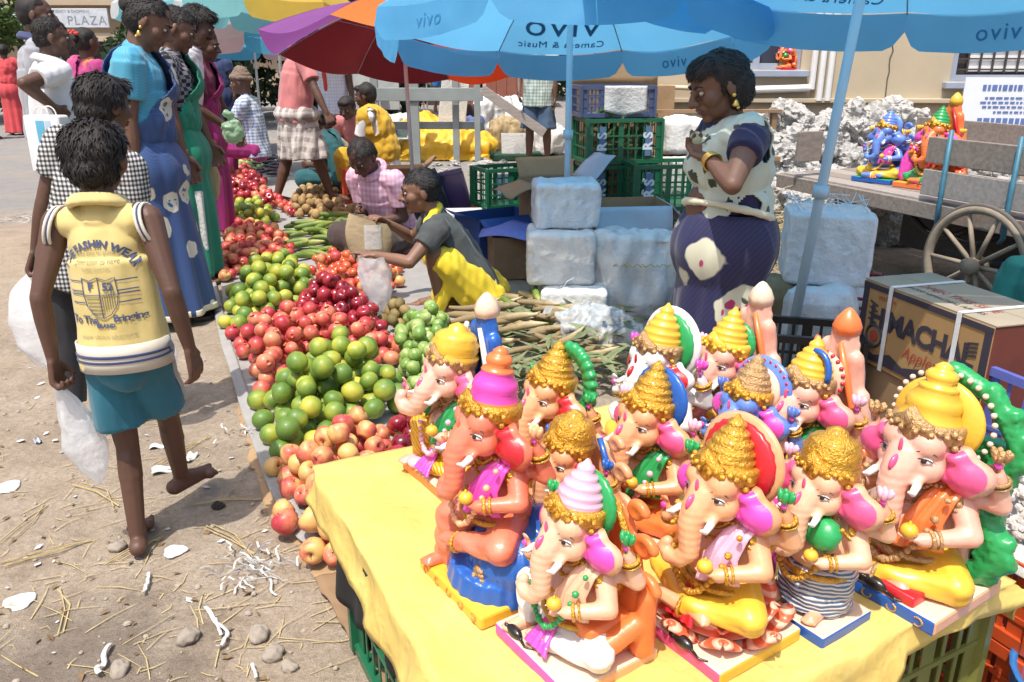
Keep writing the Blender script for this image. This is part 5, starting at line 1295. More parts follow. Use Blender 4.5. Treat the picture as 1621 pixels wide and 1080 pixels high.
# ---------------- sellers
p10 = (-2.06, 8.05)
person('man in dusty pink shirt and grey checked lungi stepping among the heaps', p10, -65, 1.68, SKD, lean=(10, 0), head=(0, 20), hands=(W2L(p10, -65, at(520, 186, 7.75)), (-.16, .25, .62)), elbow=((.7, -.5, -.5), None), feet=((.06, .30, .05), (-.10, -.22, .09)), top=shirt(PINKSH, .72, -.04, 1.16, PINKSH), bottom=wrap(LUNGI, .285, .06, rh=(.15, .135), pamp=.02, name='lungi', centre=(0, .06, 0), skew=1.2), vs=.0085, build=1.05, curl=(1.3, .6))
SQ = dict(hip=.13)
def sitting(label, x, y, face, h, skin, top, bottom, hands=None, hip=.10, lean=22, head=(0, 25), hair='short', vs=.010, cross=True, **k):
    hw = Vector((0, 0, hip*h))
    if cross: ft = ((-.10*h, .21*h, .045*h), (.10*h, .23*h, .045*h)); kn = ((1, .25, .28), (-1, .25, .28)); fd = ((-1, .3, 0), (1, .3, 0))
    else: ft = ((.10*h, .22*h, .04*h), (-.10*h, .22*h, .04*h)); kn = ((.2, .5, 1), (-.2, .5, 1)); fd = ((.2, 1, 0), (-.2, 1, 0))
    hands = hands or ((.10*h, .22*h, .20*h), (-.10*h, .22*h, .20*h))
    return person(label, (x, y), face, h, skin, hip=hw, lean=(lean, 0), head=head, hands=hands, feet=ft, knee=kn, feet_dir=fd, top=top, bottom=bottom, hair=hair, vs=vs, **k)
tv = sitting('seller with brown head cloth and blue checked shirt holding out his hand', -2.86, 9.4, -70+160, 1.68, SKD, shirt(CHKB, .6, -.05), legwear(PURP, 1.9, 1.2, name='lungi'), hip=.25, lean=6, head=(0, 8), hands=((.12, .42, .62), (-.14, .40, .58)), hair='bald', cross=False)
tb_ = MB()
for k in range(4): tb_.torus(tv['H'](0, -.05, .20+.10*k), (.40-.06*k)*tv['s'], .085*tv['s'], tv['hm'] @ Matrix.Rotation(R(12-8*k), 3, 'X'), 20, 8, sy=1.1)
tb_.ell(tv['H'](0, -.05, .42), .30*tv['s']); vox(tb_, 'head_cloth', TURB, tv['o'], .009, 2, disp=wrinkle(.008, 30, (1, 1, 1)))
rt_ = person('man in pale blue striped shirt with a red towel round his neck', (-2.20, 10.5), 175, 1.66, SKD, top=shirt(STRW, .62, -.08, 1.15, STRW), bottom=legwear(BRNT, 1.85, name='trousers'), vs=.011, moustache=True)
m_ = MB(); u_ = rt_['u']; m_.chain([Vector((.04, .125, .62*u_)), Vector((.045, .13, .72*u_)), Vector((.05, .09, .80*u_)), Vector((.045, -.02, .85*u_)), Vector((-.045, -.02, .85*u_)), Vector((-.05, .09, .80*u_)), Vector((-.045, .125, .74*u_))], [.03]*7); vox(m_, 'towel', REDT, rt_['o'], .01, 2, disp=wrinkle(.012, 20))
p13 = (-.86, 6.1)
sitting('seller in lavender checked shirt bent over the corn, sitting cross legged', p13[0], p13[1], 148, 1.66, SKD, shirt(LAV, .66, -.05, 1.14, LAV), legwear(BRNT, 1.85, 1.2, name='trousers'), hands=(W2L(p13, 148, at(568, 338, 5.8)), W2L(p13, 148, at(588, 352, 5.75))), lean=26, head=(6, 42), vs=.0075, hip=.08, hair='crop')
p14 = (-.25, 4.58); f14 = 96
HG = W2L(p14, f14, at(594, 404, 4.36)); HF = W2L(p14, f14, at(612, 352, 4.72))
def towel14(G):
    m_ = MB(); u = G['u']; c, sp, rt, fw = G['nk'], G['sp'], G['rt'], G['fw']
    m_.chain([c-rt*.055*u+fw*.12*u-sp*.28*u, c-rt*.06*u+fw*.09*u-sp*.12*u, c-rt*.06*u+fw*.02*u-sp*.01*u, c-fw*.035*u+sp*.015*u, c+rt*.06*u+fw*.02*u-sp*.01*u, c+rt*.06*u+fw*.09*u-sp*.15*u, c+rt*.03*u+fw*.13*u-sp*.36*u], [.022*u, .024*u, .022*u, .02*u, .022*u, .024*u, .02*u])
    vox(m_, 'towel', YTOW, G['o'], .0075, 2, disp=wrinkle(.009, 26, (1, 1, .4)))
def lungi14(G):
    u = G['u']; b = MB(); h = G['hip']
    b.ell(h, (.115*u, .10*u, .085*u)); b.ell(h-Vector((0, .02*u, .02*u)), (.125*u, .10*u, .08*u))
    for hj, kn, an, fd in G['legs']:
        b.cap(hj, hj.lerp(kn, .75), .075*u, .062*u); b.cap(hj.lerp(kn, .05)-Vector((0, 0, .04*u)), hj.lerp(kn, .45)-Vector((0, 0, .05*u)), .06*u, .05*u)
    a, c = [l[0].lerp(l[1], .62) for l in G['legs']]
    for t in range(8):
        p = a.lerp(c, t/7); d = Vector((0, -.02*sin(t), -1)); b.cap(p-Vector((0, .01*u, .01*u)), Vector((p.x, p.y+.05*u+.015*sin(t*2.2), .06)), .038*u, .024*u)
    g = vox(b, 'lungi', YLUN, G['o'], .0085, 3, disp=wrinkle(.02, 12, (1, 1, .35), 3))
G14 = person('squatting seller in charcoal tee shirt and yellow lungi pointing at the fruit', p14, f14, 1.50, SKL, hip=(0, -.06, .135), lean=(31, 0), head=(6, 10), hands=(HF, HG), feet=((.10, .16, .05), (-.10, .16, .05)), knee=((.35, .6, 1), (-.30, .6, 1)), elbow=((.8, -.2, -.8), (-.8, -.1, -.55)), top=seq(shirt(DGREY, .55, -.08, 1.12, amp=.016), towel14), bottom=lungi14, hair='crop', hs=1.17, moustache=True, vs=.0062, palm=((0, 0, -1), (0, .1, -1)), fing=(None, (.15, .75, .95, 1.1)), curl=(1.0, .7))
sitting('seated woman in deep teal blouse behind the lungi wearer', -1.80, 8.9, 70, 1.55, SKD, seq(shirt(TEALS, .62, .0), drape(TEALS, 1)), legwear(TEALS, 1.9, 1.4, name='saree_skirt'), hair='bun', vs=.011, lean=26)
sitting('man in pink shirt crouching behind the orange crate', -1.72, 9.9, 165, 1.62, SKD, shirt(PINKSH, .62, -.05), legwear(BEIGET, 1.8, 1.2, name='trousers'), vs=.011, lean=40, cross=False, hip=.2)
ms = sitting('seller seated on a box wrapped in a mustard cloth, seen from the side', -1.28, 8.5, 80, 1.62, SKD, seq(shirt(WSH, .7, -.05), drape(MUST, -1, loose=1.35, width=1.4, back=.45)), legwear(MUST, 1.6, 1.3, name='wrapped_cloth'), hip=.22, lean=14, head=(0, 10), vs=.009, cross=False)
p17 = (.36, 11.4)
person('man in pale green checked shirt and blue shorts holding a plank', p17, 172, 1.70, SKD, lean=(4, 0), head=(0, 15), hands=((.24, .22, .95), (-.22, .10, .85)), top=shirt(CHKG, .62, -.06, 1.2, CHKG), bottom=legwear(BSHORT, .95, 1.35), vs=.0105, feet=((.13, 0, .05), (-.13, .05, .05)), build=1.08)
person('person in bright blue shirt bending over far behind the yellow heap', (-.92, 15.5), 60, 1.6, SKD, lean=(62, 0), head=(0, 30), hands=((.1, .5, .45), (-.1, .5, .45)), top=shirt(BLUEF, .6, -.05), bottom=legwear(JEANS, 1.85, name='trousers'), vs=.013)
sitting('dark haired person sitting beyond the yellow heap, next to the bent blue shirt', -.85, 13.4, 200, 1.6, SKD, shirt(BRNT, .6, -.05), legwear(BRNT, 1.85, name='trousers'), vs=.014, hip=.12)
# ---------------- the idol seller in the navy saree
p18 = (.81, 3.02); f18 = 100
def saree18(G):
    u, o = G['u'], G['o']
    b = MB(); hp = G['hip']; m_ = MB()
    n = 40; pts = []
    for i in range(n+1):
        a = 2*pi*i/n; pts.append(hp+Vector((cos(a)*.128*u, sin(a)*.110*u+.010*u, (.105+.035*cos(a-2.2))*u)))
    m_.tube(pts, 0.0105*u, 8); q = vox(m_, 'waist_border', BANDC, o, .0065, 1, disp=wrinkle(.006, 18))
G18 = person('heavy woman in navy flowered saree and gold earrings peeling fruit behind the idols', p18, f18, 1.39, SKM, z0=-.005, lean=(4, 0), head=(0, 24), hands=(W2L(p18, f18, at(1108, 244, 3.12)), W2L(p18, f18, at(1122, 248, 2.88))), elbow=((.9, -.5, -.6), (-1.9, -1.2, .10)), top=seq(shirt(NAVB, .36, .115, 1.04, amp=.006), drape(SAR_N2, -1, loose=1.10, width=.95, back=.42), bangles(1, 4), bangles(0, 3), earring, saree18), bottom=wrap(SAR_N, .03, .11, rw=(.108, .094), rh=(.118, .118), pamp=.024, pleats=7, skew=.7), hair='bob', hs=1.20, vs=.0058, build=1.12, belly=.022, curl=(.9, .9), palm=((-.4, .2, .9), (.4, .2, .9)), shrug=.0)
# ================================================================== fruit and vegetables, heap by heap
def fruitmat(name, stops, rough=.45, ns=26, bump=.12, bs=300, coat=.12, grad=.5, spots=None, spread=.3):
    m, t, b = newmat(name); v = coord(t); oi = t.nodes.new('ShaderNodeObjectInfo'); rd = oi.outputs['Random']
    vm = N(t, 'ShaderNodeVectorMath', operation='ADD'); cb = N(t, 'ShaderNodeCombineXYZ'); t.links.new(math_(t, 'MULTIPLY', rd, 37.0), cb.inputs[0]); t.links.new(v, vm.inputs[0]); t.links.new(cb.outputs[0], vm.inputs[1])
    n_ = ntex(t, vm.outputs[0], ns, 4, .55, .4); s = N(t, 'ShaderNodeSeparateXYZ'); t.links.new(v, s.inputs[0])
    f = math_(t, 'ADD', math_(t, 'ADD', math_(t, 'MULTIPLY', n_, 1-grad*.35), math_(t, 'MULTIPLY', s.outputs[0], grad*8)), math_(t, 'MULTIPLY', math_(t, 'SUBTRACT', rd, .5), spread))
    col = ramp(t, stops, f).outputs[0]
    if spots:
        n2 = ntex(t, vm.outputs[0], 330, 2); col = mixc(t, ramp(t, [(.64, 0), (.72, .7)], n2).outputs[0], col, spots)
    t.links.new(col, b.inputs['Base Color']); b.inputs['Roughness'].default_value = rough; b.inputs['Coat Weight'].default_value = coat; b.inputs['Coat Roughness'].default_value = .15
    if bump: bumped(t, b, ntex(t, vm.outputs[0], bs, 3), bump, .0015)
    return m
F_PEACH = fruitmat('peach red apple skin', [(.28, (.66, .40, .13)), (.46, (.60, .16, .09)), (.70, (.42, .03, .045))], .5, 24, spots=(.62, .42, .22))
F_DARK = fruitmat('dark red apple skin', [(.3, (.34, .02, .03)), (.6, (.19, .006, .016)), (.8, (.10, .004, .012))], .22, 24, coat=.6)
F_POM = fruitmat('pomegranate skin', [(.22, (.62, .24, .12)), (.42, (.56, .085, .06)), (.68, (.36, .018, .04))], .45, 20, bump=.2, spots=(.34, .17, .08))
F_LIME = fruitmat('sweet lime skin', [(.2, (.10, .19, .025)), (.42, (.24, .31, .035)), (.62, (.44, .42, .05)), (.82, (.60, .50, .06))], .5, 14, .3, 700, .08, grad=.7, spots=(.22, .20, .06), spread=.35)
F_GUAVA = fruitmat('guava skin', [(.3, (.14, .26, .045)), (.55, (.32, .42, .12)), (.8, (.55, .58, .28))], .4, 30, .25, 220)
F_SAP = fruitmat('sapota skin', [(.3, (.15, .11, .035)), (.55, (.26, .19, .07)), (.8, (.34, .22, .10))], .7, 30, .25, 260, .0)
F_TOM = fruitmat('tomato skin', [(.3, (.60, .13, .04)), (.6, (.55, .035, .025))], .25, 20, coat=.5)
F_POT = fruitmat('tan fruit skin', [(.3, (.24, .15, .06)), (.6, (.38, .25, .10)), (.85, (.46, .31, .15))], .75, 30, .3, 200, 0)
F_PALE = fruitmat('pale gourd skin', [(.3, (.30, .33, .20)), (.7, (.52, .52, .36))], .5, 24)
F_CORN = fruitmat('green husk', [(.3, (.12, .19, .03)), (.6, (.26, .32, .06)), (.85, (.42, .42, .14))], .55, 14, .35, 120, 0)
F_POD = fruitmat('dry brown husk', [(.3, (.24, .17, .08)), (.6, (.40, .30, .16)), (.85, (.52, .42, .25))], .75, 18, .45, 150, 0)
F_BRIN = fruitmat('aubergine skin', [(.3, (.03, .015, .03)), (.7, (.12, .09, .12))], .25, 20, coat=.5)
STEM = M('stem brown', (.10, .06, .025), .8)
def fmesh(name, prof, mats, n=14, stem=True, crown=False, lump=0, sy=1.0):
    m_ = MB(); m_.lathe(prof, (0, 0, 0), n, None, 0, wave=(lambda a, j: 1+lump*sin(a*5+j*.3)) if lump else None)
    top = max(z for r_, z in prof)
    if stem: m_.tube([(0, 0, top*.72), (.001, .001, top*1.08)], [.0022, .0016], 5, 1)
    if crown: m_.lathe([(.006, top*.9), (.008, top*1.06), (.013, top*1.22), (.010, top*1.2), (.004, top*1.02)], (0, 0, 0), 8, None, 0, wave=lambda a, j: 1+.25*sin(a*5)*(j in (2, 3)))
    me = m_.mesh(name, True)
    for q in mats: me.materials.append(q)
    return me
def roundp(r, h=1.0, dimp=.0, k=9, pear=0):
    out = []
    for i in range(k+1):
        t = -pi/2+pi*i/k; rr = r*cos(t)*(1-pear*sin(t)); z = r*h*sin(t)
        if dimp and t > .95: z -= dimp*r*(t-.95)**1.4
        if dimp and t < -1.2: z += dimp*.6*r*(-1.2-t)
        out.append((max(rr, .0012), z))
    return out
ME = {}
for k_, ft in (('peach', F_PEACH), ('dark', F_DARK)):
    pr = [(.002, -.030), (.012, -.034), (.024, -.029), (.034, -.014), (.0385, .004), (.037, .019), (.028, .031), (.017, .0345), (.008, .030), (.002, .024)]
    ME[k_] = fmesh('apple', pr, (ft, STEM))
ME['pom'] = fmesh('pomegranate', roundp(.040, .93), (F_POM,), stem=False, crown=True, lump=.02)
ME['lime'] = fmesh('sweet_lime', roundp(.042, .96, .12), (F_LIME,), 16, stem=False, lump=.006)
ME['guava'] = fmesh('guava', roundp(.033, 1.05, .1, pear=.14), (F_GUAVA, STEM), lump=.02)
ME['sap'] = fmesh('sapota', roundp(.034, 1.08), (F_SAP,), stem=False)
ME['tom'] = fmesh('tomato', roundp(.034, .82, .25), (F_TOM,), stem=False, lump=.02)
ME['pot'] = fmesh('sapota', roundp(.036, 1.1), (F_POT,), stem=False)
ME['pale'] = fmesh('gourd', roundp(.042, 1.35), (F_PALE,), stem=False)
ALLP = []
def inside(p, poly):
    x, y = p; c = False; n = len(poly)
    for i in range(n):
        x1, y1 = poly[i]; x2, y2 = poly[(i+1) % n]
        if (y1 > y) != (y2 > y) and x < (x2-x1)*(y-y1)/(y2-y1)+x1: c = not c
    return c
def edged(p, poly):
    d = 9; P = Vector(p)
    for i in range(len(poly)):
        a, b = Vector(poly[i]), Vector(poly[(i+1) % len(poly)]); ab = b-a; t = max(0, min(1, (P-a).dot(ab)/max(ab.length_squared, 1e-9))); d = min(d, (P-a-ab*t).length)
    return d
def poly_at(pp, z): return [(q.x, q.y) for q in (at(px, py, z=z) for px, py in pp)]
def heap(kinds, name, pp, n, r, hmax, label, cat, group, z0=.02, slope=1.05, pz=.06, tilt=.7, scale=1.0):
    scale *= .97; hmax *= 1.05; n = int(n*1.25)
    if kinds == 'lime' and n > 60: scale *= 1.06; n = int(n*.95)
    poly = poly_at(pp, pz); x0, x1 = min(p[0] for p in poly), max(p[0] for p in poly); y0, y1 = min(p[1] for p in poly), max(p[1] for p in poly)
    r_ = random.Random(len(pp)*100+n); cand = []
    while len(cand) < 700:
        p = (r_.uniform(x0, x1), r_.uniform(y0, y1))
        if inside(p, poly): cand.append((p[0], p[1], edged(p, poly)))
    made = 0; first = {}
    for i in range(n):
        best = None; rr = r*r_.uniform(.92, 1.08)*scale
        A_ = np.array(ALLP[-900:]) if ALLP else np.zeros((0, 4))
        for k in range(26):
            x, y, e = r_.choice(cand)
            z = z0+rr
            if len(A_):
                d2 = (A_[:, 0]-x)**2+(A_[:, 1]-y)**2; s_ = (A_[:, 3]+rr)*.965; msk = d2 < s_*s_
                if msk.any(): z = max(z, (A_[msk, 2]+np.sqrt(s_[msk]**2-d2[msk])).max())
            tgt = z0+rr+min(hmax, e*slope)
            if z > tgt+.01: continue
            sc = z-tgt
            if best is None or sc < best[0]: best = (sc, x, y, z)
        if best is None: continue
        _, x, y, z = best; ALLP.append((x, y, z, rr)); kd = kinds[r_.randrange(len(kinds))] if isinstance(kinds, (list, tuple)) else kinds
        o = bpy.data.objects.new(name if not isinstance(name, dict) else name[kd], ME[kd]); C.objects.link(o)
        o.location = (x, y, z); s_ = scale*r_.uniform(.90, 1.10); o.scale = (s_*r_.uniform(.92, 1.06), s_, s_*r_.uniform(.90, 1.08))
        o.rotation_euler = (r_.gauss(0, tilt), r_.gauss(0, tilt), r_.uniform(0, 6.28))
        tag(o, label, cat, group); made += 1
    return made
heap('peach', 'apple', [(432, 735), (452, 830), (515, 885), (545, 880), (575, 800), (640, 740), (640, 690), (540, 695)], 78, .037, .16, 'peach red apple in the heap nearest the camera, beside the yellow cloth corner', 'apple', 'peach red apples in the nearest heap')
heap('dark', 'apple', [(590, 720), (640, 645), (690, 650), (700, 700), (630, 735)], 20, .037, .12, 'dark wine red apple tucked between sweet limes and the idol in yellow turban', 'apple', 'dark apples beside the near limes', pz=.10, z0=.06)
heap('lime', 'sweet_lime', [(402, 640), (436, 730), (540, 692), (640, 650), (640, 600), (600, 572), (490, 578)], 92, .042, .19, 'yellow green sweet lime in the larger near heap, between the apples and pomegranates', 'sweet lime', 'sweet limes in the near heap')
heap('pom', 'pomegranate', [(364, 525), (405, 632), (490, 575), (620, 575), (640, 545), (560, 522), (470, 505)], 95, .040, .13, 'pink orange pomegranate in the near heap, between dark apples and sweet limes', 'pomegranate', 'pomegranates in the near heap')
heap('dark', 'apple', [(445, 500), (520, 520), (605, 548), (612, 510), (560, 470), (480, 478)], 85, .037, .20, 'glossy dark red apple in the heap above the near pomegranates', 'apple', 'dark red apples in the middle heap')
heap('lime', 'sweet_lime', [(346, 470), (354, 525), (440, 502), (512, 470), (508, 440), (450, 420), (395, 432)], 80, .042, .17, 'green sweet lime in the heap along the path edge, before the blue saree', 'sweet lime', 'sweet limes in the middle heap')
heap(['peach', 'pom', 'pom'], {'peach': 'apple', 'pom': 'pomegranate'}, [(330, 400), (340, 470), (400, 430), (480, 415), (472, 372), (400, 352), (342, 362)], 110, .038, .15, 'mixed red fruit in the heap along the path, beyond the second lime heap', 'fruit', 'mixed red fruit beyond the second limes')
heap(['peach', 'tom', 'tom'], {'peach': 'apple', 'tom': 'tomato'}, [(480, 415), (512, 452), (560, 470), (600, 462), (640, 455), (640, 415), (540, 402)], 80, .036, .07, 'red fruit spread before the squatting seller, around his plastic bag', 'fruit', 'red fruit before the squatting seller')
heap('guava', 'guava', [(612, 560), (650, 640), (720, 620), (740, 520), (690, 500), (630, 515)], 95, .033, .13, 'pale green guava in the heap behind the idol in yellow turban', 'guava', 'guavas behind the idols')
heap('sap', 'sapota', [(588, 492), (600, 512), (660, 530), (670, 508), (625, 482)], 24, .034, .09, 'olive brown sapota in the small heap at the feet of the squatting seller', 'sapota', 'sapotas by the squatting seller')
heap('lime', 'sweet_lime', [(336, 345), (336, 364), (440, 354), (440, 332), (390, 322)], 40, .044, .14, 'small bright green lime in the farther heap near the lungi wearer', 'sweet lime', 'limes in the far heap', scale=1.05)
heap(['pom', 'dark'], {'pom': 'pomegranate', 'dark': 'apple'}, [(345, 325), (440, 332), (476, 352), (470, 320), (420, 305), (340, 300)], 60, .040, .12, 'deep pink fruit in the far heap beyond the small limes', 'fruit', 'deep pink fruit in the far heap', scale=1.05)
heap(['pom', 'dark'], {'pom': 'pomegranate', 'dark': 'apple'}, [(334, 322), (336, 282), (400, 264), (425, 288), (432, 308), (400, 322)], 105, .040, .16, 'dark pink fruit in the broad far heap beside the magenta saree', 'fruit', 'dark pink fruit in the broad far heap', scale=1.15)
heap('guava', 'guava', [(340, 266), (340, 282), (400, 276), (432, 260), (345, 250)], 45, .034, .10, 'light green guava in the far strip beyond the broad pink heap', 'guava', 'guavas in the far strip', scale=1.2)
heap('pot', 'sapota', [(436, 332), (452, 346), (545, 334), (545, 292), (480, 282)], 110, .036, .14, 'tan sapota in the heap beside the orange crate', 'sapota', 'tan sapotas by the orange crate', scale=1.05)
heap('pot', 'sapota', [(482, 360), (552, 356), (562, 328), (492, 336)], 40, .036, .10, 'tan sapota in the small heap before the lavender shirt seller', 'sapota', 'tan sapotas before the lavender shirt', scale=1.1)
heap('pom', 'pomegranate', [(336, 250), (400, 258), (400, 236), (342, 228)], 40, .040, .10, 'pale pink pomegranate in the farthest heap by the seated seller', 'pomegranate', 'pomegranates in the farthest heap', scale=1.3)
heap('pale', 'gourd', [(395, 262), (440, 268), (450, 248), (400, 246)], 26, .042, .06, 'pale round gourd in the far heap behind the lungi wearer', 'gourd', 'pale gourds in the far heap', tilt=1.2)
def podmesh(name, L, r, mat, bend=.15, husk=0):
    m_ = MB(); pts = []; rs = []
    for i in range(9):
        t = i/8; pts.append((L*(t-.5), bend*L*(t-.5)**2*2, 0)); rs.append(max(.0015, r*sin(pi*min(1, .08+t*.92))**.55*(1 if t < .8 else 1-(t-.8)*2.6)))
    m_.tube(pts, rs, 8); me = m_.mesh(name, True); me.materials.append(mat); return me
ME['pod'] = podmesh('corn_cob', .26, .021, F_POD, .10); ME['pod2'] = podmesh('corn_cob', .30, .018, F_POD, -.2); ME['corn'] = podmesh('corn_cob', .24, .024, F_CORN, .12); ME['brin'] = podmesh('aubergine', .17, .022, F_BRIN, .2)
def long_heap(kinds, name, pp, n, r, hmax, label, cat, group, yaw, spread, pz=.05, scale=1.0):
    poly = poly_at(pp, pz); x0, x1 = min(p[0] for p in poly), max(p[0] for p in poly); y0, y1 = min(p[1] for p in poly), max(p[1] for p in poly); r_ = random.Random(n)
    i = 0
    while i < n:
        p = (r_.uniform(x0, x1), r_.uniform(y0, y1))
        if not inside(p, poly): continue
        lay = i/n; o = bpy.data.objects.new(name, ME[kinds[r_.randrange(len(kinds))]]); C.objects.link(o); i += 1
        o.location = (p[0], p[1], r+.02+lay*min(hmax, edged(p, poly)*.8)); s_ = scale*r_.uniform(.8, 1.15); o.scale = (s_, s_, s_)
        o.rotation_euler = (r_.uniform(-3, 3), r_.gauss(0, .14), yaw+r_.gauss(0, spread)); tag(o, label, cat, group)
long_heap(['pod', 'pod2', 'pod'], 'corn_cob', [(700, 510), (790, 478), (880, 478), (960, 520), (960, 580), (760, 570)], 95, .02, .13, 'dry husked brown corn cob in the pile between the white sacks and the idols', 'corn cob', 'dry corn cobs behind the idols', .15, .45)
long_heap(['corn'], 'corn_cob', [(778, 505), (800, 475), (880, 470), (960, 520), (930, 530)], 16, .03, .16, 'fresh green corn cob lying on the dry cobs by the white sacks', 'corn cob', 'green corn cobs on the dry pile', -.6, .5)
long_heap(['corn'], 'corn_cob', [(446, 385), (480, 406), (562, 392), (600, 372), (548, 352), (452, 364)], 55, .024, .12, 'green husked corn cob in the pile at the lavender shirt seller', 'corn cob', 'green corn cobs by the lavender shirt', .5, .5)
long_heap(['brin'], 'aubergine', [(400, 270), (448, 280), (462, 256), (420, 248)], 34, .022, .08, 'dark aubergine in the far pile beside the lungi wearer', 'aubergine', 'aubergines in the far pile', .6, .4, scale=1.2)
# husk leaves and scraps over the corn
LF = M('green husk leaf', (.22, .28, .06), .6, var=.3, vs=20); LF2 = M('dull leaf', (.16, .18, .08), .7, var=.4, vs=20)
lf = MB()
for i in range(260):
    q = at(rng.uniform(760, 1010), rng.uniform(495, 600), z=.10); a = rng.uniform(0, 6.28); l = rng.uniform(.04, .10); d = Vector((cos(a), sin(a), rng.uniform(-.3, .5))); s_ = Vector((-sin(a), cos(a), rng.uniform(-.4, .4)))*l*.22
    p = Vector((q.x, q.y, rng.uniform(.03, .15))); lf.add([p-d*l, p+s_+Vector((0, 0, .01)), p+d*l, p-s_], [(0, 1, 2, 3)])
tag(lf.build('husk_scraps', LF2), kind='stuff')
# sheets and boards the fruit lies on
CARD = M('corrugated cardboard', (.36, .235, .125), .85, var=.10, vs=7, bump=.2, bs=150, col2=(.30, .19, .10)); CARD2 = M('dark cardboard', (.24, .15, .08), .85, var=.12, vs=7, bump=.2, bs=150); PAPER = M('grey waste paper', (.30, .29, .275), .8, var=.1, vs=14); PALEC = M('pale blue grey card', (.46, .53, .60), .7, var=.06)
def ribbon(name, pts, wid, mat, label, cat, z=.012, up=.03):
    P = [at(a, b, z=.02) for a, b in pts]; m_ = MB()
    def pt(a, t):
        x = t*(len(P)-1); i = min(int(x), len(P)-2); p = P[i].lerp(P[i+1], x-i); tg = (P[i+1]-P[i]).normalized(); s_ = Vector((-tg.y, tg.x, 0)); n_ = noise.noise(Vector((t*6, a*2, len(pts))))
        return Vector((p.x, p.y, 0)) + s_*wid*(a-.5)*(1+.25*n_) + Vector((0, 0, z+up*a*(1+.4*n_)+.008*noise.noise(Vector((t*14, a*3, 3)))))
    g = m_.grid(pt, 6, 60).build(name, mat, None, True); sd = g.modifiers.new('s', 'SOLIDIFY'); sd.thickness = .005; return tag(g, label, cat)
ribbon('cardboard_strip', [(548, 935), (505, 885), (440, 795), (402, 690), (388, 630)], .085, CARD, 'brown cardboard strip edging the near fruit along the path', 'cardboard', .015, -.03)
ribbon('cardboard_strip', [(640, 1070), (585, 990), (530, 905)], .12, CARD2, 'worn cardboard flap lying on the dirt below the hanging yellow cloth', 'cardboard', .012, .004)
ribbon('paper_strip', [(535, 890), (480, 845), (432, 760), (392, 650), (358, 545), (336, 450), (328, 340)], .05, PAPER, 'pale grey paper edge under the fruit along the whole path side', 'paper', .03, -.008)
def sheet(pp, z, mat, name, label, cat, amp=.004):
    P = poly_at(pp, .02); m_ = MB(); m_.prism(P, z-.002, z); return tag(m_.build(name, mat), label, cat)
sheet([(338, 330), (358, 530), (414, 690), (462, 830), (540, 890), (600, 800), (760, 600), (780, 480), (640, 400), (560, 300), (345, 240)], .017, PAPER, 'ground_sheet', 'grey paper sheeting spread on the ground under all the fruit heaps', 'ground sheet')
# ================================================================== umbrellas
def fabric(name, c, tl=.55): return M(name, c, .6, var=.06, vs=3, bump=.12, bs=160, transl=tl)
U_BLUE = fabric('sky blue umbrella cloth', (.15, .49, .78), .62); U_PUR = fabric('purple umbrella cloth', (.26, .08, .30), .4); U_ORG = fabric('orange umbrella cloth', (.66, .20, .035), .4); U_MAR = fabric('maroon umbrella cloth', (.14, .010, .016), .3); U_RED = fabric('red orange umbrella cloth', (.62, .055, .012), .45); U_GRN = fabric('green umbrella cloth', (.02, .10, .05), .3)
U_CYAN = fabric('pale cyan umbrella cloth', (.22, .52, .56)); U_PNK = fabric('pale pink umbrella cloth', (.66, .42, .42)); U_WHT = fabric('white umbrella cloth', (.70, .70, .70)); U_YEL = fabric('yellow umbrella cloth', (.68, .47, .08)); U_LB = fabric('light blue umbrella cloth', (.10, .42, .62))
LOGO = M('blue print on umbrella', (.02, .17, .36), .7, var=.05, bump=0); POLE = M('pale blue painted pole', (.42, .58, .68), .35, var=.05, coat=.2); POLEW = M('grey white pole', (.55, .57, .58), .4, var=.05); RIBM = M('umbrella rib steel', (.35, .36, .38), .35, metal=.7)
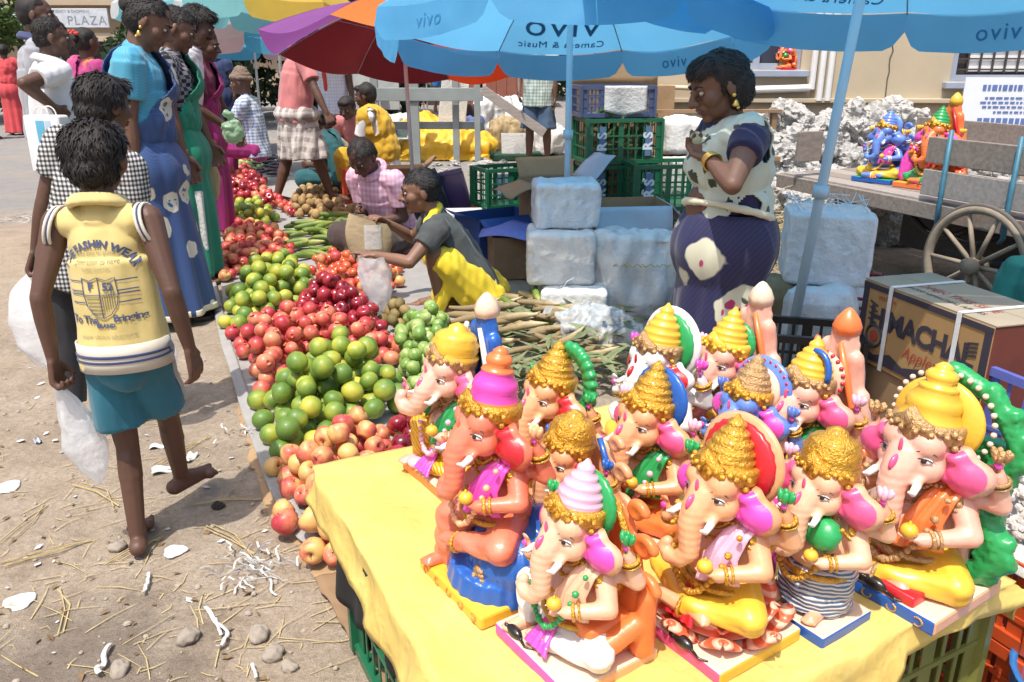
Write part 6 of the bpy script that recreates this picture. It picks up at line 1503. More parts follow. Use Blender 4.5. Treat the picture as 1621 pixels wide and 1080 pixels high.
def umbrella(label, base, top, Rr, rise, tilt, cols, vh, off=22.5, nrib=8, pole=POLE, pr=.019, text=None, textp=None, sag=.05, collar=None, group='market umbrellas'):
    "base = foot of the pole, top = centre of the rim circle; tilt = (about x, about y) degrees of the canopy"
    base, top = Vector(base), Vector(top); o = thing('umbrella', label, 'umbrella', base, 0, group); inv = Matrix.Translation(-base)
    T = Matrix.Translation(top-base) @ Matrix.Rotation(R(tilt[0]), 4, 'X') @ Matrix.Rotation(R(tilt[1]), 4, 'Y')
    apex = T @ Vector((0, 0, rise))
    pl = MB(); pl.cone((0, 0, 0), apex, pr, pr*.9, 14); pl.build('pole', pole, o, True)
    if collar: d = apex.normalized(); MB().cone(d*collar, d*(collar+.05), pr*1.5, pr*1.5, 14).build('pole_collar', pole, o, True)
    fr = MB(); fr.cone(apex, apex+Vector((0, 0, .07)), .02, .008, 10); fr.build('finial', pole, o)
    def rib(a, s): return Vector((Rr*s*cos(a), Rr*s*sin(a), rise*(1-s**1.7)))
    for i in range(nrib):
        a0 = R(off+360/nrib*i); a1 = R(off+360/nrib*(i+1)); mt = cols[i % len(cols)]
        def pt(a, s):
            p = rib(a0, s).lerp(rib(a1, s), a); p.z -= sag*sin(pi*a)*s*(1-.3*s); n_ = noise.noise(Vector((a*2+i*3, s*3, Rr*5)))*.012*s
            return T @ (p+Vector((0, 0, n_)))
        g = MB().grid(pt, 13, 12).build('panel', mt, o, True)
        def vp(a, s):
            cut = .5*(1-min(1, min(a, 1-a)/.10))**2      # rounded corners where two flaps meet
            e = rib(a0, 1).lerp(rib(a1, 1), a); q = Vector((e.x, e.y, 0)).normalized(); e.z -= sag*sin(pi*a)*.7
            w_ = .014*noise.noise(Vector((a*6+i*5, s*2, 4)))*s
            return T @ (e + q*(.003+.02*s+w_) - Vector((0, 0, vh*s*(1-cut))))
        if vh > 0:
            v_ = MB().grid(vp, 21, 5).build('valance', mt, g, True)
        fr = MB(); fr.tube([T @ (rib(a0, s/6)-Vector((0, 0, .008))) for s in range(7)], .004, 5); fr.build('rib', RIBM, o)
        st = MB(); st.tube([T @ (rib(a0, .5)-Vector((0, 0, .01))), T @ Vector((0, 0, rise*.35))], .003, 5); st.build('stretcher', RIBM, o)
        if text and i in text:
            bv = bvh_of(g); c = pt(.5, .79); xd = (pt(.6, .79)-pt(.4, .79)); yd = (pt(.5, .69)-pt(.5, .89)); nd = xd.cross(yd)
            if nd.z < 0: xd = -xd
            for lf in (-.0035, .0035): place_text('lettering', 'vivo', LOGO, g, c, xd, yd, Rr*.25, wrap=bv, lift=lf, spacing=1.12)
            c = pt(.5, .925); yd = (pt(.5, .85)-pt(.5, .98))
            for lf in (-.0035, .0035): place_text('lettering', 'Camera & Music', LOGO, g, c, xd, yd, Rr*.072, wrap=bv, lift=lf, spacing=1.1)
        if vh > 0 and textp and i in textp:
                bv = bvh_of(v_); c = vp(.5, .5); xd = (vp(.6, .5)-vp(.4, .5)); yd = vp(.5, .2)-vp(.5, .8)
                if xd.cross(yd).dot(c-apex) < 0: xd = -xd
                for lf in (-.003, .003): place_text('lettering', 'vivo', LOGO, g, c, xd, yd, vh*.62, wrap=bv, lift=lf, spacing=1.15)
    return o
umbrella('sky blue umbrella on the pale pole by the stacked white boxes', (.325, 4.86, 0), (.325, 4.86, 1.58), 1.08, .42, (-8, 0), [U_BLUE], .16, 22.5, text=[1, 5], textp=[0, 4], collar=.95)
umbrella('sky blue umbrella with leaning pole at the right, over the idol seller', (1.17, 3.32, 0), (1.34, 3.34, 1.80), 1.15, .45, (-8, 6), [U_BLUE], .17, 14, text=[1, 4], textp=[0, 5], pr=.021, collar=.86)
umbrella('purple, orange and maroon umbrella tilted over the fruit sellers', (-.80, 6.8, 0), (-.88, 6.8, 1.43), 1.08, .38, (-12, 3), [U_RED, U_MAR, U_MAR, U_PUR, U_PUR, U_ORG, U_ORG, U_RED], .0, 28, pole=POLEW, pr=.017, sag=.09)
umbrella('small light blue and pink umbrella in front of the dark trees', (-3.85, 13, 0), (-3.85, 13, 1.62), 1.0, .42, (-3, 0), [U_LB, U_PNK, U_LB, U_PNK], .2, 10, pole=POLEW)
umbrella('pale cyan and white umbrella with a yellow panel, above the farther heaps', (-2.75, 10.2, 0), (-2.75, 10.2, 1.95), 1.05, .42, (-4, 4), [U_CYAN, U_WHT, U_CYAN, U_CYAN, U_WHT, U_CYAN, U_YEL, U_YEL], .22, 0, pole=POLEW)
umbrella('white umbrella with grey printing beyond the standing women', (-4.45, 12.2, 0), (-4.45, 12.2, 2.02), 1.0, .4, (-4, 4), [U_WHT, U_CYAN], .2, 10, pole=POLEW)

# ================================================================== boxes, sacks and crates behind the sellers
def carton(label, loc, rz, dims, mat, flaps=None, name='carton', inner=None, th=.006, cat='box', open_=True, rot=None, group=None):
    L, Wd, H = dims; o = thing(name, label, cat, loc, rz, group); m_ = MB()
    if rot: o.rotation_euler = rot
    m_.box((0, 0, th), (L/2, Wd/2, th/2))
    for s_ in (-1, 1):
        m_.box((0, s_*(Wd/2-th/2), H/2+th), (L/2, th/2, H/2-th*.5)); m_.box((s_*(L/2-th/2), 0, H/2+th), (th/2, Wd/2-th-.0004, H/2-th*.5))
    if not open_: m_.box((0, -Wd*.25, H+th), (L/2, Wd*.25-.002, th/2)); m_.box((0, Wd*.25, H+th), (L/2, Wd*.25-.002, th/2))
    m_.build('walls', mat, o)
    for f in (flaps or []):
        side, ang, ln = f[:3]; fm = f[3] if len(f) > 3 else mat; w_ = L if side in 'fb' else Wd; q = MB()
        q.grid(lambda a, t: Vector(((a-.5)*w_*.98, t*ln*(1+.04*sin(a*7)), .012*sin(a*5+t*4)*t)), 10, 6); g = q.build('flap', fm, o, True); g.modifiers.new('s', 'SOLIDIFY').thickness = .005
        zr = {'b': 0, 'l': pi/2, 'f': pi, 'r': -pi/2}[side]; off = Vector((0, Wd/2, H+.006)) if side == 'b' else Vector((0, -Wd/2, H+.006)) if side == 'f' else Vector((-L/2, 0, H+.006)) if side == 'l' else Vector((L/2, 0, H+.006))
        g.matrix_local = Matrix.Translation(off) @ Matrix.Rotation(zr, 4, 'Z') @ Matrix.Rotation(R(ang), 4, 'X')
    return o
SACK = M('white woven sack', (.68, .67, .64), .5, var=.06, vs=10, bump=.6, bs=38, bd=.012, col2=(.50, .50, .50)); SACKB = M('white plastic wrap in blue shade', (.62, .67, .70), .32, var=.07, vs=9, bump=.65, bs=30, bd=.014, coat=.35); JUTE = M('brown jute cloth', (.22, .17, .09), .9, var=.2, vs=14, bump=.5, bs=240)  # SACKB: blue umbrella shade is put into the white wrap's colour
def sack(label, loc, rz, dims, mat, soft=.25, seed=0, name='sack', cat='sack', amp=.022, top=None, rot=None):
    o = thing(name, label, cat, loc, rz); L, Wd, H = dims; m_ = MB(); m_.box((0, 0, H/2), (L/2, Wd/2, H/2), bev=min(L, Wd, H)*soft*.8)
    if rot: o.rotation_euler = rot
    vox(m_, 'wrapping', mat, o, .010, 2, disp=(wrinkle(amp*1.1, 7, (1, 1, .45), seed*3.3) if soft > .2 else crumple(amp*.45, 9, (1, 1, .8), seed*3.3)))
    if top:
        t_ = MB(); r_ = random.Random(seed)
        for k in range(top): a = r_.uniform(-.5, .5)*L; b_ = r_.uniform(-.5, .5)*Wd*.9; pts = [(a, b_, H-.005), (a+r_.uniform(-.04, .04), b_+r_.uniform(-.03, .03), H+r_.uniform(.02, .06)), (a+r_.uniform(-.09, .09), b_+r_.uniform(-.05, .05), H+r_.uniform(0, .07))]; t_.tube(pts, .0025, 4)
        t_.build('loose_threads', mat, o)['kind'] = 'stuff'
    return o
sack('white box wrapped in plastic, blue shade in its colour, on top of the stack by the umbrella pole', (.30, 4.62, .50), .05, (.36, .30, .25), SACKB, .12, 1, 'wrapped_box', 'box', .016)
sack('white wrapped box with sunlit top in the middle of the stack by the pole', (.27, 4.52, .21), .0, (.37, .32, .29), SACK, .10, 2, 'wrapped_box', 'box', .016, 10)
sack('white wrapped box lowest in the stack, jutting to the right', (.35, 4.40, .0), -.1, (.36, .30, .21), SACK, .12, 3, 'wrapped_box', 'box', .018, 8)
bs_ = sack('big white woven sack bulging beside the wrapped box stack', (.69, 4.58, 0), .05, (.50, .36, .48), SACK, .32, 4, amp=.05)
g = MB()
for k in range(4): g.tube([(-.12+.10*k+.02*sin(i), -.197-.004*sin(i*2.0), .315+.012*sin(i*1.9+k)) for i in range(6)] if False else [(-.15+.08*k+.016*i, -.205, .32+.010*sin(i*2+k)) for i in range(6)], .003, 4)
g.build('yellow_stitches', M('yellow thread', (.5, .33, .06), .8), bs_)['kind'] = 'stuff'
carton('open brown carton with pale blue flaps behind the big white sack', (.73, 5.25, .0), .12, (.50, .38, .52), CARD, [('f', -75, .16, PALEC), ('r', -50, .16, PALEC), ('l', -70, .14, PALEC)])
carton('open pale carton with raised white flap behind the umbrella pole', (.30, 5.75, 0), .35, (.40, .36, .58), CARD, [('r', 45, .24, PALEC), ('b', 60, .16), ('l', -20, .2), ('f', -60, .14)])
GL = (M('crate plate blue', (.10, .17, .30), .5, bump=0), M('crate plate white', (.62, .66, .70), .5, bump=0))
for k, lab in enumerate(('green plastic crate at the bottom of the taller crate stack', 'green plastic crate in the middle of the taller crate stack', 'green plastic crate full of leaves under the slate blue crate')):
    crate(lab, (.78+.012*(k % 2), 6.28, .33*k), .14+.03*k, (.56, .38, .32, 0, 9), GREEN, 'green crates stacked behind the navy saree', lab='R S', lmat=GL)
for k, lab in enumerate(('green plastic crate at the bottom of the shorter crate stack', 'green plastic crate on top of the shorter crate stack')):
    crate(lab, (1.10, 5.98, .34*k+.03), .08+.04*k, (.54, .38, .32, 0, 9), GREEN, 'green crates stacked behind the navy saree', lab='R S', lmat=GL)
lv_ = MB(); vs_, fs_ = leaves(320, [(.70, 6.25, .93, .16), (.92, 6.28, .92, .13), (.75, 6.2, .80, .14)], .03); tag(lv_.add(vs_, fs_).build('leafy_vegetables', LEAF2), kind='stuff')
crate('slate blue crate on top of the taller green stack', (.74, 6.32, .985), .14, (.54, .36, .22, 0, 9), NAVYP)
g = MB().grid(lambda a, t: Vector((.66+.30*a, 6.10-.015*sin(a*9)+.03*t*sin(a*3), 1.205-.21*t*(1-.35*abs(a-.5)))), 20, 12).build('plastic_cover', SACK, None, True); g.modifiers.new('s', 'SOLIDIFY').thickness = .003; tag(g, 'crumpled white plastic hung over the slate blue crate', 'plastic cover')
cb = thing('cardboard_sheet', 'tall brown cardboard sheet standing behind the slate blue crate', 'cardboard', (.78, 6.62, 1.18), .05)
MB().grid(lambda a, t: Vector(((a-.5)*.68, .012*sin(a*4+1), (t)*.36)), 12, 6).build('board', CARD, cb, True).modifiers.new('s', 'SOLIDIFY').thickness = .006
for x in (-.15, .12, .30): MB().box((x, -.012, .22), (.006, .002, .04)).build('slot', DARKW, cb)
MB().box((0, .12, -.59), (.30, .10, .585), bev=.01).build('backing_box', CARD2, cb)
for i, (px, lab) in enumerate(((1011, 'brown carton with dark band left of its pair by the wall'), (1043, 'brown carton with dark band under the wall pipe, right of its pair'))):
    c = at(px, 180, 7.55); carton(lab, (c.x, c.y+.15*i, 0), .1, (.24, .3, 1.15), CARD, None, open_=False)
    t_ = bpy.data.objects[-1] if False else None
pk_ = thing('trestle', 'low plank bench loaded with white sacks behind the green crates', 'bench', (1.60, 6.95, 0), .05)
MB().box((0, 0, .62), (.55, .25, .02), bev=.005).build('top', CARD2, pk_)
for x in (-.45, .45):
    for y in (-.18, .18): MB().box((x, y, .30), (.025, .025, .30)).build('leg', CARD2, pk_)
MB().box((0, .0, .98), (.6, .05, .012)).build('upper_plank', CARD2, pk_)
for x in (-.55, .55): MB().box((x, 0, .80), (.02, .03, .165)).build('post', CARD2, pk_)
sack('white sack with a green stripe on the bench behind the crates', (1.36, 6.8, .645), .1, (.34, .26, .30), SACK, .25, 6)
sack('second white sack on the bench, next to the navy saree', (1.72, 6.8, .645), -.1, (.36, .26, .28), SACK, .3, 7)
sack('white paper box in front of the bench, behind the shorter crate stack', (1.36, 6.45, .0), .2, (.36, .28, .66), SACK, .06, 8, 'paper_box', 'box', .008)
crate('green crate standing alone on a brown box beyond the blue tray', (-.07, 6.45, .30), .45, (.40, .30, .30, 0, 6), GREEN)
carton('brown box under the lone green crate', (-.07, 6.48, 0), .4, (.44, .34, .285), CARD2, None, open_=False)
carton('deep blue open carton beside the charcoal tee shirt seller', (-.10, 5.75, 0), .55, (.50, .36, .36), M('deep blue card', (.012, .06, .22), .6), [('l', 20, .16), ('f', -40, .1)])
vs0 = MB().grid(lambda a, t: Vector((-.22+.44*a+.05*t, 5.28+.34*t-.10*a, .285+.045*t+.018*sin(a*5)+.01*sin(t*6))), 14, 10).build('violet_sheet', M('violet blue sheet', (.17, .20, .50), .6, var=.12, vs=30), None, True); vs0.modifiers.new('s', 'SOLIDIFY').thickness = .003; tag(vs0, 'violet blue printed sheet lying over the boxes behind the squatting seller', 'paper sheet')
carton('dark box under the violet sheet', (.02, 5.43, 0), .2, (.34, .28, .275), CARD2, None, open_=False)
rc = carton('red printed box with a white lid behind the squatting seller', (-.42, 6.15, 0), .1, (.38, .26, .26), M('dark red card', (.16, .012, .014), .6), None, open_=False); MB().box((0, 0, .285), (.20, .14, .018), bev=.004).build('lid', SACK, rc); place_text('lettering', 'FRESH FRUIT', SACK, rc, (.05, -.1345, .12), (1, 0, 0), (0, 0, 1), .05)
for i, (x, rz, ry, lab, c) in enumerate(((-.62, .2, -.35, 'tilted slate plastic tray standing behind the lavender shirt', (.03, .045, .075)), (-.44, -.15, -.22, 'tilted dark violet plastic tray behind the squatting seller', (.055, .04, .13)))):
    t_ = thing('tray', lab, 'tray', (x, 6.55+.05*i, .19), rz); t_.rotation_euler = (R(12), ry, rz); mt = plastic('tray plastic %d' % i, c); m_ = MB(); m_.box((0, 0, .17), (.13, .008, .20), bev=.004); m_.build('panel', mt, t_)
    MB().box((0, -.02, .365), (.14, .025, .012), bev=.004).build('rim', mt, t_)
    for sx in (-1, 1): MB().box((sx*.135, -.02, .17), (.008, .025, .18), bev=.003).build('edge', mt, t_)
crate('orange red crate of fruit beside the lavender shirt seller', (-1.50, 8.35, .0), .25, (.42, .34, .36, 0, 5), ORANGE)
carton('reddish brown carton behind the lavender shirt seller', (-1.02, 8.0, 0), .2, (.36, .30, .40), CARD2, [('r', 40, .14)])
nt_ = thing('tray', 'navy card tray on the dusty ground behind the pole', 'tray', (.20, 8.9, 0), .2); MB().box((0, 0, .03), (.38, .22, .03), bev=.01).build('base', NAVYP, nt_); MB().box((0, .2, .10), (.36, .012, .09)).build('back', NAVYP, nt_); MB().box((.02, -.02, .066), (.28, .16, .005)).build('white_liner', SACK, nt_)
# clear bag of scraps beside the corn
CLEAR = M('clear crumpled plastic', (.75, .78, .80), .18, var=.05, bump=.8, bs=22, bd=.02, alpha=.42, coat=.4); FILM = M('milky plastic bag', (.90, .91, .92), .25, var=.03, bump=.6, bs=34, bd=.010, alpha=.52, transl=.22, coat=.5)
def bag(label, pts, rs, mat, flat=.4, name='plastic_bag', rz=0, seed=0, handle=True, cat='plastic bag'):
    o = thing(name, label, cat, pts[0]); P = [Vector(p)-Vector(pts[0]) for p in pts]; c_, s_ = cos(rz), sin(rz)
    def pt(a, t):
        x = t*(len(P)-1); i = min(int(x), len(P)-2); f = x-i; p = P[i].lerp(P[i+1], f); r_ = rs[i]+(rs[i+1]-rs[i])*f; th = a*2*pi; n_ = noise.noise(Vector((cos(th)*2+seed, sin(th)*2, t*4)))*.22+noise.noise(Vector((cos(th)*5+seed, sin(th)*5, t*7)))*.09
        v = Vector((cos(th)*r_*(1+n_), sin(th)*r_*flat*(1+n_), 0)); return p+Vector((v.x*c_-v.y*s_, v.x*s_+v.y*c_, .004*sin(th*5)))
    MB().grid(pt, 40, 26, closed=True).build('film', mat, o, True); return o
h1 = G1['o'].matrix_basis @ (G1['hands'][1][0]+G1['hands'][1][1]*.085); h1 = Vector((BP[0], BP[1], 0))+Matrix.Rotation(R(2), 3, 'Z') @ (G1['hands'][1][0]+G1['hands'][1][1]*.085)
bag('white plastic bag hanging from the hand of the yellow vest boy', [h1, h1+Vector((.005, .02, -.04)), h1+Vector((.012, .03, -.11)), h1+Vector((.025, .03, -.19)), h1+Vector((.04, .03, -.26)), h1+Vector((.048, .03, -.31))], [.014, .026, .048, .056, .040, .004], FILM, .6, rz=.2, seed=1)
h2 = Vector((P2[0], P2[1], 0))+Matrix.Rotation(R(-8), 3, 'Z') @ (G2['hands'][1][0]+G2['hands'][1][1]*.085)
bag('large milky plastic bag swinging from the gingham shirt boy\'s hand', [h2, h2+Vector((-.02, -.02, -.06)), h2+Vector((.0, -.04, -.16)), h2+Vector((.03, -.05, -.26)), h2+Vector((.06, -.05, -.33)), h2+Vector((.08, -.05, -.36))], [.016, .055, .09, .095, .07, .02], FILM, .6, rz=.1, seed=4)
h3 = Vector((P2[0], P2[1], 0))+Matrix.Rotation(R(-8), 3, 'Z') @ (G2['hands'][0][0]+G2['hands'][0][1]*.085)
bag('small white bag at the right side of the gingham shirt boy', [h3, h3+Vector((0, 0, -.06)), h3+Vector((.0, 0, -.2)), h3+Vector((.0, 0, -.3)), h3+Vector((0, 0, -.36))], [.012, .05, .075, .06, .01], FILM, .4, seed=7)
hL = Vector((p14[0], p14[1], 0))+Matrix.Rotation(R(f14), 3, 'Z') @ (G14['hands'][1][0]+G14['hands'][1][1]*.06)
b_ = Vector((hL.x+.05, hL.y-.06, 0)); bag('translucent bag held upright under the pointing hand of the squatting seller', [b_+Vector((0, 0, hL.z-.005)), b_+Vector((.0, 0, hL.z-.09)), b_+Vector((.01, 0, hL.z-.2)), b_+Vector((.025, 0, .07))], [.085, .09, .075, .035], FILM, .5, seed=9)
hR = Vector((p14[0], p14[1], 0))+Matrix.Rotation(R(f14), 3, 'Z') @ (G14['hands'][0][0]+G14['hands'][0][1]*.08)
pb_ = thing('paper_bag', 'tan paper bag lined with pale film held by the squatting seller', 'paper bag', hR-Vector((.05, 0, .20)), .2)
MB().grid(lambda a, t: Vector((cos(a*2*pi)*(.10+.035*sin(t*3)), sin(a*2*pi)*(.045+.01*sin(a*9)), -.04+.23*t*(1-.15*cos(a*2*pi)))), 30, 12, closed=True).build('paper', M('tan paper', (.42, .32, .19), .8, bump=.4, bs=40, bd=.01), pb_, True)
MB().grid(lambda a, t: Vector((.02+cos(a*2*pi)*.05, -.05+sin(a*2*pi)*.012, .02+.14*t)), 20, 6, closed=True).build('film', FILM, pb_, True)
cl_ = thing('plastic_bag', 'clear torn plastic bag of grey paper scraps beside the corn', 'plastic bag', at(935, 515, z=.10), 0)
m_ = MB(); m_.ell((0, 0, 0), (.20, .15, .10)); m_.ell((.17, -.1, -.03), (.14, .1, .06)); vox(m_, 'film', CLEAR, cl_, .013, 2, disp=wrinkle(.05, 13, (1, 1, 1), 2))
m_ = MB()
for k in range(60):
    a = rng.uniform(0, 6.28); p = Vector((rng.gauss(0, .09), rng.gauss(0, .07), rng.uniform(-.06, .09))); d = Vector((cos(a), sin(a), rng.uniform(-.6, .6)))*rng.uniform(.015, .05); s_ = d.orthogonal().normalized()*.02; m_.add([p-d, p+s_, p+d, p-s_], [(0, 1, 2, 3)])
m_.build('paper_scraps', M('newsprint scrap', (.30, .29, .27), .8, var=.35, vs=60), cl_)
# ---- right of the idol seller
sack('white wrapped box with blue shade in its colour and loose threads, beside the leaning umbrella pole', (1.42, 3.66, .44), -.22, (.36, .30, .32), SACKB, .06, 11, 'wrapped_box', 'box', .014, 22)
sack('white plastic sack under the blue shaded wrapped box', (1.37, 3.55, 0), -.2, (.32, .28, .45), SACKB, .3, 12, amp=.03)
sack('round brown jute bundle between the leaning pole and the navy saree', (1.17, 3.62, .0), .1, (.24, .24, .46), JUTE, .42, 13, 'jute_bundle', 'bundle', .015)
crate('black plastic crate at the foot of the leaning umbrella pole', (1.17, 3.05, 0), -.25, (.36, .26, .40, 0, 6), BLACKP)
# apple carton with printing and two straps
ac = thing('apple_carton', 'printed brown apple carton tied with two white straps, behind the large pink idol', 'box', (1.555, 2.74, .30), math.atan2(.59, -.163)+pi)
KR = M('kraft printed carton', (.36, .215, .085), .75, var=.07, vs=6, bump=.15, bs=140); KT = M('faded carton top', (.34, .27, .19), .8, var=.08, vs=6); KS = M('dark red carton end', (.15, .035, .02), .75, var=.15, vs=8); INK = M('carton navy ink', (.035, .03, .045), .7, bump=0); INKR = M('carton red ink', (.36, .05, .03), .7, bump=0); STRAP = M('white strap', (.70, .70, .70), .4)
L, Wd, H = .61, .30, .31
m_ = MB(); m_.box((0, 0, H/2), (L/2, Wd/2, H/2), bev=.004); g = m_.build('box', [KR, KT, KS], ac)
for f in g.data.polygons:
    if f.normal.z > .8: f.material_index = 1
    elif abs(f.normal.x) > .8: f.material_index = 2
for sx in (-1, 1): MB().box((0, sx*Wd*.25, H+.003), (L/2+.003, Wd*.25-.0015, .002)).build('lid_flap', KT, ac)
yf = -Wd/2-.003
place_text('lettering', 'HIMACHAL', INK, ac, (.0, yf, .185), (1, 0, 0), (0, 0, 1), .105, bold=.004, spacing=.92); place_text('lettering', 'Apples', INKR, ac, (.02, yf, .105), (1, 0, 0), (0, 0, 1), .06, shear=.3)
place_text('lettering', 'PREMIUM', INKR, ac, (-.17, yf, .262), (1, 0, 0), (0, 0, 1), .022)
place_text('lettering', 'OPEN THIS SIDE', INKR, ac, (.02, -.03, H+.0065), (1, 0, 0), (0, 1, 0), .05); place_text('lettering', 'FROM HIMACHAL APPLES', INK, ac, (.02, -.09, H+.0065), (1, 0, 0), (0, 1, 0), .032)
m_ = MB(); m_.box((0, yf+.001, .296), (L/2-.002, .0012, .010)); m_.build('printed_border', INK, ac); m_ = MB(); m_.box((-L/2+.018, yf+.001, .145), (.014, .0012, .14)); m_.build('printed_border', INK, ac); m_ = MB(); m_.box((L/2-.018, yf+.001, .145), (.014, .0012, .14)); m_.build('printed_border', INK, ac)
for sx in (-1, 1):
    m_ = MB()
    for k in range(4): m_.box((sx*.235, yf+.0005, .235-.018*k+.004*k*sx), (.022, .001, .003), Matrix.Rotation(-.25*sx, 3, 'Y'))
    m_.build('printed_rays', INK, ac)['kind'] = 'stuff'
    m_ = MB(); rx = Matrix.Rotation(pi/2, 3, 'X'); m_.torus((sx*.215, yf+.001, .115), .040, .006, rx, 26, 4); m_.build('printed_ring', INK, ac); m_ = MB(); m_.cone((sx*.215, yf, .115), (sx*.215, yf-.001, .115), .022, .022, 16); m_.build('printed_apple', INKR, ac)
m_ = MB(); m_.prism([(-.28, .02), (-.28, .06), (-.20, .045), (-.12, .07), (-.05, .045), (.05, .075), (.13, .045), (.20, .06), (.28, .04), (.28, .02)], yf-.0005, yf+.001, xf=lambda v: Vector((v.x, v.z, v.y))); m_.build('printed_mountains', INK, ac)
for x in (-.155, .165):
    m_ = MB()
    for c, hh in (((x, yf-.003, H/2+.002), (.009, .0015, H/2+.004)), ((x, 0, H+.0085), (.009, Wd/2+.006, .0015)), ((x, -yf+.003, H/2), (.009, .0015, H/2+.004))): m_.box(c, hh)
    m_.build('strap', STRAP, ac)
carton('dark box under the printed apple carton', (1.57, 2.76, 0), math.atan2(.59, -.163)+pi, (.62, .32, .292), CARD2, None, open_=False)
bn = thing('paper_banner', 'white printed paper with a large black A under the apple carton', 'paper', (1.40, 2.42, -.05), math.atan2(.59, -.163)+pi); MB().box((0, 0, .36), (.09, .003, .10)).build('sheet', SACKB, bn); MB().box((0, .02, .13), (.09, .012, .13)).build('backing', CARD2, bn); place_text('lettering', 'AL', INK, bn, (.0, -.0045, .35), (1, 0, 0), (0, 0, 1), .13, bold=.004); place_text('lettering', 'the best', INKR, bn, (.0, -.0045, .43), (1, 0, 0), (0, 0, 1), .035)
crate('violet blue crate at the right edge behind the green serpent idol', (1.74, 2.36, .18), .35, (.40, .30, .30, 0, 6), BLUEP)
carton('brown box under the violet blue crate', (1.75, 2.38, 0), .35, (.40, .30, .17), CARD2, None, open_=False)
for k, lab in enumerate(('orange red crate, lower of two at the right of the idol table', 'orange red crate, upper of two, covered by newspaper and pods')):
    crate(lab, (1.20, 1.66, .205*k), .42+.02*k, (.42, .34, .20, 0, 9), ORANGE)
g = MB().grid(lambda a, t: Vector((1.20, 1.66, .412)) + Matrix.Rotation(.43, 3, 'Z') @ Vector(((a-.5)*.46, (t-.5)*.40, .006*sin(a*9)-.03*max(0, abs(a-.5)-.42)*10-.03*max(0, abs(t-.5)-.42)*10)), 24, 20).build('newspaper', M('newspaper sheet', (.52, .51, .49), .8, var=.25, vs=60), None, True); g.modifiers.new('s', 'SOLIDIFY').thickness = .002; tag(g, 'newspaper sheet spread on the upper orange crate', 'newspaper')
POD = M('pale seed pods', (.48, .43, .40), .8, var=.35, vs=40, bump=.5, bs=120)
m_ = MB(); r_ = random.Random(5)
for k in range(620):
    rr = sqrt(r_.random()); a = r_.uniform(0, 6.28); x, y = .20*rr*cos(a), .17*rr*sin(a); z = .018+.13*(1-rr*rr)*r_.uniform(.75, 1); v = Matrix.Rotation(.43, 3, 'Z') @ Vector((x, y, z)); m_.ell(Vector((1.20, 1.66, .412))+v, (.012, .009, .008), Quaternion((r_.random(), r_.random(), r_.random(), r_.random())).normalized().to_matrix(), 6, 4)
tag(m_.build('seed_pods', POD), kind='stuff')
td = thing('tub', 'deep blue tub with a grey board leaning on it, right of the olive crate', 'tub', (1.18, 1.33, 0), .4); MB().lathe([(.14, 0), (.155, .2), (.16, .21), (.145, .205), (.135, .02), (.01, .015)], (0, 0, 0), 24).build('tub_body', plastic('sky blue plastic', (.03, .16, .42)), td, True)
sb_ = thing('board', 'grey board leaning at the lower right edge by the blue tub', 'board', (1.07, 1.17, 0), .9); MB().box((0, 0, .14), (.10, .006, .14), Matrix.Rotation(-.25, 3, 'X')).build('sheet', SACKB, sb_)

# ================================================================== the cart and the heap behind it
PLK = M('weathered plank', (.235, .195, .165), .85, var=.25, vs=5, bump=.6, bs=30, stretch=(1, 9, 9)); PLK2 = M('worn grey plank', (.30, .27, .25), .85, var=.2, vs=5, bump=.5, bs=30, stretch=(1, 9, 9)); STEEL = M('blue painted strap', (.045, .16, .23), .5, var=.2, vs=20); WHEEL = M('dusty wooden wheel', (.30, .235, .17), .85, var=.2, vs=12, bump=.4); DKST = M('greasy dark steel', (.025, .025, .028), .6, var=.3)
E0 = Vector((1.97, 5.85, 0)); ED = Vector((.37, -.93, 0)).normalized(); EN = Vector((.93, .37, 0)).normalized()
ct = thing('hand_cart', 'weathered wooden hand cart with blue iron straps and a big spoked wheel', 'cart', E0, 0); BZ = .62
rm = Matrix((ED, EN, Vector((0, 0, 1)))).transposed()
def cb_(name, c, h, mat, bev=.004): return MB().box(rm @ Vector(c), h, rm, bev=bev).build(name, mat, ct)
for k in range(7): cb_('plank', (1.2, .09+.17*k, BZ-.02+.002*(k % 2)), (1.3, .080, .018), PLK if k % 2 else PLK2)
cb_('side_beam', (1.2, .0, BZ-.06), (1.32, .03, .045), PLK); cb_('side_beam', (1.2, 1.2, BZ-.06), (1.32, .03, .045), PLK)
for x in (.15, 1.0, 1.8, 2.4): cb_('cross_beam', (x, .6, BZ-.075), (.035, .56, .03), PLK)
for z in (.10, .28): cb_('side_board', (1.92, -.015, BZ+z), (.78, .016, .072), PLK2 if z < .2 else PLK)
cb_('side_board', (.12, .02, BZ+.20), (.012, .0, .0) if False else (.016, .10, .10), PLK)
for z in (.10, .28): cb_('side_board', (1.2, 1.215, BZ+z), (1.3, .016, .072), PLK)
for x in (1.30, 1.72, 2.2):
    m_ = MB(); pts = [rm @ Vector((x, -.045, BZ+.40)), rm @ Vector((x, -.045, BZ+.0)), rm @ Vector((x, -.04, BZ-.12)), rm @ Vector((x-.06, .02, BZ-.16))]
    m_.tube(pts, .014, 6); m_.build('iron_strap', STEEL, ct, True)
m_ = MB(); m_.cone(rm @ Vector((1.62, -.05, .335)), rm @ Vector((1.62, 1.2, .335)), .022, .022, 12); m_.build('axle', DKST, ct, True)
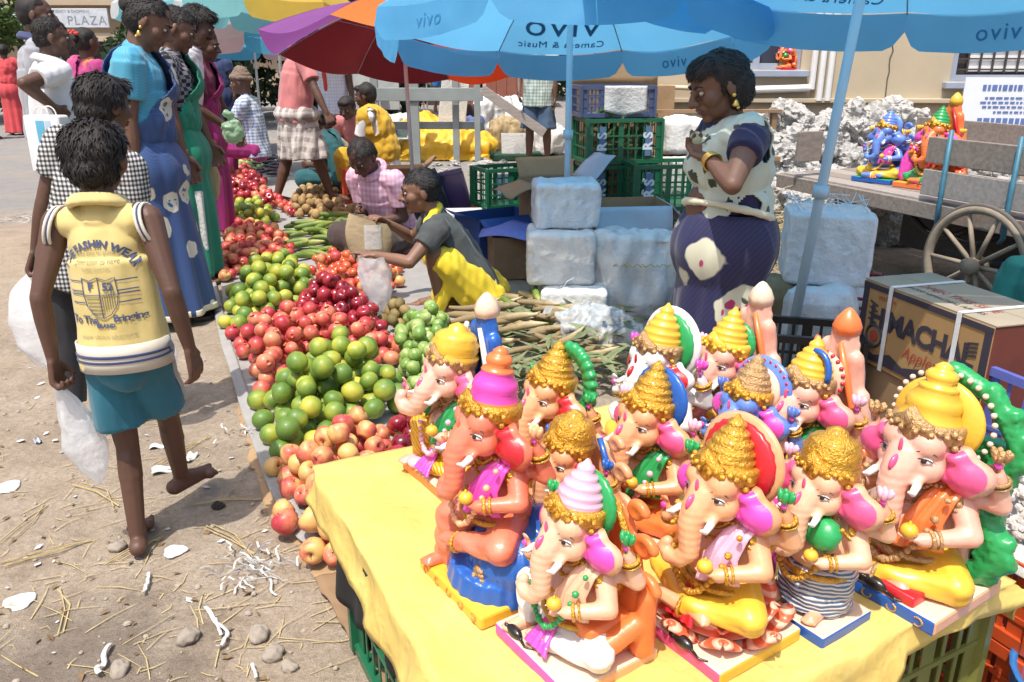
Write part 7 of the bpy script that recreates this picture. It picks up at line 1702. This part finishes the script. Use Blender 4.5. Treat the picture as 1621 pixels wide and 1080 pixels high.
for sgn_, y in ((1, -.085),) + ((1, 1.06),):
    wc = Vector((1.62, y, .335)); rx = rm @ Matrix.Rotation(pi/2, 3, 'X'); P_ = rm @ wc
    wh = MB(); wh.torus(P_, .300, .024, rx, 44, 8); wh.build('wheel', WHEEL, ct, True); wo = bpy.data.objects[wh and ct.children[-1].name]
    m_ = MB(); m_.torus(P_, .322, .014, rx, 44, 8); m_.build('tyre', M('dusty tyre rubber', (.12, .10, .085), .9), wo, True)
    m_ = MB(); m_.cone(P_-rm @ Vector((0, .06, 0)), P_+rm @ Vector((0, .06, 0)), .045, .045, 16); m_.build('hub', WHEEL, wo, True)
    for k in range(10): a = 2*pi*k/10; m_ = MB(); m_.cone(P_, P_+rm @ Vector((.295*cos(a), 0, .295*sin(a))), .015, .011, 8); m_.build('spoke', WHEEL, wo, True)
for x in (.85, 1.05): m_ = MB(); m_.tube([rm @ Vector((x+.45*t, .25, .46-.10*sin(pi*t))) for t in [i/8 for i in range(9)]], .018, 6); m_.build('leaf_spring', DKST, ct, True)
m_ = MB(); m_.torus(rm @ Vector((1.0, .5, .40)), .10, .022, rx, 26, 8); m_.build('blue_ring', STEEL, ct, True)
cb_('under_box', (1.1, .75, .36), (.5, .3, .16), DKST); cb_('foot_prop', (.35, .15, .29), (.03, .03, .28), PLK); cb_('foot_prop', (2.3, .9, .29), (.03, .03, .28), PLK)
def oncart(x, y): return E0 + rm @ Vector((x, y, 0))
def cart_idol(label, x, y, hgt, p, z=BZ-.0):
    q = oncart(x, y); px = 810.5+q.x/(q.y*cos(PITCH)+(EYE-z)*sin(PITCH))*F
    tz_ = z+hgt; an = math.atan2(EYE-tz_, q.y); ty = CY+F*tan(an-PITCH); ab = math.atan2(EYE-z, q.y); py = CY+F*tan(ab-PITCH)
    return idol(label, px, py, ty, p, z=z, group='painted idols on the hand cart')
cart_idol('blue idol with orange knees standing on the hand cart', .52, .30, .46, dict(skin=SK_BLUE, crown=SK_BLUE, diadem=GOLD, dhoti=YEL, sash=MAG, ear=SK_BLUE, halo=[(.15, 'disc', SK_BLUE, 0)], back=('scroll', SK_BLUE, GOLD), bcol=(GRN, BLU, BLU), base=(.30, .24), held=YEL, jewel=WHT))
cart_idol('orange idol with green knees and red drape on the hand cart', .86, .36, .50, dict(skin=ORG, crown=GRN, diadem=GOLD, dhoti=GRN, sash=RED, ear=MAG, back=('drape', ORG, RED), peak=YEL, bcol=(YEL, ORG, ORG), base=(.34, .24), drop=MAG, held=YEL, cushion=None))
NEWS = None
def news():
    m, t, b = newmat('newspaper wrapping'); v = coord(t); oi = t.nodes.new('ShaderNodeObjectInfo')
    wv = N(t, 'ShaderNodeTexWave', i_Scale=26.0, i_Distortion=4.0, i_Detail=3.0); t.links.new(v, wv.inputs['Vector']); n_ = ntex(t, v, 7, 5); n2 = ntex(t, v, 11, 3)
    c = mixc(t, math_(t, 'MULTIPLY', ramp(t, [(.5, 0), (.7, .45)], wv.outputs[0]).outputs[0], ramp(t, [(.45, 0), (.6, 1)], n_).outputs[0]), (.42, .41, .39), (.10, .10, .10))
    c = mixc(t, ramp(t, [(.66, 0), (.70, .6)], n2).outputs[0], c, (.40, .20, .17)); c = mixc(t, ramp(t, [(.28, .5), (.34, 0)], n_).outputs[0], c, (.35, .36, .33))
    t.links.new(c, b.inputs['Base Color']); b.inputs['Roughness'].default_value = .85; bumped(t, b, ntex(t, v, 24, 4, .7), .7, .02); return m
NEWS = news()
bm_ = []
for k in range(6):
    r_ = random.Random(k+20); m_ = MB(); m_.ell((0, 0, .0), (.17, .14, .15)); m_.ell((r_.uniform(-.05, .05), 0, .13), (.10, .09, .12)); m_.box((0, 0, -.08), (.14, .12, .05), bev=.02)
    g = vox(m_, 'tmpb', None, None, .010, 1, disp=crumple(.05, 6.5, (1, 1, 1), k*5.0)); me = g.data
    me.polygons.foreach_set('use_smooth', [False]*len(me.polygons)); me.materials.append(NEWS); bpy.data.objects.remove(g); bm_.append(me)
r_ = random.Random(3); nb_ = 0
for row, (y, z, n) in enumerate(((6.75, .14, 12), (6.75, .38, 12), (6.95, .62, 11), (7.1, .84, 9), (6.5, .12, 11), (6.45, .34, 8))):
    for i in range(n):
        x0, x1 = (1.95, 4.1); x = x0+(x1-x0)*(i+.5)/n + r_.uniform(-.05, .05) + (.08 if row % 2 else 0)
        if row == 3: x = 2.15+1.35*(i+.5)/n
        if row == 5: x = 1.95+.9*(i+.5)/n
        o = bpy.data.objects.new('wrapped_bundle', bm_[r_.randrange(6)]); C.objects.link(o); o.location = (x, y+r_.uniform(-.08, .08), z+r_.uniform(-.04, .05)); s_ = r_.uniform(.72, 1.05); o.scale = (s_*1.2, s_, s_*.9); o.rotation_euler = (r_.uniform(-.6, .6), r_.uniform(-.6, .6), r_.uniform(0, 6))
        tag(o, 'lumpy newspaper wrapped bundle in the heap between the cart and the cream wall', 'bundle', 'newspaper wrapped bundles behind the cart')
tw = thing('paper_stack', 'loose cardboard and white papers lying on the far end of the cart', 'paper', oncart(2.0, .5)+Vector((0, 0, BZ+.37)), .4)
for k, (mt, s_) in enumerate(((CARD, .34), (SACK, .31), (PALEC, .26), (SACK, .24))): q = MB().grid(lambda a, t: Vector(((a-.5)*2*s_, (t-.5)*s_*1.6, .014*k+.02*sin(a*4+k)*t)), 10, 8).build('sheet', mt, tw, True); q.modifiers.new('s', 'SOLIDIFY').thickness = .004; q.rotation_euler = (0, 0, .3*k)
cb_('load_support', (2.0, .5, BZ+.18), (.3, .3, .18), PLK)
idol('small orange idol standing on the window sill of the cream building', 1241, 112, 60, dict(skin=ORG, crown=ORG, diadem=GOLD, dhoti=ORG, ear=PNK, sash=RED, back=('drape', ORG, RED), peak=MAG, bcol=(RED, RED, RED), base=(.34, .22), cushion=GRN, held=GRN), Y=7.93, z=None)
# straw, basket, pipes under the cart
ST = M('dry straw', (.44, .34, .16), .85, var=.3, vs=30)
m_ = MB(); r_ = random.Random(9)
for k in range(420):
    a = r_.uniform(0, 6.28); p = Vector((1.93+r_.gauss(0, .11), 5.75+r_.gauss(0, .12), abs(r_.gauss(.10, .13)))); d = Vector((cos(a)*.8, sin(a)*.8, r_.uniform(-.2, 1.3))).normalized()*r_.uniform(.08, .22); s_ = d.orthogonal().normalized()*.004; m_.add([p-d, p-d+s_, p+d+s_, p+d], [(0, 1, 2, 3)])
tag(m_.build('straw_heap', ST), kind='stuff')
rb_ = thing('basket', 'red woven basket rim showing behind the apple carton', 'basket', (1.62, 3.75, 0), 0); m_ = MB(); RW = M('red woven plastic', (.22, .015, .03), .5)
for k in range(9): m_.torus((0, 0, .02+.045*k), .17+.010*k, .008, None, 32, 5, wob=.004)
for k in range(28): a = 2*pi*k/28; m_.cone((.165*cos(a), .165*sin(a), 0), (.255*cos(a), .255*sin(a), .40), .006, .006, 5)
m_.build('weave', RW, rb_, True)
sack('white cloth bundle in the red woven basket', (1.58, 3.70, .12), .2, (.30, .24, .30), SACK, .4, 15, 'cloth_bundle', 'bundle')
sack('teal green sack at the right edge beyond the apple carton', (2.58, 3.85, 0), .2, (.40, .36, .50), M('teal sack cloth', (.03, .25, .20), .7, var=.15, bump=.4, bs=120), .42, 16, amp=.035)
sack('grey white bundle beside the cart wheel', (2.05, 4.05, 0), .2, (.26, .24, .34), SACK, .42, 18, amp=.03)

# ================================================================== middle distance
YT = M('yellow tarpaulin', (.72, .42, .02), .5, var=.08, vs=4, bump=.3, bs=60)
yt = thing('covered_heap', 'heap of goods under a bright yellow tarpaulin in the middle distance', 'tarpaulin', (-1.05, 12.4, 0), 0)
m_ = MB(); m_.ell((0, 0, .12), (.72, .6, .36)); m_.ell((-.25, .1, .32), (.42, .4, .30)); m_.ell((.35, -.05, .16), (.5, .45, .24)); m_.box((0, 0, .02), (.78, .62, .03), bev=.02); vox(m_, 'tarpaulin', YT, yt, .02, 6, disp=wrinkle(.07, 4.5, (1.4, 1, .5), 5))
g = MB().grid(lambda a, t: Vector((-.62+.22*a, -.52+.16*t, .30+.22*t)), 8, 8).build('printed_patch', M('grey printed patch', (.33, .42, .38), .7, var=.4, vs=18), yt)
sack('blue sack beside the yellow tarpaulin heap', (-1.78, 12.0, 0), 0, (.26, .26, .50), M('blue sack cloth', (.03, .17, .42), .6, bump=.4, bs=60), .4, 21, amp=.04)
sack('tan stuffed sack beyond the yellow heap under the plank', (-.05, 13.2, 0), .2, (.62, .45, .50), M('tan sack cloth', (.36, .27, .15), .8, bump=.4, bs=60), .42, 22, amp=.06)
sack('white sack lying beyond the yellow heap, left of the grey frame', (-1.75, 13.2, 0), .2, (.7, .4, .55), SACK, .42, 23, amp=.05)
sack('grey white sack behind the checked shirt man', (.55, 12.6, 0), .2, (.5, .4, .45), SACK, .42, 24, amp=.05)
sack('dirty white sack on the heap beyond the tan sack', (-.2, 14.2, .0), .2, (.9, .5, .75), SACK, .42, 25, amp=.08)
sack('blue grey folded cloth behind the yellow heap', (-.95, 13.1, 0), .0, (1.0, .3, .52), M('blue grey cloth', (.10, .13, .28), .8, bump=.4, bs=60), .3, 26, amp=.05)
carton('white foam box in front of the tan sack', (.02, 12.0, .10), .05, (.34, .28, .26), SACK, None, open_=True, name='foam_box'); 
sack('dark green folded mat under the foam box', (.05, 12.0, 0), .05, (.75, .4, .1), M('dark green mat', (.012, .05, .025), .8), .2, 27, 'mat', 'mat', .01)
wp = thing('plate', 'white oval sheet with a low green heap on the dusty ground', 'sheet', at(690, 244, z=0), .1); MB().lathe([(.46, 0), (.48, .012), (.44, .02), (.01, .016)], (0, 0, 0), 30, sy=.7).build('sheet', SACK, wp, True)
vs_, fs_ = leaves(500, [(0, 0, .05, .22), (.08, 0, .08, .14)], .03); MB().add(vs_, fs_).build('green_heap', LEAF2, wp)
pl_ = thing('plank', 'brown plank held slanting by the man in blue shorts', 'plank', (.02, 11.2, .72), 0); MB().box((0, 0, 0), (.50, .02, .06), Matrix.Rotation(R(34), 3, 'Y'), bev=.004).build('board', PLK2, pl_)
FRG = M('grey painted timber', (.24, .27, .27), .7, var=.1)
fr_ = thing('timber_frame', 'grey painted timber frame of an upturned cart behind the sellers', 'cart frame', (-1.75, 11.6, 0), 0)
for x, h_, wd in ((-.72, 1.42, .045), (-.50, 1.5, .04), (-.10, 1.48, .05), (.42, 1.56, .07), (.98, 1.48, .045), (1.28, 1.44, .04)): MB().box((x, .1*sin(x*9), h_/2), (wd, .035, h_/2), bev=.006).build('post', FRG, fr_)
MB().box((.28, -.09, .92), (1.08, .03, .085), bev=.006).build('rail', FRG, fr_); MB().box((.28, .13, .50), (1.08, .03, .05), bev=.006).build('rail', FRG, fr_); MB().box((-.3, .17, 1.05), (.5, .02, .34)).build('panel_board', M('pale grey board', (.45, .46, .46), .7), fr_)
for i, (x, lab) in enumerate(((-.95, 'white board leaning on the grey timber frame, left of two'), (-.78, 'white board leaning on the grey timber frame, right of two'))):
    b2 = thing('board', lab, 'board', (x, 12.3+.1*i, 0), .2); MB().box((0, 0, .6), (.11, .02, .60), Matrix.Rotation(.12, 3, 'Y'), bev=.005).build('sheet', SACK, b2)
for i, (px, py, c, lab) in enumerate(((795, 118, (.55, .12, .25), 'pink cloth hung far behind the grey frame'), (790, 150, (.6, .58, .55), 'white awning cloth far behind the sacks'))):
    q = at(px-80, py, 20); aw = thing('awning', lab, 'awning', (q.x, q.y, 0), 0); MB().grid(lambda a, t: Vector(((a-.5)*1.3, t*.8, q.z-.1*t+.04*sin(a*8))), 12, 6).build('cloth', fab('awning cloth %d' % i, c), aw, True).modifiers.new('s', 'SOLIDIFY').thickness = .01
    for x in (-.6, .6): MB().cone((x, .1, 0), (x, .1, q.z-.02), .02, .02, 8).build('post', FRG, aw)
r_ = random.Random(11)
for k in range(16):
    q = at(r_.uniform(690, 850), r_.uniform(238, 285), z=0); o = bpy.data.objects.new('rubbish_clod', bm_[k % 6]); C.objects.link(o); o.location = (q.x, q.y, .02); s_ = r_.uniform(.3, .7); o.scale = (s_*1.4, s_, s_*.35); o.rotation_euler = (0, 0, k); o.material_slots
    tag(o, 'flat clod of trampled paper rubbish on the ground behind the trays', 'rubbish', 'rubbish on the ground behind the trays')
# shopping bag of the white polo man
sg = thing('shopping_bag', 'white shopping bag with blue panels and a purple logo, carried by white polo man', 'bag', at(80, 228, 5.12), R(-12)); sg.location.z -= .16
MB().box((0, 0, .16), (.125, .045, .17), bev=.012).build('bag_body', M('white bag paper', (.72, .73, .76), .5, bump=.2, bs=30, bd=.006), sg)
for x, wd, mt in ((-.01, .028, M('bag light blue', (.12, .42, .62), .5)), (.045, .018, M('bag pale blue', (.42, .55, .68), .5))): MB().box((x, -.0465, .17), (wd, .001, .13)).build('printed_panel', mt, sg)
MB().box((.09, -.0465, .14), (.022, .001, .035)).build('printed_logo', M('bag purple', (.10, .03, .25), .5), sg)
for s_ in (-1, 1): m_ = MB(); m_.torus((0, s_*.03, .33), .05, .004, Matrix.Rotation(pi/2, 3, 'X'), 16, 6, a0=0, a1=pi); m_.build('handle', SACK, sg)
tb2 = thing('cloth_bag', 'tan cloth bag hanging beside the green saree woman', 'bag', (-2.02, 5.55, .62), 0); m_ = MB(); m_.ell((0, 0, 0), (.07, .04, .15)); m_.cap((0, 0, .12), (0, 0, .22), .03, .012); vox(m_, 'bag_body', M('tan bag cloth', (.46, .38, .20), .8), tb2, .009, 2, disp=wrinkle(.012, 18))
wb = thing('plastic_bag', 'white carrier bag at the knees of the green saree woman', 'plastic bag', (-1.99, 5.15, .30), 0); MB().box((0, 0, .12), (.06, .03, .19), bev=.012).build('film', SACK, wb)
gb = thing('plastic_bag', 'pale green plastic bag in the hand over the far fruit', 'plastic bag', at(368, 208, 5.8), 0); m_ = MB(); m_.ell((0, 0, 0), (.075, .05, .09)); m_.cap((0, 0, .07), (-.02, 0, .11), .02, .03); vox(m_, 'film', M('pale green film', (.42, .62, .42), .3, alpha=.8, transl=.4), gb, .008, 1, disp=wrinkle(.02, 22, (1, 1, 1)))
pf = thing('fruit_slice', 'half peeled yellow fruit in the hands of the navy saree woman', 'fruit', Vector((p18[0], p18[1], -.005))+Matrix.Rotation(R(f18), 3, 'Z') @ (G18['hands'][1][0]+G18['hands'][1][1]*.10+G18['hands'][1][2].normalized()*.02), 0); m_ = MB(); m_.ell((0, 0, .0), (.030, .028, .032)); vox(m_, 'flesh', F_PALE, pf, .005, 1)

# ================================================================== litter on the dirt
WP = M('white litter paper', (.55, .55, .54), .7, var=.06, vs=20); STONE = M('grey tan stone', (.33, .28, .23), .85, var=.15, vs=24, bump=.5, bs=60)
def gz(x, y): return ground_h(x, y)
def on(px, py, dz=.004): q = at(px, py, z=0); return Vector((q.x, q.y, gz(q.x, q.y)+dz))
for px, py, s_, lab in ((1010/3.375, 1017, .034, 'rounded grey stone, left of the row near the bottom edge'), (410, 1005, .034, 'tan stone above the right end of the white strip'), (432, 1037, .033, 'pale stone right of the white paper strip'), (190, 1065, .030, 'small grey stone at the bottom edge under the curled strip'), (186, 866, .030, 'grey pebble under the heel of the barefoot boy'), (458, 1058, .025, 'small tan stone nearest the cardboard flap')):
    m_ = MB(); m_.ell((0, 0, .3), (1, .75, .55)); o = vox(m_, 'stone', STONE, None, .12, 2, disp=wrinkle(.22, 1.3, (1, 1, 1), px)); o.location = on(px, py, 0); o.scale = (s_,)*3; o.rotation_euler = (0, 0, px); tag(o, lab, 'stone')
dc = MB(); dc.ell((0, 0, .3), (1, .8, .7)); o = vox(dc, 'charred_lump', M('charred lump', (.035, .03, .026), .9, bump=.6), None, .12, 1, disp=wrinkle(.3, 1.6, (1, 1, 1), 3)); o.location = on(345, 800, 0); o.scale = (.022,)*3; tag(o, 'small charred lump on the dirt right of the boy\'s feet', 'lump')
for px, py, r__, lab in ((277, 872, .034, 'white crumpled cup lid below the boy\'s foot'), (10, 768, .045, 'white flattened paper at the left edge'), (30, 948, .04, 'white torn paper at the left edge beside the dark patch of ground')):
    g = MB(); g.lathe([(1.0, 0), (1.02, .05), (.9, .10), (.5, .06), (.02, .12)], (0, 0, 0), 22, wave=lambda a, j: 1+.12*sin(a*3+px)+.05*sin(a*7)); o = g.build('paper_scrap', WP, None, True); o.location = on(px, py); o.scale = (r__,)*3; tag(o, lab, 'paper')
def strip_paper(pts, wd, lab):
    P = [on(a, b, .012) for a, b in pts]; g = MB()
    def pt(a, t):
        x = t*(len(P)-1); i = min(int(x), len(P)-2); p = P[i].lerp(P[i+1], x-i); tg = (P[i+1]-P[i]).normalized(); return p+Vector((-tg.y, tg.x, .35*sin(t*9)))*wd*(a-.5)+Vector((0, 0, .008*abs(sin(t*11))))
    o = g.grid(pt, 3, 40).build('paper_strip', WP, None, True); o.modifiers.new('s', 'SOLIDIFY').thickness = .001; tag(o, lab, 'paper strip')
strip_paper([(178, 1025), (165, 1045), (168, 1060), (155, 1070), (160, 1078)], .012, 'curled white paper strip at the bottom edge, leftmost strip')
strip_paper([(236, 908), (235, 925), (228, 945)], .009, 'short white strip left of the straw below the boy')
strip_paper([(325, 965), (340, 990), (362, 1008), (355, 1025), (345, 1033)], .010, 'long bent white strip left of the tan stones')
strip_paper([(340, 985), (348, 1005), (352, 1016)], .008, 'thin white strip lying across the long bent strip')
strip_paper([(398, 1055), (405, 1070), (406, 1079)], .008, 'white strip at the bottom edge before the cardboard flap')
m_ = MB(); r_ = random.Random(31)
def curl(c, n, spread, L):
    for k in range(n):
        p = c+Vector((r_.gauss(0, spread), r_.gauss(0, spread), r_.uniform(.004, .03))); a = r_.uniform(0, 6.28); pts = []
        for i in range(5): pts.append(p.copy()); a += r_.uniform(-.9, .9); p = p+Vector((cos(a)*L, sin(a)*L, r_.uniform(-.008, .010)))
        for q in pts: q.z = max(q.z, gz(q.x, q.y)+.004)
        wv_ = Vector((0, 0, .0024)) if r_.random() < .5 else Vector((.0022, .0016, 0))
        for i in range(4): m_.add([pts[i]-wv_, pts[i]+wv_, pts[i+1]+wv_, pts[i+1]-wv_], [(0, 1, 2, 3)])
curl(on(400, 905), 52, .05, .017); curl(on(385, 688), 16, .03, .016); curl(on(30, 350), 26, .09, .04)
tag(m_.build('shredded_paper', WP), kind='stuff')
m_ = MB()
for k in range(260):
    px, py = r_.uniform(-40, 520), r_.uniform(560, 1085)
    if px > 380 and py < 760: continue
    p = on(px, py, .004); a = r_.gauss(.7, .8); L = r_.choice((.03, .04, .06, .10, .15)); d = Vector((cos(a), sin(a), 0))*L; s_ = Vector((-sin(a), cos(a), 0))*r_.uniform(.0008, .0018); c = p+d*.5+s_*r_.uniform(-8, 8); 
    e = p+d; e.z = gz(e.x, e.y)+.005; c.z = gz(c.x, c.y)+.007
    m_.add([p-s_, p+s_, c+s_, c-s_, e+s_*.4, e-s_*.4], [(0, 1, 2, 3), (3, 2, 4, 5)])
for (a, b_) in (((0, 890), (150, 855)), ((10, 860), (70, 800)), ((120, 770), (185, 800)), ((90, 1000), (95, 930)), ((300, 800), (410, 790)), ((330, 830), (400, 880)), ((180, 890), (250, 850)), ((250, 740), (330, 690))):
    P0, P1 = on(*a), on(*b_); n_ = (P1-P0).orthogonal().normalized(); 
    for k in range(3):
        j = Vector((r_.uniform(-.02, .02), r_.uniform(-.02, .02), .004)); m_.tube([P0+j, P0.lerp(P1, .5)+j+Vector((.01, .01, .004)), P1-j*.5+Vector((0, 0, .005))], .0018, 4)
tag(m_.build('straw', ST), kind='stuff')
m_ = MB()
for k in range(170):
    px, py = r_.uniform(-40, 540), r_.uniform(480, 1085); p = on(px, py, 0); s_ = r_.uniform(.003, .012); m_.ell(p+Vector((0, 0, s_*.3)), (s_, s_*.8, s_*.55), Matrix.Rotation(r_.uniform(0, 6), 3, 'Z'), 6, 4)
tag(m_.build('pebbles', STONE), kind='stuff')
m_ = MB()
for k in range(34):
    px, py = r_.uniform(0, 430), r_.uniform(520, 1080); p = on(px, py, .006); a = r_.uniform(0, 6.28); s_ = r_.uniform(.006, .02); d = Vector((cos(a), sin(a), .2))*s_; e = Vector((-sin(a), cos(a), .1))*s_*.6; m_.add([p-d, p+e, p+d, p-e], [(0, 1, 2, 3)])
tag(m_.build('paper_bits', WP), kind='stuff')
m_ = MB()
for k in range(150):
    px, py = r_.uniform(-60, 440), r_.uniform(430, 1085); p = on(px, py, .006); a = r_.uniform(0, 6.28); s_ = r_.uniform(.006, .02); d = Vector((cos(a), sin(a), r_.uniform(-.1, .4)))*s_; e = Vector((-sin(a), cos(a), r_.uniform(-.3, .3)))*s_*.4; m_.add([p-d, p+e+Vector((0, 0, .003)), p+d, p-e], [(0, 1, 2, 3)])
tag(m_.build('leaf_litter', M('dry brown leaf', (.17, .105, .05), .85, var=.4, vs=60)), kind='stuff')
for i, (px, py, c, s_, lab) in enumerate(((262, 745, (.50, .55, .50), .045, 'pale torn wrapper on the dirt between the boy and the fruit'), (300, 728, (.62, .60, .55), .035, 'white folded paper right of the pale torn wrapper'), (60, 700, (.35, .40, .55), .02, 'small bluish scrap on the dirt left of the boy'), (250, 708, (.6, .6, .58), .03, 'small white paper near the boy\'s raised foot'))):
    q = on(px, py, .006); g = MB().grid(lambda a, t: Vector(((a-.5)*2*s_, (t-.5)*s_*1.1, .006*sin(a*7+i)+.005*sin(t*9))), 10, 8).build('wrapper', M('wrapper %d' % i, c, .5, var=.15, vs=40), None, True); g.location = q; g.rotation_euler = (0, 0, .4+i); g.modifiers.new('s', 'SOLIDIFY').thickness = .001; tag(g, lab, 'wrapper')

bpy.data.scenes.remove(_work)
